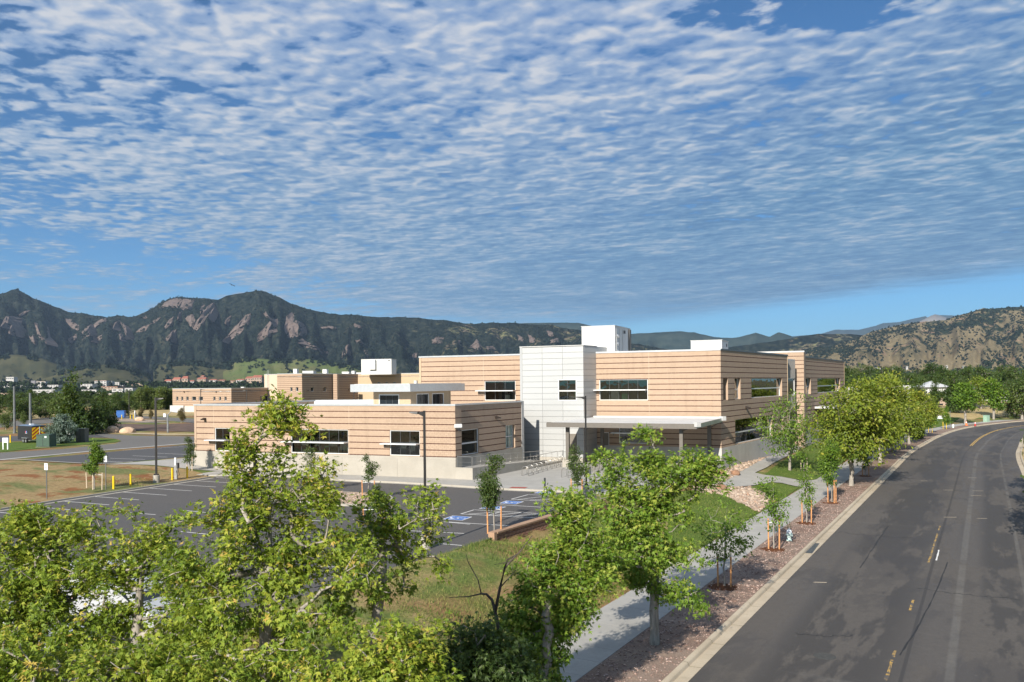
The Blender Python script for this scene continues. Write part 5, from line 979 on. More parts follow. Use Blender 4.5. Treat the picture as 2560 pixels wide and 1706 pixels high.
for p in (fr_, br_): m = MB(); m.box((p.x + 0.1, p.y, 4.85 if p is fr_ else 5.1), (0.5, 0.5, 0.45), 0.5); m.build('gutter_box', M['white_metal'], CAN); m = MB(); m.tube([(p.x, p.y, 4.7), (p.x - 0.4, p.y + 0.5, 4.5), (posts[1 if p is fr_ else 3].x + 0.25, posts[1 if p is fr_ else 3].y, 4.2)], 0.06, 8); m.build('downpipe', M['taupe_paint'], CAN)
# ---- plaza, walk, ramp
pl = [tuple(p)[:2] for p in lot_top] + [(9.0, 62.0), (12.5, 68.0), (18.5, 78.5), (22.3, 84.5), tuple(MC)[:2], tuple(MF.pt(12, 0, -0.2))[:2], tuple(TOWL)[:2], tuple(WP2)[:2], tuple(WP1)[:2], tuple(WP0)[:2], (-40, 92), (-43, 84)]
PL = tag(empty('plaza'), 'pale concrete plaza and walk around the building', kind='structure')
mb = MB(); mb.prism(pl, -0.5, 0.13); mb.build('paving_slab', M['paving'], PL)
q = [G(1080 + x * .153, 1180 + y * .153, .135) for x, y in ((1255, 265), (1520, 271), (1565, 250), (1310, 245))]; mb = MB(); mb.add([(p.x, p.y, 0.136) for p in q], [(0, 1, 2, 3)]); mb.build('tactile_strip', M['tactile'], PL)
# ramp beside the wing: walls, deck and steel rail
RMP = tag(empty('access_ramp'), 'concrete access ramp with steel railing along the side of the low wing', 'ramp')
rp0 = WS.pt(-0.0, 0, 1.72); ra0, ra1 = 0.02, 15.2
def rz_(a): return 1.12 + (0.55 - 1.12) * max(0, (a - 1.5)) / 13
m = MB(); W1 = 1.75; nseg = 8
for k in range(nseg):
    a, b = ra0 + (ra1 - ra0) * k / nseg, ra0 + (ra1 - ra0) * (k + 1) / nseg; P = [WS.pt(a, 0.0, W1), WS.pt(b, 0, W1), WS.pt(b, 0, WSD + 0.07), WS.pt(a, 0, WSD + 0.07)]; m.hexa([tuple(p) for p in P] + [(P[0].x, P[0].y, rz_(a)), (P[1].x, P[1].y, rz_(b)), (P[2].x, P[2].y, rz_(b)), (P[3].x, P[3].y, rz_(a))])
m.build('deck', M['paving'], RMP)
m = MB()
for k in range(nseg):
    a, b = ra0 + (ra1 - ra0) * k / nseg, ra0 + (ra1 - ra0) * (k + 1) / nseg; P = [WS.pt(a, -0.1, W1 + 0.2), WS.pt(b, -.1, W1 + 0.2), WS.pt(b, -.1, W1), WS.pt(a, -.1, W1)]; m.hexa([tuple(p) for p in P] + [(P[0].x, P[0].y, rz_(a) + 0.1), (P[1].x, P[1].y, rz_(b) + 0.1), (P[2].x, P[2].y, rz_(b) + 0.1), (P[3].x, P[3].y, rz_(a) + 0.1)])
m.build('side_wall', M['concrete'], RMP)
m = MB(); WS.box(m, -0.12, 0.02, -0.1, rz_(0) + 0.1, 0.06, W1 + 0.2); m.build('end_wall', M['concrete'], RMP)
def railing(pts, zs, par, h=1.05, n=12):
    m = MB(); m.tube([(p.x, p.y, z + h) for p, z in zip(pts, zs)], 0.028, 6); m.build('top_rail', M['steel_rail'], par)
    for p, z in zip(pts, zs): m = MB(); m.tube([(p.x, p.y, z), (p.x, p.y, z + h)], 0.024, 6); m.build('rail_post', M['steel_rail'], par)
    m = MB(); m.tube([(p.x, p.y, z + h * 0.5) for p, z in zip(pts, zs)], 0.010, 4); m.tube([(p.x, p.y, z + h * 0.2) for p, z in zip(pts, zs)], 0.010, 4); m.build('mid_rail', M['steel_rail'], par)
A = [0.1 + 1.45 * k for k in range(11)]; railing([WS.pt(a, 0, W1 + 0.08) for a in A], [rz_(a) + 0.08 for a in A], RMP)
railing([WS.pt(-0.02, 0, d) for d in (0.2, W1 + 0.05)], [rz_(0) + 0.08] * 2, RMP)
R2 = tag(empty('stair_railing'), 'steel hand railing running down to the plaza before the white tower', 'railing'); pa, pb = GG(1318, 1160), GG(1408, 1140); pa = G(1318, 1172, 0.2); pb = G(1408, 1151, 0.3); railing([pa.lerp(pb, k / 6) for k in range(7)], [0.15] * 7, R2, 1.25)
m = MB(); d = (pb - pa); n = Vector((-d.y, d.x, 0)).normalized(); P = [pa - n * 0.15, pb - n * 0.15, pb + n * 0.15, pa + n * 0.15]; m.prism([tuple(p)[:2] for p in P], 0, 0.32); m.build('kerb_wall', M['concrete'], R2)
# ---- bike racks: rows of hoops on a flat rail
def hoop_mesh():
    m = MB(); pts = [(0, -0.34, 0), (0, -0.34, 0.55)] + [(0, -0.34 * math.cos(math.radians(a)), 0.58 + 0.34 * math.sin(math.radians(a))) for a in range(15, 180, 15)] + [(0, 0.34, 0.55), (0, 0.34, 0)]; m.tube(pts, 0.03, 7); return m.mesh('hoop', M['steel_rail'], smooth=True)
HM = hoop_mesh()
def rack(p0, p1, n, label, rz=None):
    p0, p1 = Vector(p0), Vector(p1); d = p1 - p0; root = tag(empty('bicycle_rack', (p0.x, p0.y, 0.13), math.atan2(d.y, d.x)), label, 'bike rack', 'bike racks on the plaza')
    for k in range(n): o = link('hoop', HM, root, (d.length * k / (n - 1), 0, 0))
    for y in (-0.34, 0.34): m = MB(); m.box((d.length / 2, y, 0.012), (d.length + 0.1, 0.07, 0.024)); m.build('rail', M['steel_rail'], root)
    return root
g = lambda x, y: G(1380 + x * .1955, 1040 + y * .1955, 0.13)
rack(G(1313, 1190, .13), G(1404, 1163, .13), 9, 'nine-hoop steel bike rack beside the stair railing'); rack(g(165, 790), g(420, 730), 5, 'steel bike rack behind the staked sapling by the tall lamp post'); rack(g(550, 700), g(830, 630), 7, 'seven-hoop steel bike rack under the canopy'); rack(g(690, 815), g(960, 770), 5, 'steel bike rack out in the sun, in front of the canopy')
# ------------------------------------------------------------------ trees
def leaf_quads(pos, axis, nrm, size, kind):
    """pos, axis, nrm (N,3), size (N,) -> verts, faces, faces per leaf"""
    side = np.cross(nrm, axis); side /= np.linalg.norm(side, axis=1)[:, None] + 1e-9; nn = np.cross(axis, side); s = size[:, None]
    def p(x, y, z=0.0): return pos + axis * s * x + side * s * y + nn * s * z
    if kind == 'maple':                           # three pointed lobes
        Q = [p(0, 0), p(0.42, -0.15, .03), p(1, 0, -.08), p(0.42, 0.15, .03), p(0.02, 0), p(0.16, 0.26, .05), p(0.62, 0.52, -.04), p(0.36, 0.10, .02), p(0.02, 0), p(0.36, -0.10, .02), p(0.62, -0.52, -.04), p(0.16, -0.26, .05)]; k = 3
    elif kind == 'fold':
        Q = [p(0, 0), p(0.45, -0.28, .10), p(1, 0), p(0.45, 0.02, -.03), p(0, 0), p(0.45, 0.02, -.03), p(1, 0), p(0.45, 0.28, .10)]; k = 2
    else:
        Q = [p(0, 0), p(0.5, -0.30, .06), p(1, 0, -.05), p(0.5, 0.30, .06)]; k = 1
    V = np.stack(Q, 1).reshape(-1, 3); return V, np.arange(len(V)).reshape(-1, 4), k
def grow(seed, base, lobes, n_tips, trunk_r, clump=1, sig=0.0, bare=0.0, lean=None, fork=0.42, steps=3, wobble=0.10):
    """lobes: (centre, (rx, ry, rz)). Returns nodes, parents, radii, tips"""
    rg = np.random.default_rng(seed); base = np.array(base, float); W = np.array([r[0] * r[1] * r[2] for _, r in lobes]) ** 0.72; W /= W.sum(); tips = []
    while len(tips) < n_tips:                      # tips come in sprays, with gaps between them
        c, r = lobes[rg.choice(len(lobes), p=W)]; d = rg.normal(size=3); d /= np.linalg.norm(d); q = rg.uniform(0.2, 1.0) ** 0.5; sc_ = np.array(c) + d * q * np.array(r)
        for _ in range(clump): tips.append(sc_ + rg.normal(size=3) * sig * np.array((1, 1, 0.8)))
    tips = np.array(tips); cen = np.average(np.array([c for c, _ in lobes]), axis=0, weights=W); zlow = tips[:, 2].min(); H = tips[:, 2].max() - base[2]
    nodes = [base]; par = [-1]; top = np.array((cen[0] * 0.8 + base[0] * 0.2, cen[1] * 0.8 + base[1] * 0.2, base[2] + H * (fork + 0.42))); n = 12
    for k in range(1, n + 1):
        t = k / n; p = base * (1 - t) + top * t; bend = t * t; p[:2] = base[:2] * (1 - bend) + top[:2] * bend + rg.normal(0, 0.02 * H * 0.25, 2) * (t > 0.15); nodes.append(p); par.append(len(nodes) - 2)
    hmin = base[2] + H * fork * 0.55; order = np.argsort(np.linalg.norm(tips - cen, axis=1) + rg.uniform(0, 0.3, len(tips)))
    NA = np.zeros((len(nodes) + len(tips) * (steps + 1), 3)); NA[:len(nodes)] = nodes; cnt = len(nodes); ok = np.zeros(len(NA), bool); ok[:cnt] = [p[2] > hmin or i == n for i, p in enumerate(nodes)]; par = par + [0] * (len(NA) - cnt); tipid = []
    for i in order:
        tp = tips[i]; d = tp - NA[:cnt]; L = np.linalg.norm(d, axis=1); pen = L * (1 + 0.9 * np.clip(NA[:cnt, 2] - tp[2] + 0.15 * L, 0, None) / (L + 1e-6)); pen[~ok[:cnt]] = 1e9; j = int(np.argmin(pen)); a = NA[j].copy(); last = j
        m = steps if L[j] > 0.5 else 1; up = np.array((0, 0, 1.0)) * L[j] * 0.10
        for k in range(1, m + 1):
            t = k / m; q = a * (1 - t) + tp * t + up * math.sin(math.pi * t) * (rg.random() * 1.4 - 0.2) + (rg.normal(0, wobble * 0.5 * L[j], 3) if k < m else 0); NA[cnt] = q; par[cnt] = last; ok[cnt] = True; last = cnt; cnt += 1
        tipid.append(last)
    NA = NA[:cnt]; par = np.array(par[:cnt]); count = np.zeros(cnt); count[tipid] += 1
    for i in range(cnt - 1, 0, -1): count[par[i]] += count[i]
    rad = trunk_r * (np.maximum(count, 0.6) / max(count[0], 1)) ** 0.47; rad[0] *= 1.25
    return NA, par, rad, np.array(tipid)
def wood(nodes, par, rad, rmin=0.0):
    idx = np.array([i for i in range(1, len(nodes)) if rad[i] >= rmin]); V = []; Fs = []; b = 0
    for big in (True, False):
        sel = idx[(rad[idx] > 0.05) == big]; n = 7 if big else 4
        if not len(sel): continue
        A = nodes[par[sel]]; B = nodes[sel]; ra = np.minimum(rad[par[sel]], rad[sel] * 1.6)[:, None]; rb = rad[sel][:, None]; d = B - A; d /= np.linalg.norm(d, axis=1)[:, None] + 1e-9
        h = np.where(np.abs(d[:, 2:3]) < 0.9, np.array((0, 0, 1.0)), np.array((1.0, 0, 0))); x = np.cross(d, h); x /= np.linalg.norm(x, axis=1)[:, None]; y = np.cross(d, x); ring = []
        for P, r in ((A, ra), (B, rb)):
            for k in range(n): a = 2 * math.pi * k / n; ring.append(P + (x * math.cos(a) + y * math.sin(a)) * r)
        W = np.stack(ring, 1).reshape(-1, 3); o = np.arange(len(sel))[:, None] * 2 * n + b; k = np.arange(n)
        Fs.append(np.stack((o + k, o + (k + 1) % n, o + n + (k + 1) % n, o + n + k), 2).reshape(-1, 4)); V.append(W); b += len(W)
    return np.concatenate(V), Fs
def tree(name, label, base, lobes, n_tips=300, leaves=40, leaf=0.14, spread=0.32, trunk_r=0.16, mat='leaf_maple', kind='maple', seed=1, bark='bark', group=None, parent=None, droop=0.35, tmean=0.45, rmin=0.004, bare_frac=0.0, fork=0.42, clump=1, sig=0.0, cat='tree'):
    rg = np.random.default_rng(seed); base = np.array(base, float); nodes, par, rad, tips = grow(seed, base, [(np.array(c, float), r) for c, r in lobes], n_tips, trunk_r, clump, sig, fork=fork)
    origin = base.copy(); tipp = nodes[tips]; prev = nodes[par[tips]]; keep = rg.random(len(tips)) >= bare_frac; tipp, prev = tipp[keep], prev[keep]
    m = rg.poisson(leaves, len(tipp)); ci = np.repeat(np.arange(len(tipp)), m); N = len(ci); cen = np.mean(tipp, 0)
    t = rg.random(N) ** 0.7; pos = prev[ci] * (1 - t[:, None]) * 0.55 + tipp[ci] * (1 - (1 - t[:, None]) * 0.55) + rg.normal(size=(N, 3)) * spread * np.array((1, 1, 0.75))
    outw = pos - cen; outw /= np.linalg.norm(outw, axis=1)[:, None] + 1e-9; ax = outw * 0.5 + rg.normal(size=(N, 3)) * 0.6 + np.array((0, 0, -droop)); ax /= np.linalg.norm(ax, axis=1)[:, None]
    nr = np.array((0, 0, 1.0)) * 0.9 + outw * 0.45 + rg.normal(size=(N, 3)) * 0.45; size = leaf * rg.uniform(0.6, 1.25, N); V, f, k = leaf_quads(pos, ax, nr, size, kind)
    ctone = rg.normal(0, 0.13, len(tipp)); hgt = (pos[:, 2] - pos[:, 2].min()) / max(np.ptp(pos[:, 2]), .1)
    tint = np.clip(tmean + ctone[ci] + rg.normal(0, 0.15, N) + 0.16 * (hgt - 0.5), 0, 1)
    me = mesh_np('crown', V - origin, [f], M[mat], tint=np.repeat(tint, k)); Wv, Wf = wood(nodes, par, rad, rmin); mw = mesh_np('trunk', Wv - origin, Wf, M[bark], smooth=True)
    root = empty(name, tuple(base), 0, parent); link('trunk', mw, root); link('crown', me, root)
    if label: tag(root, label, cat, group)
    return root
def plobes(L, D, dsp=1.0):
    out = []
    for i, q in enumerate(L):
        u, v, ru, rv = q[:4]; d = D + (q[4] if len(q) > 4 else 0); c = at(u, v, d); r = ru * d / F; h = rv * d / F; out.append((tuple(c), (r, (r + h) / 2 * dsp, h)))
    rg = random.Random(int(L[0][0]))
    for q in L:                                    # upright shoots that break the outline
        for _ in range(2 if q[2] > 40 else 1): d = D + (q[4] if len(q) > 4 else 0); uu = q[0] + rg.uniform(-0.9, 0.9) * q[2]; c = at(uu, q[1] - q[3] * rg.uniform(0.75, 1.15), d + rg.uniform(-.5, .5)); k = d / F; out.append((tuple(c), (k * rg.uniform(9, 16), k * rg.uniform(9, 16), k * rg.uniform(20, 34))))
    return out
def auto_lobes(base, h, w_, crown_lo=0.3, n=7, seed=1, shape='round'):
    rg = np.random.default_rng(seed + 100); out = []; b = np.array(base)
    for k in range(n):
        t = (k + 0.5) / n; z = h * (crown_lo + (1 - crown_lo) * t)
        if shape == 'round': rr = w_ / 2 * math.sin(math.pi * (0.12 + 0.80 * t)) ** 0.7
        elif shape == 'cone': rr = w_ / 2 * (1.05 - t)
        else: rr = w_ / 2 * (0.55 + 0.45 * math.sin(math.pi * t))
        a = rg.uniform(0, 6.28) + k * 2.4; off = rr * rg.uniform(0.25, 0.6); s = max(rr * rg.uniform(0.55, 0.85), w_ * 0.10)
        out.append(((b[0] + off * math.cos(a), b[1] + off * math.sin(a), b[2] + z), (s, s, max(h * (1 - crown_lo) / n * 0.95, s * 0.6))))
    return out
GT = 'street trees along the mulch strip'
def sp_(s, y):                                    # point in the street frame: distance s from the gutter at depth y
    k = int(np.argmin(np.abs((GUTL + NRM * s)[:, 1] - y))); p = GUTL[k] + NRM[k] * s; return (p[0], p[1], gz(p[0], p[1]))
# --- big trees close to the camera
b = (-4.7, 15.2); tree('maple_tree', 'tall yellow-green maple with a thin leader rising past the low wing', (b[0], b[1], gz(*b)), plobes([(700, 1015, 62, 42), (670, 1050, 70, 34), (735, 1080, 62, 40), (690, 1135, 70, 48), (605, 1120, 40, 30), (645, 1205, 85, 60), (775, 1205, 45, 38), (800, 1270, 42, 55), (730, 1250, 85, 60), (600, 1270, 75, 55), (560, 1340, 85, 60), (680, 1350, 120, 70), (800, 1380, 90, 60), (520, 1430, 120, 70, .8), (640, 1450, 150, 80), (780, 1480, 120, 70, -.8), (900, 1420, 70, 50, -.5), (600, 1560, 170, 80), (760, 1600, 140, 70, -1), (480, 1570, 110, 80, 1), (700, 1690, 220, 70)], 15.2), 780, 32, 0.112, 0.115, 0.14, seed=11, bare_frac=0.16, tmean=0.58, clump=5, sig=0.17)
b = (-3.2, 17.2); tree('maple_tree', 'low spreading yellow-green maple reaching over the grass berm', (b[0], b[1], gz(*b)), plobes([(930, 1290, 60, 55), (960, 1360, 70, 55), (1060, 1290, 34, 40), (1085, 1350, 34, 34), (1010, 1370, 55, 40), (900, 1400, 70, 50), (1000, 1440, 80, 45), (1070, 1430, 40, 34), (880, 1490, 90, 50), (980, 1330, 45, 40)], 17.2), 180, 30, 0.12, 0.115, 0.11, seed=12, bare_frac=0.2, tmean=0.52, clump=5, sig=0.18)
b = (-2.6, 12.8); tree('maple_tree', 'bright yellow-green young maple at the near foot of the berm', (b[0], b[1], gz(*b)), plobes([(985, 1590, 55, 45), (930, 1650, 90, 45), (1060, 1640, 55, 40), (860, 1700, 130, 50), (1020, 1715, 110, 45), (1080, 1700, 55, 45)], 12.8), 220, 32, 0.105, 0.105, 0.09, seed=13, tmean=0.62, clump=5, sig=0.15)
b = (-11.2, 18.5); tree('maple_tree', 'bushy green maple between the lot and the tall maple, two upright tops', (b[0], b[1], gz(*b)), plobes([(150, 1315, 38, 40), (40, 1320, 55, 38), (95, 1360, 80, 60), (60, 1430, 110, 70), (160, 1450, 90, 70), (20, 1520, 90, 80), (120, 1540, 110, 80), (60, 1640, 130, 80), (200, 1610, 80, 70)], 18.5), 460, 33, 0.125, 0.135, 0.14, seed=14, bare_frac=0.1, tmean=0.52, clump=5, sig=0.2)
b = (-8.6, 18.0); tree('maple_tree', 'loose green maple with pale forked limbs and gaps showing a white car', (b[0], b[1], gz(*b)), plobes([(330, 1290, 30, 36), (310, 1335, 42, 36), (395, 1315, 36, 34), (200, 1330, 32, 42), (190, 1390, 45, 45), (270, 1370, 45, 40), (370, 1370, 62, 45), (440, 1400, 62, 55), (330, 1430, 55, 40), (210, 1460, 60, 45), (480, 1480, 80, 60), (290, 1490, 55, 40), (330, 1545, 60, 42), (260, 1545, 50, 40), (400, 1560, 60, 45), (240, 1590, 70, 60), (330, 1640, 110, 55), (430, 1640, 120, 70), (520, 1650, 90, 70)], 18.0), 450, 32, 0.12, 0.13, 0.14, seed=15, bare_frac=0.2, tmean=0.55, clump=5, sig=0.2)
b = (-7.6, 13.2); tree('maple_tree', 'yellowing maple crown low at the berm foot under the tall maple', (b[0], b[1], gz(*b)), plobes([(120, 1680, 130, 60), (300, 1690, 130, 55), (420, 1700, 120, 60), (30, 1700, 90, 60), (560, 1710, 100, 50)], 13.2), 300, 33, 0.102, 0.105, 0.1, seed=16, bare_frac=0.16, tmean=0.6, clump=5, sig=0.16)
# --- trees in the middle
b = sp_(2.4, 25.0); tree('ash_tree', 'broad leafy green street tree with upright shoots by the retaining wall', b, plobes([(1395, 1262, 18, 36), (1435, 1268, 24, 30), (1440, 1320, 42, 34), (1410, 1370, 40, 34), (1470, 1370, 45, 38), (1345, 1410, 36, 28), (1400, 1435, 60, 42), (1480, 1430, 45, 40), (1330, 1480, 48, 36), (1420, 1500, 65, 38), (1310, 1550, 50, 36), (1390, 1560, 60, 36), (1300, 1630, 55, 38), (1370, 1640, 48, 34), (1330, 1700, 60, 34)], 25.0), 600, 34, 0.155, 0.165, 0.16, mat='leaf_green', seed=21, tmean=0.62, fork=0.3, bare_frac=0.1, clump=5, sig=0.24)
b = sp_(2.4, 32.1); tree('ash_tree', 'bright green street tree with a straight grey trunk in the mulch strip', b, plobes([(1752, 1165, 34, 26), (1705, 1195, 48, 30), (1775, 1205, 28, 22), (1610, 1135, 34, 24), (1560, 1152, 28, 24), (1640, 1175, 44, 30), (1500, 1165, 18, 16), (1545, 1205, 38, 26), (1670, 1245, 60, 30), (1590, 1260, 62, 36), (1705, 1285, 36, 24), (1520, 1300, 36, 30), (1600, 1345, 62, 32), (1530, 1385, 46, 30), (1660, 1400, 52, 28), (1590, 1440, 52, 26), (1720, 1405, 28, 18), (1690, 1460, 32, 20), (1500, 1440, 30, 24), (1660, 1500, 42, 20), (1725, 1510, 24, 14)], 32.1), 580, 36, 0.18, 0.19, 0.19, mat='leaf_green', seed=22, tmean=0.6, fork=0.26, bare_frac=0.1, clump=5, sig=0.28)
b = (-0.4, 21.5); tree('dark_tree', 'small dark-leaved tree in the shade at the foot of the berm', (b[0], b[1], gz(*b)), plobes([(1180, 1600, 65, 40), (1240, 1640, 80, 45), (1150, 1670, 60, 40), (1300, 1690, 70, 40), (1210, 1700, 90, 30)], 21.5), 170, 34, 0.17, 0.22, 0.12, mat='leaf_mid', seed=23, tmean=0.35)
# bare dead limbs
rg = np.random.default_rng(4); D_ = 22.5
def limb(mb, pts, r0, r1): n = len(pts); mb.tube([at(u, v, D_ + (q[0] if q else 0)) for u, v, *q in pts], [(r0 + (r1 - r0) * i / (n - 1)) * 0.7 for i in range(n)], 6)
mb = MB(); limb(mb, [(1248, 1640), (1246, 1570), (1238, 1530), (1230, 1500), (1216, 1486), (1203, 1485)], 0.10, 0.04); limb(mb, [(1203, 1485), (1170, 1492), (1122, 1494)], 0.035, 0.012); limb(mb, [(1203, 1485), (1195, 1450), (1170, 1405), (1165, 1385)], 0.03, 0.01); limb(mb, [(1238, 1530), (1250, 1470), (1262, 1420), (1275, 1405), (1300, 1380), (1330, 1340)], 0.075, 0.015); limb(mb, [(1262, 1420), (1268, 1400), (1295, 1385)], 0.05, 0.02); limb(mb, [(1250, 1470), (1290, 1425)], 0.03, 0.01); limb(mb, [(1275, 1405), (1235, 1412)], 0.02, 0.008)
tag(mb.build('dead_tree', M['bark_dark'], smooth=True), 'bare dead forked tree standing on the grass berm', 'tree')
# --- street row beyond
def street_tree(y, h, w_, seed, label, mat='leaf_lime', s=2.4, lo=0.33, tips=300, leaf=0.36, shape='round', tr=0.22, n=11, leaves=24, **kw):
    b = sp_(s, y); return tree('street_tree', label, b, auto_lobes(b, h, w_, lo, n, seed, shape), tips, leaves, leaf, 0.42, tr, mat=mat, kind='fold', seed=seed, group=GT, rmin=0.010, tmean=0.5, clump=4, sig=0.5, bare_frac=0.12)
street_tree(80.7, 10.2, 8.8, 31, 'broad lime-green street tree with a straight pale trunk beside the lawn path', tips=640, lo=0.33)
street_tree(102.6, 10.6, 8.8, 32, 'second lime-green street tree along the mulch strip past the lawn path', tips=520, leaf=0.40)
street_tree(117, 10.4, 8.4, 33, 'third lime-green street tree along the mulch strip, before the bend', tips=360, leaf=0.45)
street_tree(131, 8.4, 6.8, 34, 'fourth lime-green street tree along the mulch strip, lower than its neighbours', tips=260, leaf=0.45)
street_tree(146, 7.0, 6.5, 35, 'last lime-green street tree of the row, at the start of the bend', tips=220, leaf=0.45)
b = (31.5, 91.0); tree('thin_tree', 'thin-crowned pale tree with grey bare twigs between school and path', (b[0], b[1], gz(*b)), auto_lobes((b[0], b[1], gz(*b)), 8.6, 8.5, 0.25, 9, 41), 300, 15, 0.30, 0.4, 0.16, mat='leaf_green', kind='fold', seed=41, rmin=0.008, bare_frac=0.25)
b = (52.0, 141.0); tree('thin_tree', 'half-bare tree with pale forked branches beyond the end of the school', (b[0], b[1], gz(*b)), auto_lobes((b[0], b[1], gz(*b)), 12.5, 7, 0.4, 7, 42), 200, 10, 0.35, 0.4, 0.2, mat='leaf_green', kind='fold', seed=42, rmin=0.01, bare_frac=0.55)
# --- staked saplings
def stakes(root, base, pts, h, mat, ring=True, tie=True):
    for (dx, dy) in pts: m = MB(); m.tube([(base[0] + dx, base[1] + dy, base[2] - 0.05), (base[0] + dx * 1.06, base[1] + dy * 1.06, base[2] + h)], 0.045, 7); m.build('stake', M[mat], root).location = -Vector(base)
    if ring:
        m = MB(); n = 14; V = [(base[0], base[1], base[2] + 0.09)] + [(base[0] + (0.85 + 0.1 * math.sin(k * 2.3)) * math.cos(2 * math.pi * k / n), base[1] + (0.85 + 0.1 * math.cos(k * 1.7)) * math.sin(2 * math.pi * k / n), base[2] + 0.005) for k in range(n)]; m.add(V, [(0, 1 + k, 1 + (k + 1) % n) for k in range(n)]); m.build('mulch_ring', M['mulch_ring'], root).location = -Vector(base)
    if tie:
        m = MB(); m.tube([(base[0] + pts[0][0], base[1] + pts[0][1], base[2] + h * 0.86), (base[0], base[1], base[2] + h * 0.9), (base[0] + pts[-1][0], base[1] + pts[-1][1], base[2] + h * 0.86)], 0.018, 5); m.build('tie', M['sign_white'], root).location = -Vector(base)
def sapling(u, v, vtop, wpx, label, seed, mat='leaf_green', lo=0.32, tips=70, leaves=16, leaf=0.17, st=True, group='staked saplings', sh=None, smat='wood_stake', shape='round', dz=0.0, spr=(0.30, -0.1), tr=0.045, ring=True, base=None):
    b = base or GG(u, v, dz); b = tuple(b); D = b[1]; h = zof(u, vtop, D) - b[2]; w_ = wpx / F * D
    r = tree('sapling', label, b, auto_lobes(b, h, w_, lo, 7, seed, shape), tips, leaves, leaf, 0.13 * h / 3.5, tr, mat=mat, kind='fold', seed=seed, group=group, rmin=0.003, tmean=0.42, fork=0.5)
    if st: stakes(r, b, [spr, (-spr[0], -spr[1])] if sh != 3 else [spr, (-spr[0], -spr[1]), (0.05, -0.35)], h * 0.42 if sh is None else h * 0.38, smat, ring)
    return r
K = 0.10
sapling(1811, 1469, 1265, 190, 'staked sapling in the mulch strip closest to the straight-trunked street tree', 51, lo=0.42, leaf=0.19, tips=80, dz=K, sh=2); sapling(1935, 1375, 1190, 78, 'staked sapling with a thin crown beside the pale fire hydrant by the storm drain', 52, lo=0.3, tips=85, dz=K); sapling(2017, 1309, 1170, 52, 'staked sapling between the hydrant sapling and the narrow bright sapling', 53, lo=0.3, tips=70, dz=K)
sapling(2080, 1258, 1105, 44, 'narrow bright green columnar sapling on three orange stakes', 54, lo=0.33, tips=150, leaves=22, leaf=0.2, mat='leaf_green', sh=3, dz=K, shape='col'); sapling(2164, 1191, 1120, 34, 'small staked sapling behind the first lime street tree', 55, tips=60, dz=K)
sapling(2222, 1128, 1090, 24, 'small staked sapling behind the second lime street tree', 56, tips=50, leaf=0.25, dz=K, ring=False); sapling(2326, 1082, 1035, 30, 'young staked tree on the pavement edge before the bend', 57, tips=80, leaf=0.3, dz=K, smat='yellow', ring=False); sapling(2362, 1073, 1030, 24, 'young staked tree beside the white board sign at the bend', 58, tips=80, leaf=0.3, dz=K, smat='yellow', ring=False)
sapling(2010, 1180, 1095, 46, 'pale young tree on the lawn between path and school', 59, tips=60, leaves=9, leaf=0.2, smat='pale_stake')
sapling(1236, 1335, 1150, 66, 'dark green narrow sapling with orange stakes at the end of the retaining wall', 61, lo=0.38, tips=150, leaves=24, leaf=0.16, mat='leaf_mid', sh=2, group='staked saplings', shape='col', ring=False, spr=(0.40, -0.12), dz=0.02); sapling(1442, 1246, 1120, 56, 'dark green narrow sapling between the lamp post and the plaza bike rack', 62, lo=0.3, tips=120, leaves=20, leaf=0.15, mat='leaf_mid', shape='col', ring=False, spr=(0.40, -0.12), dz=0.02, sh=2)
sapling(921, 1246, 1140, 44, 'little green sapling on the stony parking island with orange stakes', 63, lo=0.45, tips=70, leaf=0.15, mat='leaf_mid', ring=False, dz=0.15, spr=(0.48, -0.1)); sapling(780, 1228, 1120, 44, 'sapling on the stony parking island behind the tall maple', 64, lo=0.45, tips=60, leaf=0.15, mat='leaf_mid', ring=False, dz=0.15); sapling(935, 1310, 1215, 56, 'dark sapling in the parking row before the stony island', 65, lo=0.3, tips=90, leaves=20, leaf=0.16, mat='leaf_mid', ring=False, spr=(0.7, -0.2))
b = Vector((LC0[0] + LCD[0] * 6.1 - LCD[1] * 1.6, LC0[1] + LCD[1] * 6.1 + LCD[0] * 1.6, 0)); b.z = gz(b.x, b.y); sapling(236, 1224, 1112, 40, 'bushy staked young tree on the bare bank beside the parking sign', 66, lo=0.40, tips=150, leaves=22, leaf=0.18, mat='leaf_green', smat='pale_stake', sh=3, ring=False, base=GG(236, 1224), spr=(0.8, -0.25), tr=0.06)
sapling(474, 1170, 1093, 30, 'slender staked tree against the end of the low wing', 67, lo=0.2, tips=90, leaf=0.17, mat='leaf_mid', smat='pale_stake', ring=False); sapling(1560, 1190, 1100, 28, 'dark young conifer under the bicycle canopy edge', 68, lo=0.1, tips=110, leaves=20, leaf=0.15, mat='leaf_green', shape='cone', st=False, group=None)
# shrub at the kerb, juniper by the utility boxes
def bush(name, label, u, v, wpx, hpx, mat, seed, tips=120, leaves=30, leaf=0.18, dz=0, shape='round', group=None, cat='shrub'):
    b = tuple(GG(u, v, dz)); D = b[1]; return tree(name, label, b, auto_lobes(b, hpx / F * D, wpx / F * D, 0.05, 8, seed, shape), tips, leaves, leaf, 0.22, 0.05, mat=mat, kind='fold', seed=seed, fork=0.1, rmin=0.01, group=group, cat=cat)
bush('kerb_shrub', 'low dark green shrub in the mulch strip before the bend', 2290, 1098, 34, 30, 'leaf_mid', 71, leaf=0.3, dz=.1)
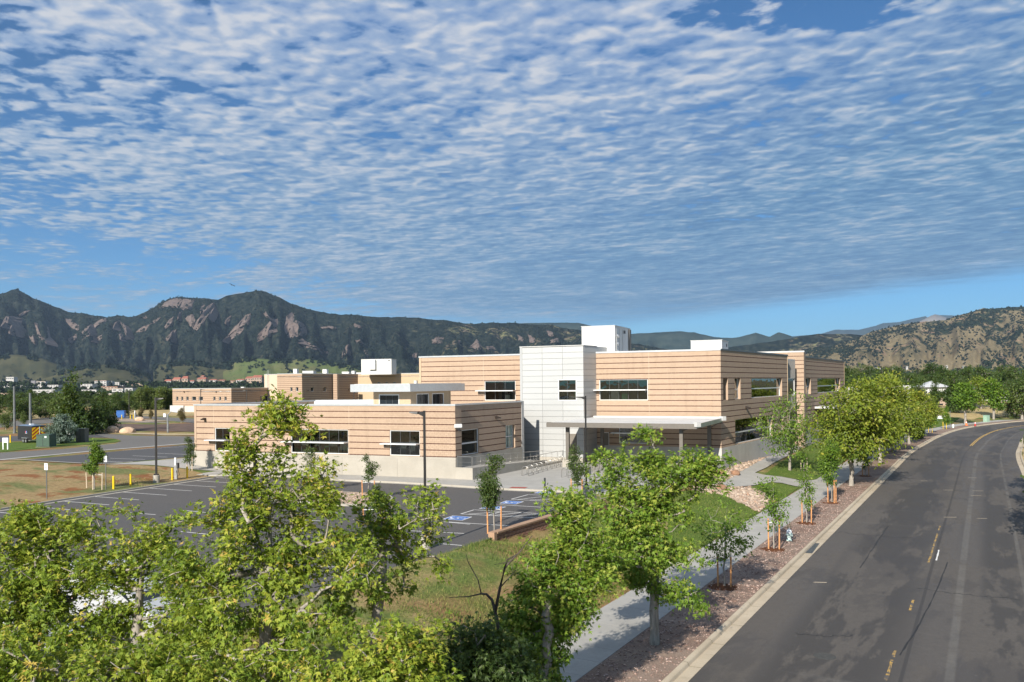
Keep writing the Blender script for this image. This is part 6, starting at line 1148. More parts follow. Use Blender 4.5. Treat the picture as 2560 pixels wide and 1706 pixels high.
# ------------------------------------------------------------------ lamps, signs and other site furniture
def lamp_post(base, h, arm_dir, arm, label, base_h=0.75, pole=0.13, single=True, conc=True):
    root = tag(empty('lamp_post', tuple(base)), label, 'lamp post', 'black lamp posts'); m = MB()
    if conc: m.lathe([(0.30, -0.1), (0.30, base_h - 0.03), (0.27, base_h)], n=16); m.build('footing', M['concrete'], root)
    else: base_h = 0
    m = MB(); m.box((0, 0, base_h + 0.06), (pole * 2.2, pole * 2.2, 0.12)); m.build('base_cover', M['black_metal'], root); m = MB(); m.box((0, 0, (base_h + h) / 2), (pole, pole, h - base_h)); m.build('pole', M['black_metal'], root, bevel=0.01)
    d = Vector((arm_dir[0], arm_dir[1], 0)).normalized(); n = Vector((-d.y, d.x, 0))
    m = MB(); P = lambda a, b, z: tuple(d * a + n * b + Vector((0, 0, z)))
    m.hexa([P(pole / 2, -0.05, h - 0.32), P(arm * 0.45, -0.05, h - 0.17), P(arm * 0.45, 0.05, h - 0.17), P(pole / 2, 0.05, h - 0.32), P(pole / 2, -0.05, h - 0.06), P(arm * 0.45, -0.05, h - 0.07), P(arm * 0.45, 0.05, h - 0.07), P(pole / 2, 0.05, h - 0.06)]); m.build('arm', M['black_metal'], root)
    m = MB(); m.hexa([P(arm * 0.42, -0.16, h - 0.19), P(arm, -0.19, h - 0.12), P(arm, 0.19, h - 0.12), P(arm * 0.42, 0.16, h - 0.19), P(arm * 0.42, -0.14, h - 0.06), P(arm, -0.17, h - 0.06), P(arm, 0.17, h - 0.06), P(arm * 0.42, 0.14, h - 0.06)]); hd = m.build('lamp_head', M['black_metal'], root); m = MB(); m.hexa([P(arm * 0.5, -0.12, h - 0.20), P(arm * .92, -0.14, h - 0.14), P(arm * .92, 0.14, h - 0.14), P(arm * 0.5, 0.12, h - 0.20), P(arm * 0.5, -0.12, h - 0.185), P(arm * .92, -0.14, h - 0.125), P(arm * .92, 0.14, h - 0.125), P(arm * 0.5, 0.12, h - 0.185)]); m.build('lens', M['lamp_lens'], hd); return root
p = G(1064, 1372, 0); lamp_post(p, zof(1064, 1027, p.y) - p.z, (-1, 0.25), 0.82, 'black square lamp post standing in the lot before the low wing corner')
p = G(1466, 1237, 0); lamp_post(p, zof(1466, 990, p.y), (-1, 0.2), 0.82, 'black square lamp post at the plaza edge before the bicycle canopy')
p = GG(391, 1208); lamp_post(p, zof(390, 994, p.y) - p.z, (1, 0.1), 0.75, 'black lamp post on a round concrete footing beside the charging bollards', pole=0.16)
def far_lamp(u, vb, vt, z, dirx, label, D=None, two=False):
    p = G(u, vb, z) if D is None else at(u, vb, D); r = lamp_post(p, zof(u, vt, p.y) - p.z, (dirx, 0.1), 1.1, label, pole=0.16, conc=False); return r
far_lamp(502, 1012, 973, 0, 1, 'slim black lamp post before the small windows of the far low building', D=225); far_lamp(617, 1012, 975, 0, -1, 'slim black lamp post before the blank side of the far low building', D=225); far_lamp(789, 1004, 973, 0, 1, 'black lamp post in front of the far two-storey building'); far_lamp(885, 1004, 980, 0, 1, 'slim lamp post beside the clerestory, at the far building', D=200)
far_lamp(2203, 955, 916, 0, -1, 'black lamp post rising above the end of the school among trees', D=190); far_lamp(2295, 935, 920, 0, -1, 'black lamp post head showing over the tree tops beyond the bend', D=230); far_lamp(2393, 942, 921, 0, 1, 'black lamp post with its arm turned to the dry foothill, over the trees', D=240); far_lamp(323, 1046, 977, 1.0, -1, 'tall black lamp post on the gravel island by the blue container')
# plain grey poles on the left
for (u, vb, vt, lab) in ((36.5, 1084, 966, 'tall plain grey metal pole behind the black trailer'), (76.5, 1102, 983, 'plain grey metal pole in front of the black trailer')):
    p = GG(u, vb); m = MB(); h = zof(u, vt, p.y) - p.z; m.tube([(p.x, p.y, p.z), (p.x, p.y, p.z + h)], [0.22, 0.16], 10); m.lathe([(0.3, 0), (0.3, 0.25)], tuple(p), 10); tag(m.build('metal_pole', M['grey_post'], smooth=False), lab, 'pole', 'grey poles by the trailer')
# silver standpipe lamp on the verge
p = GG(419.5, 1082); root = tag(empty('silver_pole', tuple(p)), 'silver pole with two angled sensor arms on the far verge', 'pole'); h = zof(419, 1037, p.y) - p.z; m = MB(); m.tube([(0, 0, 0), (0, 0, h)], 0.16, 8); m.build('pole', M['galv'], root); m = MB(); m.tube([(0, 0, h - 0.1), (0.6, 0, h + 0.5), (1.7, 0, h + 0.35)], 0.09, 6); m.build('arm', M['galv'], root); m = MB(); m.box((-0.5, 0, h - 0.1), (0.4, 0.3, 0.6)); m.build('sensor_box', M['sign_white'], root)
# bollards
def bollard(u, v, label, h=1.2, r=0.09, g='yellow bollards', z=None):
    p = GG(u, v) if z is None else G(u, v, z); root = tag(empty('bollard', tuple(p)), label, 'bollard', g); m = MB(); m.lathe([(r, -0.1), (r, h - 0.05), (r * 0.7, h - 0.01), (0.01, h)], n=12); m.build('sleeve', M['yellow'], root, smooth=False)
    for z_ in (h * 0.66, h * 0.80): m = MB(); m.lathe([(r + 0.004, z_), (r + 0.004, z_ + 0.035)], n=12); m.build('band', M['orange'] if z_ < 0.7 else M['yellow'], root)
for u, v, l in ((284, 1224, 'yellow bollard beside the second parking sign'), (326.5, 1217.5, 'yellow bollard between the second parking sign and the lamp footing'), (431, 1201.5, 'yellow bollard touching the charging post'), (468, 1197, 'yellow bollard past the charging post toward the low wing')): bollard(u, v, l)
bollard(26, 1108, 'yellow bollard beside the white yard sign'); bollard(304.5, 1049.5, 'yellow bollard at the blue container'); bollard(326, 1049, 'yellow bollard on the gravel island, right beside the lamp footing'); bollard(333.5, 1049, 'yellow bollard on the gravel island before the small white charger')
# charging posts
def charger(u, v, label, s=1.0):
    p = GG(u, v); root = tag(empty('charging_post', tuple(p)), label, 'charger', 'charging posts'); m = MB(); m.box((0, 0, 0.7 * s), (0.28 * s, 0.22 * s, 1.4 * s)); m.build('body', M['galv'], root, bevel=0.02); m = MB(); m.box((-0.05 * s, 0, 1.75 * s), (0.16 * s, 0.16 * s, 0.75 * s)); m.build('mast', M['sign_white'], root, bevel=0.02); m = MB(); m.box((0.22 * s, -0.05, 1.35 * s), (0.22 * s, 0.24 * s, 0.55 * s)); m.build('holster', M['ink'], root, bevel=0.03); m = MB(); m.tube([(0.25 * s, -0.1, 1.1 * s), (0.4 * s, -0.15, 0.45 * s), (0.2 * s, -0.2, 0.3 * s), (0.1 * s, -0.15, 0.9 * s)], 0.025 * s, 5); m.build('cable', M['ink'], root)
charger(440, 1199, 'silver electric car charging post between two yellow bollards'); charger(337.5, 1048, 'small white charging post on the gravel island', 1.0)
# parking signs
def sign(p, h, w_, hh, label, rz=0.0, plate='sign_white', lines=4, back=False, cat='sign', group='parking signs'):
    root = tag(empty('parking_sign', tuple(p), rz), label, cat, group); m = MB(); m.box((0, 0, h / 2), (0.06, 0.05, h)); m.build('post', M['grey_post'], root); m = MB(); m.box((0, -0.04, h - hh / 2), (w_, 0.012, hh)); pl_ = m.build('plate', M['grey_post' if back else plate], root, bevel=0.004)
    if not back:
        for k, frac in enumerate((0.72, 0.30, 0.72, 0.42)[:lines]): m = MB(); m.box((0, -0.0475, h - hh * (0.2 + 0.2 * k)), (w_ * frac, 0.002, hh * 0.085)); m.build('lettering', M['ink'], pl_)
for (u, vb, vt, l) in ((117, 1248.5, 1158.7, 'small white parking sign on a grey post before the bare bank'), (265, 1226, 1140, 'small white parking sign on a grey post beside the staked tree and bollard')):
    p = GG(u, vb); sign(p, zof(u, vt, p.y) - p.z, 0.36, 0.54, l, -0.35)
for (u, vb, vt, l) in ((1362, 1312, 1195, 'accessible parking sign seen from behind, before the retaining wall'), (1475, 1262, 1167, 'accessible parking sign seen from behind, beside the lamp post at the plaza')):
    p = GG(u, vb); sign(p, zof(u, vt, p.y) - p.z, 0.22, 0.62, l, 0.9, back=True)
# white yard sign, board sign, blade signs
p = GG(13.5, 1125); root = tag(empty('yard_sign', tuple(p)), 'small white two-legged yard sign on the lawn by the trailer', 'sign'); h = zof(13, 1095, p.y) - p.z; m = MB(); m.box((0, 0, h * 0.8), (0.75, 0.05, h * 0.4)); m.build('board', M['sign_white'], root)
for x in (-0.3, 0.3): m = MB(); m.box((x, 0, h * 0.3), (0.12, 0.05, h * 0.6)); m.build('leg', M['sign_white'], root)
p = GG(2349, 1060, 0); root = tag(empty('board_sign', tuple(p)), 'white board sign on two posts beside a young tree at the bend', 'sign'); h = zof(2349, 1040, p.y) - p.z; m = MB(); m.box((0.4, 0, h * 0.75), (1.9, 0.06, h * 0.5)); m.build('board', M['sign_white'], root)
for x in (-0.45, 1.2): m = MB(); m.box((x, 0, h / 2), (0.1, 0.08, h)); m.build('post', M['sign_white'], root)
p = GG(2375.5, 1070, .1); m = MB(); h = zof(2375, 1028, p.y) - p.z; m.tube([tuple(p), (p.x, p.y, p.z + h)], 0.07, 8); tag(m.build('street_sign_post', M['grey_post']), 'plain grey signpost at the pavement edge in the bend', 'post')
# utility cabinet, cones, hydrants
p = GG(2466, 1056, .1); root = tag(empty('utility_cabinet', tuple(p), 0.5), 'pale green utility cabinet beside the street bend', 'cabinet'); m = MB(); m.box((0, 0, 0.85), (1.25, 0.9, 1.6)); m.build('housing', M['pale_green'], root, bevel=0.04); m = MB(); m.box((0, 0, 0.03), (1.5, 1.1, 0.1)); m.build('pad', M['concrete'], root); m = MB(); m.box((0, 0, 1.68), (1.32, 0.96, 0.08)); m.build('lid', M['pale_green'], root)
def cone(u, v, label, dark=False):
    p = GG(u, v, .1); root = tag(empty('traffic_cone', tuple(p)), label, 'traffic cone', 'traffic cones'); m = MB(); m.box((0, 0, 0.03), (0.55, 0.55, 0.06)); m.build('foot', M['ink' if dark else 'orange'], root); m = MB(); m.lathe([(0.22, 0.06), (0.05, 1.0), (0.03, 1.02)], n=12); m.build('body', M['red' if dark else 'orange'], root); m = MB(); m.lathe([(0.125, 0.62), (0.085, 0.84)], n=12); m.build('band', M['sign_white'], root)
cone(2416, 1064, 'orange traffic cone at the pavement end beside a tree trunk'); cone(2438, 1066, 'dark-footed traffic cone close to the street kerb', True)
def hydrant(u, v, label, dz=0.12):
    p = GG(u, v, dz); root = tag(empty('fire_hydrant', tuple(p), 0.4), label, 'fire hydrant', 'fire hydrants'); m = MB(); m.lathe([(0.19, 0), (0.19, 0.05), (0.14, 0.06), (0.13, 0.5), (0.15, 0.52)], n=14); m.build('barrel', M['mint'], root); m = MB(); m.lathe([(0.18, 0.52), (0.18, 0.57), (0.155, 0.66), (0.09, 0.74), (0.04, 0.76), (0.04, 0.83), (0.01, 0.83)], n=14); m.build('bonnet', M['sign_white'], root)
    for a in (0, math.pi): m = MB(); m.tube([(0.1 * math.cos(a), 0.1 * math.sin(a), 0.42), (0.23 * math.cos(a), 0.23 * math.sin(a), 0.42)], 0.06, 9); m.build('nozzle', M['mint'], root)
    m = MB(); m.tube([(0, -0.08, 0.36), (0, -0.24, 0.36)], 0.085, 10); m.build('nozzle', M['mint'], root); m = MB(); m.tube([(0.2, 0, .42), (0.24, -0.1, .28), (0.1, -0.22, .24), (0, -0.25, .34)], 0.012, 5); m.build('chain', M['ink'], root)
hydrant(1973, 1352, 'pale mint fire hydrant in the mulch strip beside a sapling'); hydrant(2383, 1070, 'pale mint fire hydrant in the bend beside the grey signpost')
# black trailer with chevron doors
p = GG(99, 1108); tr = tag(empty('cargo_trailer', (p.x, p.y, p.z), 0), 'black cargo trailer with yellow and red chevron rear doors', 'trailer')
tr.location = (p.x, p.y, p.z)
rzt = 0.94; L, W_, H0, H1 = 4.6, 2.15, 0.45, 2.5
tr.rotation_euler = (0, 0, rzt)                     # local -Y is the rear, towards the viewer's right
def tb(name, c, d, mat, par=tr, bv=0.0): m = MB(); m.box(c, d); return m.build(name, M[mat], par, bevel=bv)
tb('body', (0, L / 2, (H0 + H1) / 2), (W_, L, H1 - H0), 'trailer_black', bv=0.04)
m = MB(); m.add([(-W_ / 2, 0, H1), (W_ / 2, 0, H1), (W_ / 2, L, H1), (-W_ / 2, L, H1), (-W_ / 4, 0, H1 + 0.13), (W_ / 4, 0, H1 + 0.13), (W_ / 4, L, H1 + 0.13), (-W_ / 4, L, H1 + 0.13)], [(0, 1, 5, 4), (2, 3, 7, 6), (4, 5, 6, 7), (0, 4, 7, 3), (1, 2, 6, 5)]); m.build('roof', M['roof_blue'], tr); tb('roof_vent', (0, L * 0.55, H1 + 0.2), (0.5, 0.5, 0.16), 'sign_white')
for sgn in (-1, 1):
    x0, x1 = (-W_ / 2 + 0.06, -0.05) if sgn < 0 else (0.05, W_ / 2 - 0.06); dw = x1 - x0; z0, z1 = H0 + 0.12, H1 - 0.18; dr = tb('rear_door', ((x0 + x1) / 2, -0.02, (z0 + z1) / 2), (dw, 0.03, z1 - z0), 'yellow')
    for k in range(-2, 5):                          # diagonal bands clipped to the door
        pts = []
        for t in (0, 1):
            zb = z0 + k * 0.52 + 0.08
        lo = lambda x: z0 + k * 0.52 + (x - x0 if sgn < 0 else x1 - x) * 0.85; w2 = 0.23
        P_ = [(x0, lo(x0)), (x1, lo(x1)), (x1, lo(x1) + w2), (x0, lo(x0) + w2)]
        def clip(P, zc, up):
            out = []
            for i in range(len(P)):
                a, b_ = P[i], P[(i + 1) % len(P)]; ia = (a[1] >= zc) == up or a[1] == zc; ib = (b_[1] >= zc) == up or b_[1] == zc
                if ia: out.append(a)
                if ia != ib: t = (zc - a[1]) / (b_[1] - a[1]); out.append((a[0] + (b_[0] - a[0]) * t, zc))
            return out
        P_ = clip(P_, z0, True); P_ = clip(P_, z1, False) if P_ else P_
        if len(P_) > 2: m = MB(); m.add([(x, -0.038, z) for x, z in P_], [tuple(range(len(P_)))]); m.build('chevron_band', M['red'], dr)
tb('door_bar', (0, -0.05, (H0 + H1) / 2), (0.06, 0.03, H1 - H0 - 0.2), 'sign_white'); tb('rear_sill', (0, -0.03, H0 + 0.05), (W_, 0.05, 0.12), 'galv')
lg = tb('side_emblem', (-W_ / 2 - 0.012, L * 0.36, 1.65), (0.012, 0.42, 0.26), 'blue_paint'); tb('emblem_mark', (-W_ / 2 - 0.022, L * 0.36 + 0.26, 1.63), (0.01, 0.2, 0.26), 'red', lg); tb('emblem_mark', (-W_ / 2 - 0.022, L * 0.36 + 0.06, 1.66), (0.01, 0.1, 0.1), 'sign_white', lg); tb('emblem_line', (-W_ / 2 - 0.022, L * 0.36 + 0.05, 1.45), (0.01, 0.6, 0.05), 'sign_white', lg)
for y in (1.5, 2.35):
    for x in (-1, 1):
        m = MB(); xx = x * (W_ / 2 + 0.08); m.tube([(xx - 0.11, y, 0.34), (xx + 0.11, y, 0.34)], 0.34, 16); wh = m.build('wheel', M['tyre'], tr); m = MB(); m.tube([(xx - 0.12, y, 0.34), (xx + 0.12, y, 0.34)], 0.19, 12); m.build('rim', M['galv'], wh)
for x in (-1, 1): tb('fender', (x * (W_ / 2 + 0.1), 1.92, 0.74), (0.26, 1.9, 0.1), 'galv', bv=0.03)
m = MB(); m.tube([(-0.7, L, 0.45), (0, L + 1.3, 0.45), (0.7, L, 0.45)], 0.06, 6); m.tube([(0, L + 1.2, 0.45), (0, L + 1.2, 0)], 0.04, 6); m.build('drawbar', M['grey_post'], tr)
# green transformer, grey cabinets, juniper, boulders
def cabinet(u, v, wpx, hpx, mat, label, rz, dep=1.6, plate=True, name='utility_cabinet'):
    p = GG(u, v); D = p.y; w_, h = wpx / F * D, hpx / F * D; root = tag(empty(name, tuple(p), rz), label, 'cabinet'); m = MB(); m.box((0, 0, h / 2 + 0.05), (w_, dep, h - 0.1)); m.build('housing', M[mat], root, bevel=0.04); m = MB(); m.box((0, 0, 0.0), (w_ + 0.15, dep + 0.15, 0.14)); m.build('pad', M['concrete'], root); m = MB(); m.box((0, 0, h + 0.03), (w_ + 0.06, dep + 0.06, 0.07)); m.build('lid', M[mat], root); m = MB(); m.box((0, -dep / 2 - 0.012, h * 0.5), (0.03, 0.02, h * 0.85)); m.build('door_seam', M['ink'], root)
    if plate: m = MB(); m.box((w_ * 0.22, -dep / 2 - 0.02, h * 0.84), (w_ * 0.15, 0.012, h * 0.14)); m.build('notice', M['sign_white'], root)
    return root
cabinet(116, 1118, 33, 31, 'green_box', 'dark green electrical transformer box on the lawn', 0.0, 1.7); cabinet(206, 1106, 22, 33, 'taupe_paint', 'brown-grey metal utility cabinet beside the juniper', 0.05, 1.3, False); cabinet(176, 1100, 10, 28, 'galv', 'pale grey utility box half hidden by the juniper', 0.0, 1.1, False)
bush('juniper_shrub', 'blue-grey juniper shrub between the transformer and the grey cabinet', 152, 1110, 62, 72, 'leaf_blue', 81, 260, 34, 0.26, shape='round')
p = GG(303, 1045); root = tag(empty('blue_container', tuple(p), 0.2), 'bright blue waste container beside the far car park', 'container'); m = MB(); m.box((0, 0, 0.95), (1.9, 1.6, 1.7), 0, 0.5); m.build('body', M['blue_paint'], root, bevel=0.05); m = MB(); m.box((0, 0, 1.85), (2.0, 1.7, 0.12)); m.build('lid', M['blue_paint'], root)
for x in (-1.0, 1.0): m = MB(); m.box((x, 0, 1.2), (0.1, 1.5, 0.2)); m.build('lifting_bar', M['blue_paint'], root)
def boulder(name, p, r, mat, label, seed, group=None, parent=None, flat=0.65):
    rg = np.random.default_rng(seed); bm = bmesh.new(); bmesh.ops.create_icosphere(bm, subdivisions=2, radius=1)
    for v in bm.verts: k = 1 + 0.28 * (fbm(np.array([v.co.x * 1.3 + seed]), np.array([v.co.y * 1.3 + v.co.z]), 3)[0]) * 2; v.co = Vector((v.co.x * r * k, v.co.y * r * k * 0.8, v.co.z * r * k * flat))
    me = bpy.data.meshes.new(name); bm.to_mesh(me); bm.free(); me.materials.append(M[mat]); o = link(name, me, parent, p); o.rotation_euler = (0, 0, rg.uniform(0, 6)); 
    if label: tag(o, label, 'boulder', group)
    return o
for i, (u, v, r, l) in enumerate(((282, 1078, 1.6, 'large tan sandstone boulder at the far road corner'), (300, 1073, 0.9, 'smaller tan sandstone boulder behind the large one'), (318, 1079, 1.3, 'long tan sandstone boulder beside the dark bank'), (349, 1050, 1.2, 'pale pointed boulder on the gravel island'))): p = GG(u, v, 0.3); boulder('sandstone_boulder', p, r, 'sandstone', l, 90 + i, 'tan boulders by the far road')
for i, (x, y, l) in enumerate(((1575, 1325, 'rust-brown boulder by the school corner'), (1580, 1445, 'rust-brown flat boulder beside the curved path'), (1690, 1330, 'rust-brown stone in the rock bed under the school wall'))): p = GG(1300 + x * .3188, 760 + y * .3188, 0.2); boulder('rust_boulder', p, 0.62, 'rust_stone', l, 120 + i, 'rust-brown boulders')
# bird
p = at(580, 713, 140); m = MB(); root = tag(empty('bird', tuple(p)), 'dark bird gliding in front of the mountains', 'bird')
m.lathe([(0.01, -0.25), (0.05, -0.15), (0.07, 0.0), (0.05, 0.15), (0.03, 0.22), (0.01, 0.3)], n=8); V = [(z, x, y) for x, y, z in m.v]; m.v = V
for s in (-1, 1): m.add([(0.08, 0, 0.02), (0.14, s * 0.28, 0.10), (0.06, s * 0.62, 0.02), (-0.10, s * 0.55, 0.0), (-0.08, s * 0.2, 0.05), (-0.06, 0, 0.02)], [(0, 1, 2, 3, 4, 5)])
m.add([(-0.2, 0, 0), (-0.36, 0.07, 0.01), (-0.36, -0.07, 0.01)], [(0, 1, 2)]); o = m.build('bird_body', M['bird'], root); root.rotation_euler = (0.45, -0.12, 1.35); root.scale = (1, 1, 1)
# cars seen through the trees
def car(p, rz, label, paint='car_white', van=False):
    root = tag(empty('parked_car', tuple(p), rz), label, 'car', 'parked cars'); L_, W_, H_ = (4.6, 1.85, 1.65) if not van else (5.6, 2.0, 2.3)
    prof = [(-L_ / 2, 0.35), (-L_ / 2, 0.85), (-L_ / 2 + 0.15, 1.0), (-L_ / 2 + 0.6, 1.05), (-L_ / 2 + 1.0, H_ - 0.05), (0.3, H_), (0.75, H_ - 0.1), (1.35, 1.08), (L_ / 2 - 0.15, 0.9), (L_ / 2, 0.7), (L_ / 2, 0.35)]
    if van: prof = [(-L_ / 2, 0.4), (-L_ / 2, H_ - 0.1), (-L_ / 2 + 0.15, H_), (1.2, H_), (2.0, 1.3), (L_ / 2 - 0.1, 1.05), (L_ / 2, 0.4)]
    n = len(prof); m = MB(); V = []
    for y, k in ((-W_ / 2, 1.0), (-W_ / 2 * 0.97, 0.999), (W_ / 2 * 0.97, 0.999), (W_ / 2, 1.0)): V += [(x, (y if z < 1.06 else y * 0.86), z) for x, z in prof]
    m.v = V; m.f = [list(range(n))] + [[k * n + i, k * n + (i + 1) % n, (k + 1) * n + (i + 1) % n, (k + 1) * n + i] for k in range(3) for i in range(n)] + [[3 * n + i for i in range(n)][::-1]]; m.t = [0.5] * len(m.f); m.build('body', M[paint], root, smooth=False)
    wz = 1.12; m = MB()
    for s in (-1, 1): y = s * (W_ / 2 * 0.862 + 0.012); a = prof[4 if not van else 2][0] + 0.35; m.add([(a, y * 1.06 if False else y, wz), (0.95, y, wz), (0.55, y, H_ - 0.16), (a + 0.25, y, H_ - 0.16)], [(0, 1, 2, 3) if s < 0 else (3, 2, 1, 0)])
    m.build('side_window', M['far_glass'], root)
    if not van: m = MB(); m.add([(0.79, -0.72, H_ - 0.14), (0.79, 0.72, H_ - 0.14), (1.32, 0.78, 1.13), (1.32, -0.78, 1.13)], [(0, 1, 2, 3)]); m.build('windscreen', M['far_glass'], root); root.children[-1].location = (0.02, 0, 0.03); m = MB(); m.add([(-L_ / 2 + 0.66, -0.7, 1.12), (-L_ / 2 + 0.66, 0.7, 1.12), (-L_ / 2 + 0.97, 0.66, H_ - 0.12), (-L_ / 2 + 0.97, -0.66, H_ - 0.12)], [(3, 2, 1, 0)]); m.build('rear_window', M['far_glass'], root); root.children[-1].location = (-0.03, 0, 0.02)
    for x in (-L_ / 2 + 0.85, L_ / 2 - 0.9):
        for s in (-1, 1): m = MB(); m.tube([(x, s * W_ / 2 * 0.9 - 0.1, 0.33), (x, s * W_ / 2 * 0.9 + 0.1, 0.33)], 0.33, 16); wl = m.build('wheel', M['tyre'], root); m = MB(); m.tube([(x, s * W_ / 2 * 0.9 - 0.11, 0.33), (x, s * W_ / 2 * 0.9 + 0.11, 0.33)], 0.2, 12); m.build('rim', M['chrome'], wl)
    for s in (-1, 1): m = MB(); m.box((L_ / 2 - 0.02, s * 0.65, 0.78), (0.1, 0.34, 0.14)); m.build('headlight', M['lamp_lens'], root); m = MB(); m.box((-L_ / 2 + 0.02, s * 0.72, 0.85), (0.08, 0.2, 0.24)); m.build('tail_light', M['red'], root)
car(G(330, 1560, 0), math.atan2(-0.42, 0.9), 'white car half hidden behind the loose maple'); car(G(250, 1500, 0), math.atan2(-0.42, 0.9), 'white car parked deeper in the lot behind the bushy maple'); car(G(60, 1640, 0), math.atan2(-0.42, 0.9), 'white car under the bushy maple at the berm')
for i, (u, v, D, pt, vn, l) in enumerate(((2262, 1020, 205, 'car_white', True, 'white van between the conifers beyond the lime trees'), (2292, 1022, 208, 'car_white', False, 'white car beside the van beyond the lime trees'))): p = at(u, v, D); p.z = gz(p.x, p.y); car(p, 0.4 + i * 0.2, l, pt, vn)
# ---- retaining wall of split blocks
RW = tag(empty('retaining_wall'), 'low retaining wall of brown split blocks with a tan capstone', 'wall'); rwd = Vector((0.53, 0.848, 0)).normalized(); rw0 = Vector((-0.95, 47.2, 0)); rwn = Vector((rwd.y, -rwd.x, 0)); RWW = Wall(rw0, rw0 + rwd * 15, RW)
vm = []
for k in range(5):
    m = MB(); rg = random.Random(k); m.hexa([(0.01, 0.02 * rg.random(), 0.006), (0.44, 0.03 * rg.random(), 0.006), (0.44, 0.28, 0.006), (0.01, 0.28, 0.006), (0.01, 0.03 * rg.random(), 0.194), (0.44, 0.02 * rg.random(), 0.194), (0.44, 0.28, 0.194), (0.01, 0.28, 0.194)], rg.random()); vm.append(m.mesh('block', M['wall_block'], bevel=0.012))
rzr = math.atan2(rwd.y, rwd.x)
for r in range(6):
    z = -0.98 + 0.2 * r; k = 0; a = 0.0 if r % 2 == 0 else -0.22
    while a < 15:
        p = RWW.pt(max(a, 0.0), z, -0.02 * r); g = gz(*(RWW.pt(max(a, 0), 0, 0.3).xy))
        if z + 0.2 > g - 0.1: o = link('block', random.choice(vm), RW, p); o.rotation_euler = (0, 0, rzr)
        a += 0.45
mb = MB(); 
for k in range(33): m = MB(); RWW.box(m, k * 0.455 + 0.004, k * 0.455 + 0.451, 0.225, 0.325, -0.46, 0.03, random.random()); m.build('capstone', M['wall_cap'], RW)
m = MB(); RWW.box(m, 0.02, 15, -1.0, 0.21, -0.42, -0.30); RWW.box(m, -0.30, 0.0, -1.0, 0.322, -0.45, -0.02); m.build('core', M['wall_cap'], RW)
# ---- stony parking island
isl = [G(500 + x * .2806, 960 + y * .2806, 0) for x, y in ((620, 1040), (900, 1065), (1200, 1090), (1480, 1095), (1620, 1085), (1700, 1060), (1722, 1030), (1690, 1005), (1500, 990), (1200, 968), (900, 955), (620, 950))]
IS = tag(empty('parking_island'), 'stony kerbed island in the parking lot', kind='structure'); c = sum(isl, Vector()) / len(isl); mb = MB(); mb.prism([tuple(p)[:2] for p in isl], -0.05, 0.155); mb.build('kerb', M['concrete'], IS); inn = [c + (p - c) * 0.97 + (c - p).normalized() * 0.22 for p in isl]; mb = MB(); mb.prism([tuple(p)[:2] for p in inn], 0, 0.175); mb.build('stone_bed', M['gravel'], IS)
def stones(name, pts, rmin, rmax, mat, label, parent=None, flat=0.6):
    """loose stones too many to count, one mesh"""
    N = len(pts); bm = bmesh.new(); bmesh.ops.create_icosphere(bm, subdivisions=1, radius=1); bv = np.array([v.co[:] for v in bm.verts]); bf = np.array([[v.index for v in f.verts] for f in bm.faces]); bm.free()
    r = RNG.uniform(0, 1, N) ** 2 * (rmax - rmin) + rmin; s = RNG.uniform(0.6, 1.2, (N, 1, 3)) * np.array((1.1, 0.9, flat)); jit = 1 + RNG.normal(0, 0.14, (N, len(bv), 1)); V = bv[None] * s * jit * r[:, None, None]; a = RNG.uniform(0, 6.28, N); ca, sa = np.cos(a)[:, None], np.sin(a)[:, None]; V = np.stack((V[..., 0] * ca - V[..., 1] * sa, V[..., 0] * sa + V[..., 1] * ca, V[..., 2]), 2) + np.array(pts)[:, None, :]
    F_ = (np.arange(N)[:, None, None] * len(bv) + bf[None]).reshape(-1, 3); o = link(name, mesh_np(name, V.reshape(-1, 3), [F_], M[mat], tint=np.repeat(RNG.random(N), len(bf))), parent); return tag(o, label, None if parent else 'stones', kind='stuff')
def inside(poly, P):
    x, y = P[:, 0], P[:, 1]; r = np.zeros(len(P), bool); n = len(poly)
    for i in range(n):
        x0, y0 = poly[i][:2]; x1, y1 = poly[(i + 1) % n][:2]; c_ = ((y0 > y) != (y1 > y)) & (x < (x1 - x0) * (y - y0) / (y1 - y0 + 1e-12) + x0); r ^= c_
    return r
def scatter(poly, n):
    q = np.array([p[:2] for p in poly]); P = RNG.uniform(q.min(0), q.max(0), (n * 4, 2)); P = P[inside(poly, P)][:n]; return P
P = scatter(inn, 1500); stones('island_stones', np.column_stack((P, np.full(len(P), 0.18))), 0.04, 0.13, 'stone', None, IS)
# ---- rock beds, lawns and path around the street side of the school
c5 = lambda x, y: tuple(GG(1750 + x * .3188, 760 + y * .3188))[:2]
bed = [c5(60, 1500), c5(-60, 1470), c5(-70, 1330), tuple(MC + Vector((-1.5, -3.0, 0)))[:2], tuple(MC + Vector((0.2, -0.4, 0)))[:2], tuple(MR.pt(8, 0, -0.2))[:2], tuple(MR.pt(20, 0, -0.2))[:2], tuple(MR.pt(MR.L, 0, -.2))[:2], c5(720, 1090), c5(690, 1130), c5(480, 1232), c5(300, 1332), c5(150, 1425), c5(260, 1440), c5(400, 1435), c5(500, 1490), c5(560, 1560), c5(470, 1580), c5(300, 1568), c5(160, 1490)]
tag(drape('rock_bed', bed, 0.05, M['gravel']), 'tan rock bed along the foot of the school wall', kind='structure')
P = scatter(bed, 4200); stones('rock_scatter', np.column_stack((P, zg(P[:, 0], P[:, 1]) + 0.08)), 0.06, 0.26, 'stone', 'tan rocks loosely covering the bed beside the school')
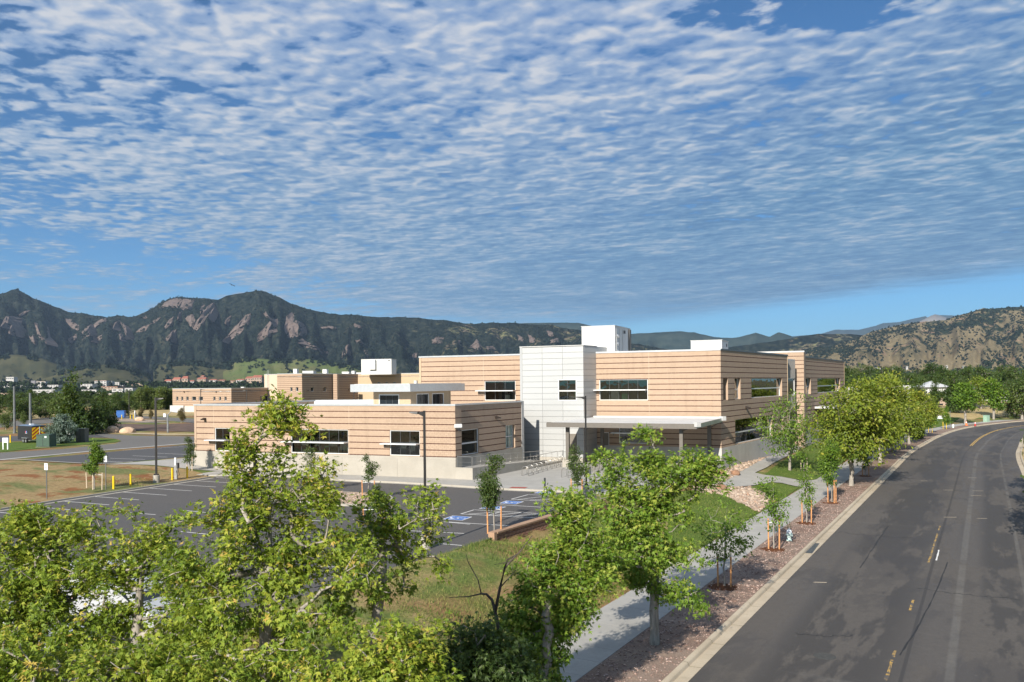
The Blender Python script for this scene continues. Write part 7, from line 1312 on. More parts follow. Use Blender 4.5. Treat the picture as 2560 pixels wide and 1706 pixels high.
path = [c5(150, 1425), c5(300, 1332), c5(480, 1232), c5(690, 1132), c5(800, 1080), c5(860, 1090), c5(700, 1190), c5(520, 1290), c5(430, 1330), c5(500, 1347), c5(640, 1362), c5(760, 1385), c5(880, 1390), c5(960, 1372), c5(1030, 1370), c5(930, 1440), c5(770, 1440), c5(640, 1410), c5(560, 1405), c5(430, 1428), c5(260, 1440)]
tag(drape('footpath', path, 0.09, M['paving']), 'pale curving concrete path between school and pavement', kind='structure')
l1 = [c5(505, 1345), c5(600, 1268), c5(700, 1205), c5(860, 1105), c5(1010, 1060), c5(1190, 1120), c5(1150, 1225), c5(1060, 1290), c5(960, 1368), c5(880, 1386), c5(760, 1380), c5(640, 1358)]
tag(drape('lawn', l1, 0.06, M['lawn']), 'mown green lawn between the curving path and the pavement', kind='structure')
l2 = [c5(385, 1452), c5(450, 1432), c5(560, 1408), c5(660, 1418), c5(775, 1445), c5(700, 1500), c5(640, 1555), c5(560, 1530), c5(470, 1480)]
tag(drape('lawn', l2, 0.06, M['lawn']), 'small mown lawn patch between the path, rock bed and pavement', kind='structure')
e5 = lambda x, y: tuple(GG(1350 + x * .3546, 1150 + y * .3546))[:2]
l3 = [e5(900, 250), e5(1020, 222), e5(1180, 222), e5(1340, 272), e5(1440, 320), e5(1535, 375), e5(1350, 485), e5(1150, 618), e5(1000, 640), e5(900, 560)]
tag(drape('lawn', l3, 0.05, M['lawn']), 'bright lawn on the berm below the rock bed', kind='structure')
bed2 = [e5(1180, 224), e5(1300, 205), e5(1440, 215), e5(1560, 250), e5(1600, 330), e5(1545, 372), e5(1440, 318), e5(1340, 270)]
P = scatter(bed2, 900); tag(drape('rock_bed', bed2, 0.055, M['gravel']), 'tan rock strip between two lawns', kind='structure'); stones('rock_scatter', np.column_stack((P, zg(P[:, 0], P[:, 1]) + 0.06)), 0.05, 0.18, 'stone', 'tan rocks in the strip between two lawns')
# chips of the mulch strip close by
aa = RNG.uniform(38, 125, 9000); ss = RNG.uniform(0.75, 3.35, 9000); k = np.searchsorted(ARC, aa); PP = GUTL[k] + NRM[k] * ss[:, None] + RNG.normal(0, 0.4, (9000, 1)) * _tan[k]; stones('mulch_chips', np.column_stack((PP, np.full(9000, ZR + 0.135))), 0.02, 0.06, 'chip', 'reddish bark and stone chips lying on the mulch strip', flat=0.5)
# grass blades on the berm and banks
def blades(name, P, h0, h1, label, tm, wdt=0.013):
    N = len(P); z = zg(P[:, 0], P[:, 1]); b = np.column_stack((P, z)); a = RNG.uniform(0, 6.28, N); h = RNG.uniform(h0, h1, N); d = np.stack((np.cos(a), np.sin(a), np.zeros(N)), 1) * wdt; lean = RNG.normal(0, 0.35, (N, 2)) * h[:, None]; tip = b + np.column_stack((lean, h)); V = np.stack((b - d, b + d, tip), 1).reshape(-1, 3); t = np.clip(RNG.normal(tm, 0.22, N) + 0.5 * fbm(P[:, 0] * 0.25, P[:, 1] * 0.25, 3), 0, 1)
    return tag(link(name, mesh_np(name, V, [np.arange(N * 3).reshape(-1, 3)], M['blade'], tint=t)), label, 'grass', kind='stuff')
aa = RNG.uniform(25, 100, 210000); ss = RNG.uniform(6.6, 15.9, 210000); k = np.searchsorted(ARC, aa); PP = GUTL[k] + NRM[k] * ss[:, None] + _tan[k] * RNG.uniform(-1, 1, (210000, 1)); g = fbm(PP[:, 0] * 0.22 + 5, PP[:, 1] * 0.22, 4); PP = PP[(g + RNG.normal(0, 0.13, len(g)) > 0.02) & ~inside(bed2, PP)]; blades('berm_grass', PP, 0.05, 0.22, 'rough green and dry grass growing on the berm', 0.42)
bank = [tuple(LC0 + LCD * t + LCN * s) for t, s in ((-34, 0.4), (20, 0.4), (20, 4), (0, 12), (-20, 16), (-34, 16))]; P = scatter(bank, 60000); g = fbm(P[:, 0] * 0.2, P[:, 1] * 0.2, 3); blades('bank_grass', P[g > 0.10], 0.06, 0.24, 'thin grass on the bare bank beside the lot', 0.55)
for poly, n in ((l1, 16000), (l3, 22000), (l2, 5000)): P = scatter(poly, n); b_ = blades('lawn_grass', P, 0.05, 0.13, {16000: 'mown blades of the lawn beside the curving path', 22000: 'mown blades of the bright berm lawn', 5000: 'mown blades of the small lawn patch'}[n], 0.25); b_.location.z = 0.05
# ------------------------------------------------------------------ west side: bank, upper lot, far road
c0 = lambda x, y, dz=0.0: tuple(GG(x * .2551, 1100 + y * .2551))[:2]
bk = [tuple(LC0 + LCD * t + LCN * 0.18) for t in (-36, -18, 0, 10, 19)] + [c0(2030, 340), c0(1850, 260), c0(1450, 250), c0(1050, 243), c0(830, 240), c0(500, 228), c0(230, 210), c0(0, 212), c0(-400, 225), c0(-1500, 320)]
tag(drape('soil_bank', bk, 0.03, M['soil_bank']), 'bare brown soil bank with patches of grass beside the lot', kind='structure')
tag(drape('upper_lot', [c0(230, 198), c0(1900, 44), c0(1990, 120), c0(1900, 165), c0(1300, 215), c0(1050, 236), c0(830, 234), c0(500, 215)], 0.02, M['new_asphalt']), 'dark asphalt upper parking area behind the bank', kind='structure')
UL = tag(empty('upper_lot_lines'), 'white stall lines of the upper parking area', kind='structure')
for a_, b_ in (((1080, 183), (1420, 195)), ((1300, 158), (1640, 172)), ((1530, 133), (1830, 146)), ((1200, 105), (1800, 68)), ((1040, 213), (1220, 222))):
    p, q = GG(a_[0] * .2551, 1100 + a_[1] * .2551), GG(b_[0] * .2551, 1100 + b_[1] * .2551); line_seg(p, q, 0.12, M['paint_white'], UL, z=max(p.z, q.z) + 0.03)
def band(name, pts, wdt, mat, label, dz=0.03, cell=3):
    P = [Vector((p[0], p[1], 0)) for p in pts]; A = []; B = []
    for i, p in enumerate(P): d = (P[min(i + 1, len(P) - 1)] - P[max(i - 1, 0)]).normalized(); n = Vector((-d.y, d.x, 0)) * wdt / 2; A.append(tuple(p + n)[:2]); B.append(tuple(p - n)[:2])
    return tag(drape(name, A + B[::-1], dz, M[mat], cell), label, kind='structure')
road = [c0(-900, 205), c0(0, 128), c0(600, 92), c0(1130, 38), c0(1190, 14), c0(1160, -5), c0(900, -40), c0(760, -70), c0(1000, -62), c0(1300, -40), c0(1950, -32), c0(2100, 20), c0(1890, 30), c0(0, 192), c0(-900, 285)]
tag(drape('access_road', road, 0.015, M['grey_asphalt'], 4), 'grey access road behind the upper lot', kind='structure')
band('concrete_pan', [c0(-900, 290), c0(0, 198), c0(960, 108), c0(1900, 33), c0(2100, 16)], 1.1, 'paving', 'pale concrete drainage strip along the access road', 0.04)
band('bank_kerb', [c0(-900, 240), c0(0, 206), c0(230, 203), c0(500, 220), c0(830, 238), c0(1050, 240), c0(1300, 222)], 0.35, 'concrete', 'thin pale kerb at the top of the bank', 0.10)
tag(drape('side_walk', [c0(1040, 246), c0(1300, 224), c0(1900, 176), c0(1990, 170), c0(2250, 300), c0(2130, 310), c0(1900, 262), c0(1500, 245)], 0.05, M['paving'], 2), 'pale walk running up to the end of the low wing', kind='structure')
d1 = lambda x, y: tuple(GG(x * .2998, 680 + y * .2998))[:2]
tag(drape('lawn', [d1(-400, 1545), d1(0, 1505), d1(330, 1475), d1(700, 1445), d1(960, 1425), d1(1010, 1412), d1(960, 1395), d1(720, 1385), d1(420, 1400), d1(130, 1420), d1(0, 1425), d1(-400, 1450)], 0.05, M['lawn'], 4), 'green lawn round the transformer and juniper', kind='structure')
tag(drape('service_drive', [d1(-400, 1440), d1(0, 1420), d1(420, 1398), d1(720, 1382), d1(900, 1385), d1(760, 1345), d1(400, 1370), d1(0, 1372), d1(-400, 1385)], 0.03, M['new_asphalt'], 4), 'dark service drive behind the lawn', kind='structure')
tag(drape('far_car_park', [d1(-300, 1270), d1(0, 1255), d1(350, 1222), d1(900, 1190), d1(1200, 1205), d1(1610, 1225), d1(2100, 1235), d1(2100, 1290), d1(1610, 1262), d1(1250, 1225), d1(1000, 1225), d1(700, 1235), d1(420, 1262), d1(0, 1300), d1(-300, 1320)], 0.03, M['grey_asphalt'], 6), 'grey far car park before the dry grass', kind='structure')
tag(drape('turned_soil', [d1(720, 1300), d1(960, 1268), d1(1300, 1275), d1(1610, 1265), d1(2100, 1300), d1(2100, 1345), d1(1610, 1335), d1(1400, 1332), d1(1000, 1325), d1(760, 1320)], 0.06, M['dirt_mound'], 5), 'dark turned soil strip beyond the access road', kind='structure')
tag(drape('dry_field', [d1(960, 1160), d1(1120, 1130), d1(1430, 1100), d1(1700, 1090), d1(2300, 1090), d1(2300, 1225), d1(1700, 1200), d1(1200, 1205), d1(1000, 1185)], 0.05, M['dry_grass'], 8), 'golden dry grass field before the far low building', kind='structure')
tag(drape('dry_field', [d1(-600, 1250), d1(-600, 1170), d1(100, 1165), d1(420, 1165), d1(470, 1200), d1(340, 1222), d1(0, 1250)], 0.05, M['dry_grass'], 8), 'golden dry grass field behind the trailer', kind='structure')
band('gravel_island', [d1(960, 1232), d1(1100, 1240), d1(1320, 1252)], 7.0, 'gravel', 'gravel island with lamp post beside the far car park', 0.10, 4); band('island_kerb', [d1(930, 1252), d1(1100, 1258), d1(1400, 1262)], 1.2, 'paving', 'pale kerb of the gravel island', 0.12, 4)
band('verge', [d1(740, 1338), d1(1000, 1345), d1(1300, 1352), d1(1700, 1358)], 4, 'dry_grass', 'thin dry verge along the access road', 0.05); band('verge_kerb', [d1(700, 1328), d1(900, 1335), d1(1140, 1352), d1(1400, 1364), d1(1800, 1362)], 1.0, 'kerb_conc', 'tan kerb of the verge on the access road', 0.08)
# dark soil heap
p = GG(345, 1093); 
# ------------------------------------------------------------------ far school buildings
FB = tag(empty('far_school'), 'distant tan banded school building with a higher block and rooftop units', 'building')
def fwall(u0, D0, u1, D1, z0, z1, mat='block_tan', bands=True, name='wall', wins=(), fr=None):
    p0 = at(u0, 960, D0); p1 = at(u1, 960, D1); W = Wall(p0, p1, FB)
    for (a, b_, v0, v1) in wins: r = W.rect(a, v0, b_, v1); window(W, r, 1, (), FB, depth=0.3, glass='far_glass', room=False, fw=0.08)
    W.backing(0, W.L, z0, z1, M[mat], name)
    if bands:
        z = z1 - 0.59
        while z > z0 + 0.2: 
            segs = [(0, W.L)]
            m = MB(); 
            for c in W.cells(0, W.L, z - 0.10, z): W.box(m, c[0], c[1], c[2], c[3], 0.0, 0.02)
            m.build('dark_band', M['block_dark'], FB); z -= MODULE
    m = MB(); W.box(m, 0, W.L, z1, z1 + 0.2, -0.3, 0.06); m.build('parapet_cap', M['cap_metal'], FB); return W
wv = lambda L: [(x0 * .2998, x1 * .2998, 680 + 1040 * .2998, 680 + 1073 * .2998) for x0, x1 in L]
f1 = fwall(431, 252, 578, 243, 2.9, 8.25, wins=wv([(1468, 1487), (1510, 1528), (1552, 1573), (1600, 1635), (1657, 1692), (1777, 1797), (1825, 1843), (1870, 1890)]))
f2 = fwall(578, 243, 700, 268, 1.5, 8.25, wins=[(650, 692, 990, 1006)])
m = MB(); f1.box(m, 0, f1.L, 0, 2.9, -0.3, 0.1); m.build('base_panel', M['panel_conc'], FB); m = MB(); f1.box(m, -0.5, 5.0, 0.6, 3.1, 0.1, 0.6); m.build('white_screen', M['white_metal'], FB)
for (u, v) in ((461, 980), (541, 980)): a, z = f1.px(u, v); wall_lamp(f1, a, z, FB)
a, z = f2.px(668, 977); wall_lamp(f2, a, z, FB)
m = MB(); m.prism([tuple(f1.p0)[:2], tuple(f1.p1)[:2], tuple(f2.p1)[:2], tuple(f2.p1 - E1 * 25)[:2], tuple(f1.p0 + Vector((12, 22, 0)))[:2]], 7.3, 7.6); m.build('roof', M['membrane'], FB)
w8 = lambda L: [(640 + x0 * .204, 640 + x1 * .204, 890 + 385 * .204, 890 + 435 * .204) for x0, x1 in L]
h0 = fwall(661, 262, 693, 260, 0, 12.6, 'stucco_light', False, wins=[(678, 683, 961, 964)]); h1 = fwall(693, 260, 755, 256, 0, 12.7, wins=w8([(418, 447), (487, 518)])); h2 = fwall(755, 256, 895, 282, 0, 12.7, wins=w8([(672, 710), (820, 862)])); h3 = fwall(895, 282, 1055, 276, 0, 12.7, 'stucco', False, wins=[(943, 951, 956, 959), (963, 970, 956, 959), (982, 990, 956, 959)])
a0, a1 = h2.px(830, 960)[0], h2.px(844, 960)[0]; pp = Wall(h2.pt(a0, 0, 0.5), h2.pt(a0, 0, 0.5) + E1 * (a1 - a0) * 0.55, FB); pp.backing(0, pp.L, 0, 12.68, M['block_tan'], 'lit_pier', th=1.2)
z = 12.1
while z > 0.3: m = MB(); pp.box(m, 0, pp.L, z - .1, z, 0, .02); m.build('dark_band', M['block_dark'], FB); z -= MODULE
m = MB(); m.prism([tuple(h1.p0)[:2], tuple(h1.p1)[:2], tuple(h2.p1)[:2], tuple(h3.p1)[:2], tuple(h3.p1 + Vector((10, 25, 0)))[:2], tuple(h1.p0 + Vector((15, 30, 0)))[:2]], 11.7, 12.0); m.build('roof', M['membrane'], FB)
for (u, v) in ((769, 977), (871, 975)): a, z = h2.px(u, v); wall_lamp(h2, a, z, FB)
lad = MB(); q = h0.pt(1.6, 0, 0.15)
for s in (-0.25, 0.25): lad.tube([tuple(h0.pt(1.6 + s, 4, 0.2)), tuple(h0.pt(1.6 + s, 14, 0.2)), tuple(h0.pt(1.6 + s, 14.3, -0.6)), tuple(h0.pt(1.6 + s, 12.5, -0.9))], 0.05, 5)
lad.build('ladder', M['galv'], FB)
def unit(u0, u1, v0, v1, D, label, dep=3.0, mat='unit_white', name='rooftop_unit'):
    p = at((u0 + u1) / 2, v1, D); w_ = (u1 - u0) / F * D; h = (v1 - v0) / F * D; root = tag(empty(name, tuple(p), -0.2), label, 'rooftop unit', 'far rooftop units'); m = MB(); m.box((0, 0, h / 2), (w_, dep, h)); m.build('housing', M[mat], root, bevel=0.05); m = MB(); m.box((0, 0, h + 0.03), (w_ + 0.1, dep + 0.1, 0.06)); m.build('lid', M[mat], root); return root
r = unit(908, 987, 899, 937, 276, 'large white rooftop unit with a projecting hood on the far school', 5.0); m = MB(); m.box((-1.2, -2.9, 3.4), (2.2, 1.0, 3.4)); m.build('hood', M['unit_white'], r); m = MB(); m.box((4.6, -2.52, 4.7), (0.9, 0.04, 0.25)); m.build('nameplate', M['ink'], r)
unit(735, 745, 923, 936, 275, 'small white cylinder-like rooftop vent box on the far school', 1.4); unit(759, 788, 928, 937, 280, 'long low white rooftop unit on the far school', 2.5); unit(808, 819, 924, 937, 280, 'small upright white rooftop box on the far school', 1.5); unit(857, 875, 930, 938, 285, 'low white rooftop hood on the far school', 2.0); unit(880, 888, 928, 938, 285, 'tiny white roof vent left of the large far unit', 1.2); unit(893, 908, 932, 938, 285, 'flat white rooftop curb beside the large far unit', 2); unit(1036, 1043, 952, 963, 262, 'small white vent on the tan far wall roof', 1.2)
unit(604, 612, 968, 974, 255, 'small silver vent on the far low roof', 1.2)
# ------------------------------------------------------------------ town at the foot of the mountains
def town(u0, u1, v0, v1, D, body, roof, label, floors=3, gable=False):
    p = at((u0 + u1) / 2, v1, D); w_ = (u1 - u0) / F * D; h = (v1 - v0) / F * D; zb = max(min(gz(p.x, p.y), p.z) - 2, p.z - 14); root = tag(empty('town_building', (p.x, p.y, zb), -0.25), label, 'building', 'town buildings under the mountains'); H = p.z + h - zb; dep = min(max(w_ * 0.5, 12), 30); m = MB(); m.box((0, 0, H / 2), (w_, dep, H)); m.build('wall', M[body], root)
    m = MB()
    if gable: m.add([(-w_ / 2 - 1, -dep / 2 - 1, H), (w_ / 2 + 1, -dep / 2 - 1, H), (w_ / 2 + 1, dep / 2 + 1, H), (-w_ / 2 - 1, dep / 2 + 1, H), (-w_ / 2 + 3, 0, H + h * 0.45), (w_ / 2 - 3, 0, H + h * 0.45)], [(0, 1, 5, 4), (1, 2, 5), (2, 3, 4, 5), (3, 0, 4)])
    else: m.box((0, 0, H + 0.4), (w_ + 0.6, dep + 0.6, 0.8))
    m.build('roof', M[roof], root); rg = random.Random(int(u0 * 7 + v0))
    n = max(2, int(w_ / 9)); fl = max(1, min(floors, int(h / 3.5)))
    for f_ in range(fl):
        for k in range(n):
            if n * fl > 60: break
            m = MB(); x = -w_ / 2 + w_ * (k + 0.5) / n; z = H - h * (f_ + 0.55) / fl; m.box((x, -dep / 2 - 0.03, z), (w_ / n * 0.55, 0.1, h / fl * 0.42)); m.build('window', M['far_glass'], root)
tx = lambda x, y: (x * .2975, 930 + y * .2975)
TB_ = [((270, 77, 312, 132), 2600, 'town_grey', 'town_grey', 'grey-brown apartment tower joined to a pale tower in the town', 9), ((313, 82, 410, 134), 2600, 'town_white', 'town_tan', 'pale apartment tower with many storeys in the town', 9), ((0, 100, 120, 124), 2700, 'town_white', 'town_white', 'long low white town block at the foot of the meadow shelf', 2), ((125, 102, 255, 122), 2750, 'town_white', 'town_grey', 'long white town block beside the apartment towers', 2), ((412, 112, 520, 132), 2500, 'town_white', 'town_white', 'low white town block past the pale tower', 2), ((690, 104, 806, 128), 2500, 'town_white', 'town_white', 'white flat town building before the red-roofed hall', 2), ((808, 75, 925, 124), 2550, 'town_white', 'red_tile', 'red-roofed white hall with banded windows in the town', 3), ((928, 80, 955, 124), 2560, 'town_white', 'town_white', 'narrow white town building beside the red-roofed hall', 4), ((965, 88, 1060, 116), 2600, 'town_white', 'town_white', 'pale wide town building under the knoll', 2), ((862, 126, 1030, 150), 2000, 'town_tan', 'red_tile', 'long red-brown low town building', 2), ((1062, 82, 1110, 120), 2650, 'town_tan', 'town_grey', 'brown town block right of the pale wide building', 3), ((1115, 98, 1250, 120), 2600, 'town_tan', 'town_tan', 'tan stepped stone building under the leaning slabs', 2), ((300, 152, 525, 170), 1500, 'town_white', 'town_white', 'long flat white warehouse behind the big conifer-like tree', 1), ((10, 182, 150, 198), 1300, 'town_tan', 'town_tan', 'low tan warehouse at the edge of the town', 1), ((700, 152, 850, 178), 1600, 'town_white', 'town_grey', 'grey-roofed white warehouse in the trees', 1), ((952, 142, 1060, 182), 1500, 'town_white', 'town_tan', 'white two-storey building beside the row of poplars', 2), ((1062, 138, 1140, 186), 1450, 'town_white', 'town_grey', 'white and grey gabled building left of the far school', 2), ((740, 184, 900, 214), 1100, 'town_white', 'town_white', 'low white-tan shed close behind the pines', 1), ((905, 186, 1030, 216), 1050, 'town_tan', 'town_white', 'low tan shed with a white roof close behind the pines', 1), ((8, 212, 100, 236), 900, 'town_tan', 'red_tile', 'brown barn-like building among the trees at the meadow', 1), ((60, 45, 140, 66), 3300, 'town_white', 'town_white', 'small white building high under the meadow shelf', 1), ((0, 80, 48, 96), 3000, 'town_white', 'town_white', 'small pale building below the meadow shelf', 1)]
for (x0, y0, x1, y1), D, bd, rf, lab, fl in TB_: a = tx(x0, y0); b_ = tx(x1, y1); town(a[0], b_[0], a[1], b_[1], D, bd, rf, lab, fl)
for i, (x0, y0, x1, y1) in enumerate(((1385, 80, 1450, 108), (1455, 66, 1530, 106), (1532, 56, 1590, 100), (1592, 80, 1640, 104), (1662, 58, 1745, 90), (1692, 36, 1722, 60), (1762, 66, 1830, 90), (1835, 68, 1900, 90), (1912, 72, 1985, 90), (1990, 72, 2062, 92), (2068, 56, 2140, 90), (2125, 48, 2215, 92), (1300, 98, 1360, 114))):
    y0 += (i * 37 % 9) - 2; a = tx(x0, y0); b_ = tx(x1, y1); town(a[0], b_[0], a[1], b_[1], 2900 + (i * 53 % 7) * 30, 'town_tan' if i % 3 else 'town_white', 'red_tile', 'sandstone campus hall with a red tiled roof in the trees', 2, True)
for i, (x, y, D, w_) in enumerate(((75, 130, 1500, 26), (115, 118, 1500, 22), (340, 115, 1500, 26), (330, 143, 1300, 20), (540, 112, 1600, 18), (1155, 100, 1700, 18), (1415, 105, 1700, 14))):
    u, v = 2180 + x * .1615, 900 + y * .1615; q = dry.hit(u, v); town(u - w_ * .12, u + w_ * .12, v - 1.5, v + 1.5, q.y - 60, 'town_white', 'town_white', 'small pale house roof among the far trees below the dry foothill', 1)
# white houses and sheds beyond the bend
for i, (u0, u1, v0, v1, D, bd, rf, lab) in enumerate(((2240, 2262, 970, 985, 260, 'white_metal', 'white_metal', 'white shed behind the conifers past the lime trees'), (2305, 2352, 968, 1003, 250, 'white_metal', 'white_metal', 'white gabled trailer home between the pines'), (2330, 2366, 1001, 1022, 240, 'town_tan', 'town_tan', 'low brown wall-like shed before the white home'), (2425, 2470, 972, 994, 270, 'town_white', 'town_grey', 'grey-roofed white house behind the round trees'), (2430, 2545, 990, 1000, 262, 'white_metal', 'white_metal', 'long white fence-like building at the bank'), (2535, 2600, 985, 996, 268, 'white_metal', 'white_metal', 'white low building by the forked pale tree'), (2112, 2168, 976, 1000, 215, 'white_metal', 'white_metal', 'white-roofed shed at the end of the school'))):
    p = at((u0 + u1) / 2, v1, D); town(u0, u1, v0, v1, D, bd, rf, lab, 1, gable=(i in (1, 3)))
# ------------------------------------------------------------------ trees of the middle distance
def proto(name, h, w_, lo, shape, mat, seed, tips=170, leaves=22, leaf=0.55, n=9, tmean=0.45, bark='bark'):
    r = tree(name, None, (0, 0, 0), auto_lobes((0, 0, 0), h, w_, lo, n, seed, shape), tips, leaves, leaf, 0.5, 0.28, mat=mat, kind='quad', seed=seed, rmin=0.03, tmean=tmean, bark=bark, droop=0.2); return r
PRO = {'round_a': proto('broadleaf_tree', 10, 9.5, 0.12, 'round', 'leaf_mid', 201), 'round_b': proto('broadleaf_tree', 10, 8, 0.1, 'round', 'leaf_mid', 202, tmean=0.6), 'dark_a': proto('broadleaf_tree', 10, 10, 0.08, 'round', 'leaf_dark', 203, tmean=0.5), 'dark_b': proto('broadleaf_tree', 10, 8, 0.08, 'col', 'leaf_dark', 204, tmean=0.6), 'poplar': proto('poplar_tree', 10, 5.6, 0.05, 'col', 'leaf_mid', 205, tmean=0.75), 'pine': proto('pine_tree', 10, 7.0, 0.15, 'cone', 'leaf_dark', 206, tips=220, tmean=0.55, bark='bark_dark'), 'lime': proto('broadleaf_tree', 10, 8, 0.2, 'round', 'leaf_lime', 207, tmean=0.4), 'rust': proto('young_tree', 10, 6.5, 0.15, 'round', 'leaf_rust', 208), 'spruce': proto('conifer_tree', 10, 6.4, 0.06, 'cone', 'leaf_mid', 209, tips=260, tmean=0.35)}
PRO['street'] = proto('broadleaf_tree', 10, 6.6, 0.40, 'round', 'leaf_green', 210, tips=190, tmean=0.35); PRO['upright'] = proto('broadleaf_tree', 10, 5.4, 0.34, 'col', 'leaf_green', 211, tips=170, tmean=0.4)
USED = set()
def plant(kind, u, vb, vt, label, group=None, D=None, z=None, wk=1.0, seed=0):
    if D is None: p = GG(u, vb) if z is None else G(u, vb, z)
    else: p = at(u, vb, D); p.z = gz(p.x, p.y)
    h = zof(u, vt, p.y) - p.z; src = PRO[kind]; o = src if kind not in USED else copy_tree(src); USED.add(kind); k = h / 10.0; o.location = p; o.scale = (k * wk, k * wk, k); o.rotation_euler = (0, 0, random.Random(int(u * 13 + vb)).uniform(0, 6.28)); tag(o, label, 'tree', group); return o
plant('spruce', 180, 1088, 938, 'tall dense green tree behind the juniper', wk=1.0); plant('pine', 255, 1080, 980, 'broad dark pine beside the tall dense tree'); plant('dark_a', 232, 1085, 1010, 'dark round tree between the dense tree and the pine', wk=1.0)
plant('round_b', 322, 1040, 982, 'round yellow-green tree around the tall far lamp post', wk=0.8)
for i, (u, vt, k, wk) in enumerate(((352, 972, 'poplar', 1.0), (368, 968, 'poplar', 1.1), (384, 974, 'poplar', 1.0), (398, 970, 'poplar', 1.0), (413, 971, 'poplar', 1.1), (428, 972, 'poplar', 1.0), (340, 985, 'poplar', 1.0), (445, 975, 'poplar', 1.0))): plant(k, u, 1020, vt, 'light green poplar in the row before the far school', 'poplar row at the dry field', D=275 + 3 * (i % 3), wk=wk)
for i, (u, vb, vt, k, wk) in enumerate(((100, 1046, 995, 'round_a', 1.3), (70, 1050, 1000, 'dark_a', 1.1), (30, 1052, 1003, 'dark_a', 1.3), (-10, 1050, 1000, 'dark_b', 1.4), (125, 1048, 1000, 'round_a', 1.2), (15, 1075, 1028, 'round_b', .8), (60, 1062, 1030, 'round_b', .8), (295, 1040, 985, 'dark_a', 1.0), (275, 1042, 990, 'round_a', 1.0), (150, 1050, 985, 'round_b', 1.1), (-60, 1052, 990, 'dark_a', 1.2))): plant(k, u, vb, vt, ['low rounded green tree of the belt behind the trailer', 'dark rounded tree of the belt behind the trailer'][k.startswith('dark')], 'tree belt behind the trailer', wk=wk)
for (u, vb, vt, l) in ((354, 1047, 1020, 'little rusty young tree on the dry field edge'), (378, 1049, 1025, 'little rusty young tree beside the gravel island'), (453, 1058, 1021, 'rusty staked young tree before the white screen')): plant('rust', u, vb, vt, l, 'young rusty trees', wk=0.8)
# beyond the bend
RB = 'trees beyond the street bend'
for (u, vb, vt, D, k, wk, l) in ((2296, 1030, 952, 185, 'pine', 1.0, 'dark spreading pine before the white van'), (2265, 1028, 985, 175, 'pine', 0.9, 'low dark pine beside the white van'), (2338, 1006, 950, 225, 'pine', 0.9, 'dark pine standing before the white trailer home'), (2382, 1010, 935, 215, 'pine', 1.0, 'tall dark pine behind the round street tree'), (2413, 1062, 962, None, 'street', 1.0, 'round green tree with a bare trunk beside the orange cone'), (2484, 1051, 950, None, 'upright', 1.0, 'upright green tree beside the green cabinet'), (2500, 1036, 1000, 225, 'dark_b', 0.6, 'small dark columnar tree behind the green cabinet'), (2335, 1052, 1010, None, 'street', 0.7, 'small round tree behind the white board sign'), (2366, 1054, 1018, None, 'upright', 0.8, 'small dark tree right of the white board sign'), (2555, 1020, 935, 205, 'round_b', 1.0, 'pale forked tree with a light trunk at the bank'), (2530, 1018, 985, 215, 'rust', 0.8, 'young thin tree on the dry bank'), (2452, 1010, 945, 230, 'lime', 1.1, 'yellow-green tree in the belt before the grey-roofed house')): plant(k, u, vb, vt, l, RB, D=D, wk=wk)
rg = random.Random(8); n = 0
for row, (D, vt, dv) in enumerate(((285, 958, 14), (325, 942, 15), (380, 930, 14), (470, 922, 12))):
    u = 1965 - row * 8
    while u < 2640:
        k = rg.choice(['round_a', 'dark_a', 'dark_b', 'round_a', 'pine', 'dark_a', 'round_b']); plant(k, u, 1000, vt + rg.uniform(-dv, dv), {'round_a': 'mid-green broadleaf tree in the wooded belt below the dry foothill', 'dark_a': 'dark broadleaf tree in the wooded belt below the dry foothill', 'dark_b': 'dark tall tree in the wooded belt below the dry foothill', 'pine': 'dark pine in the wooded belt below the dry foothill', 'round_b': 'light broadleaf tree in the wooded belt below the dry foothill'}[k], 'wooded belt below the dry foothill', D=D + rg.uniform(-15, 15), wk=rg.uniform(0.9, 1.3)); u += rg.uniform(20, 34); n += 1
for row, (D, vt, dv) in enumerate(((330, 990, 6), (430, 980, 6))):
    u = -40
    while u < 440:
        k = rg.choice(['round_a', 'dark_a', 'dark_b', 'dark_a']); plant(k, u, 1010, vt + rg.uniform(-dv, dv), 'dark broadleaf tree in the belt between field and town' if k.startswith('dark') else 'green broadleaf tree in the belt between field and town', 'tree belt between field and town', D=D + rg.uniform(-15, 15), wk=rg.uniform(1.0, 1.5)); u += rg.uniform(22, 40)
# trees on the far side of the street: their shade falls on it and the school windows mirror them
for i, (x, y, h, w_) in enumerate(((47.6, 70.2, 9.5, 3.7), (39.8, 58.0, 9.5, 4.0), (32.8, 47.0, 9.5, 4.0), (66, 88, 8, 7), (74, 106, 10, 9), (64, 70, 11, 10), (90, 95, 12, 11), (52, 48, 11, 10))):
    o = copy_tree(PRO[['round_a', 'round_b', 'lime'][i % 3]]); o.location = (x, y, gz(x, y)); o.scale = (w_ / 9.0, w_ / 9.0, h / 10); tag(o, 'leafy tree on the far verge of the street', 'tree', 'trees on the far verge of the street')
tag(strip('far_verge', -13.4, -24, ZR + 0.11, ZR + 0.2, M['dry_grass'], nsub=2), 'dry grass verge on the far side of the street', kind='structure')
tag(drape('lawn', [tuple(GG(u, v))[:2] for u, v in ((2300, 1078), (2302, 1058), (2340, 1055), (2400, 1053), (2372, 1064), (2340, 1071))], 0.15, M['lawn'], 3), 'mown green lawn beside the pavement at the bend', kind='structure')
ib = [k for k in range(0, len(GUTL), 5) if 160 < GUTL[k][1] < 275]
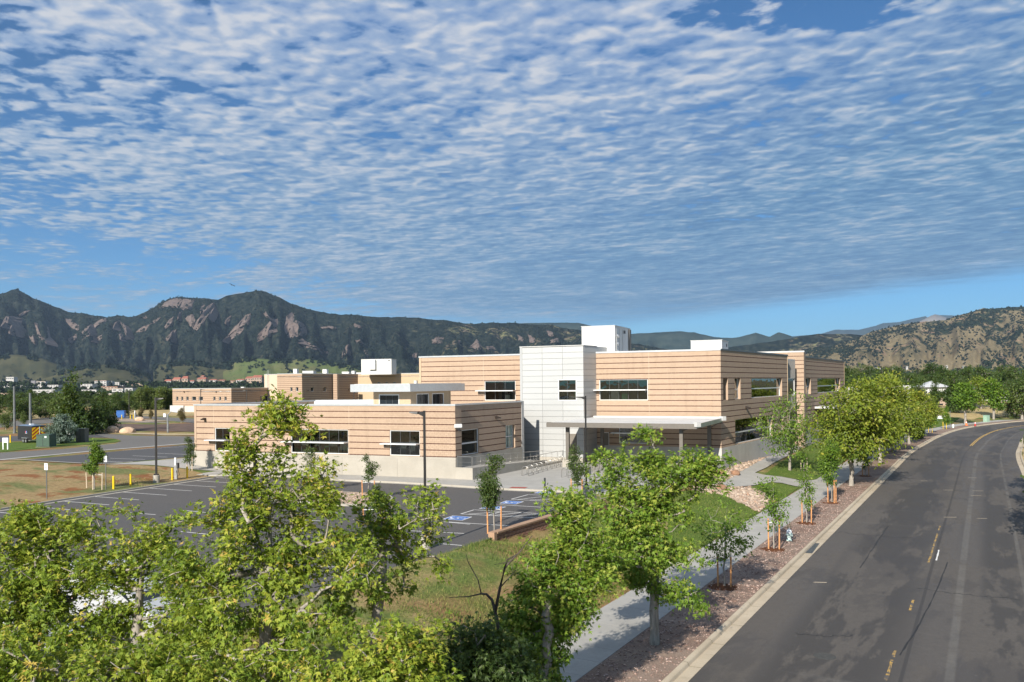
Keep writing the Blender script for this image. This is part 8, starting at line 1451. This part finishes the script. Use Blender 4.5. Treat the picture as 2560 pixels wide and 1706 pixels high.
tag(drape('dry_bank', [tuple(GUTL[k] + NRM[k] * 9.5) for k in ib] + [tuple(GUTL[k] + NRM[k] * (75 if GUTL[k][1] < 215 else 60)) for k in ib[::-1]], 0.10, M['dry_grass'], 5), 'golden dry grass bank beyond the street bend', kind='structure')
# ------------------------------------------------------------------ woods that read as one mass
def woods(name, n, D0, D1, u0, u1, s0, s1, grow_, mat, label):
    D = RNG.uniform(D0, D1, n); u = RNG.uniform(u0, u1, n); x = (u - 1280) / F * D; blobs(name, np.column_stack((x, D, zg(x, D))), RNG.uniform(s0, s1, n) * (1 + D / grow_), M[mat], None, label, 16, cat='trees')
woods('town_woods', 2300, 520, 2700, -160, 1250, 2.6, 5.2, 6000, 'far_wood', 'dark green woods between the town roofs')
woods('plain_woods', 2400, 520, 3400, 1750, 2700, 4, 7, 3000, 'far_wood', 'dark woods on the plain below the dry foothill')
blobs('foot_woods', on_ridge(main, RNG.uniform(-100, 1700, 2600), RNG.uniform(0, 0.22, 2600)), RNG.uniform(6, 13, 2600), M['far_pine'], None, 'dark woods along the foot of the forested mountain', 9, cat='trees')
P = [tuple(at(RNG.uniform(-60, 690), RNG.uniform(960, 968), RNG.uniform(2520, 2860))) for _ in range(700)]; blobs('campus_woods', P, RNG.uniform(4, 8, 700), M['far_wood'], None, 'dark trees standing among the campus halls and towers', 12, cat='trees')
# ------------------------------------------------------------------ haze
m = MB(); m.box((0, 14000, 1000), (60000, 36000, 2100)); hz = m.build('haze', None); tag(hz, 'thin bluish air haze over the whole view', kind='stuff')
hm = bpy.data.materials.new('haze'); hm.use_nodes = True; t = hm.node_tree; t.nodes.clear(); o_ = t.nodes.new('ShaderNodeOutputMaterial'); pv = t.nodes.new('ShaderNodeVolumePrincipled'); pv.inputs['Color'].default_value = (0.55, 0.75, 1.0, 1); pv.inputs['Density'].default_value = 2.6e-5; pv.inputs['Anisotropy'].default_value = 0.2; t.links.new(pv.outputs[0], o_.inputs['Volume']); hz.data.materials.append(hm)
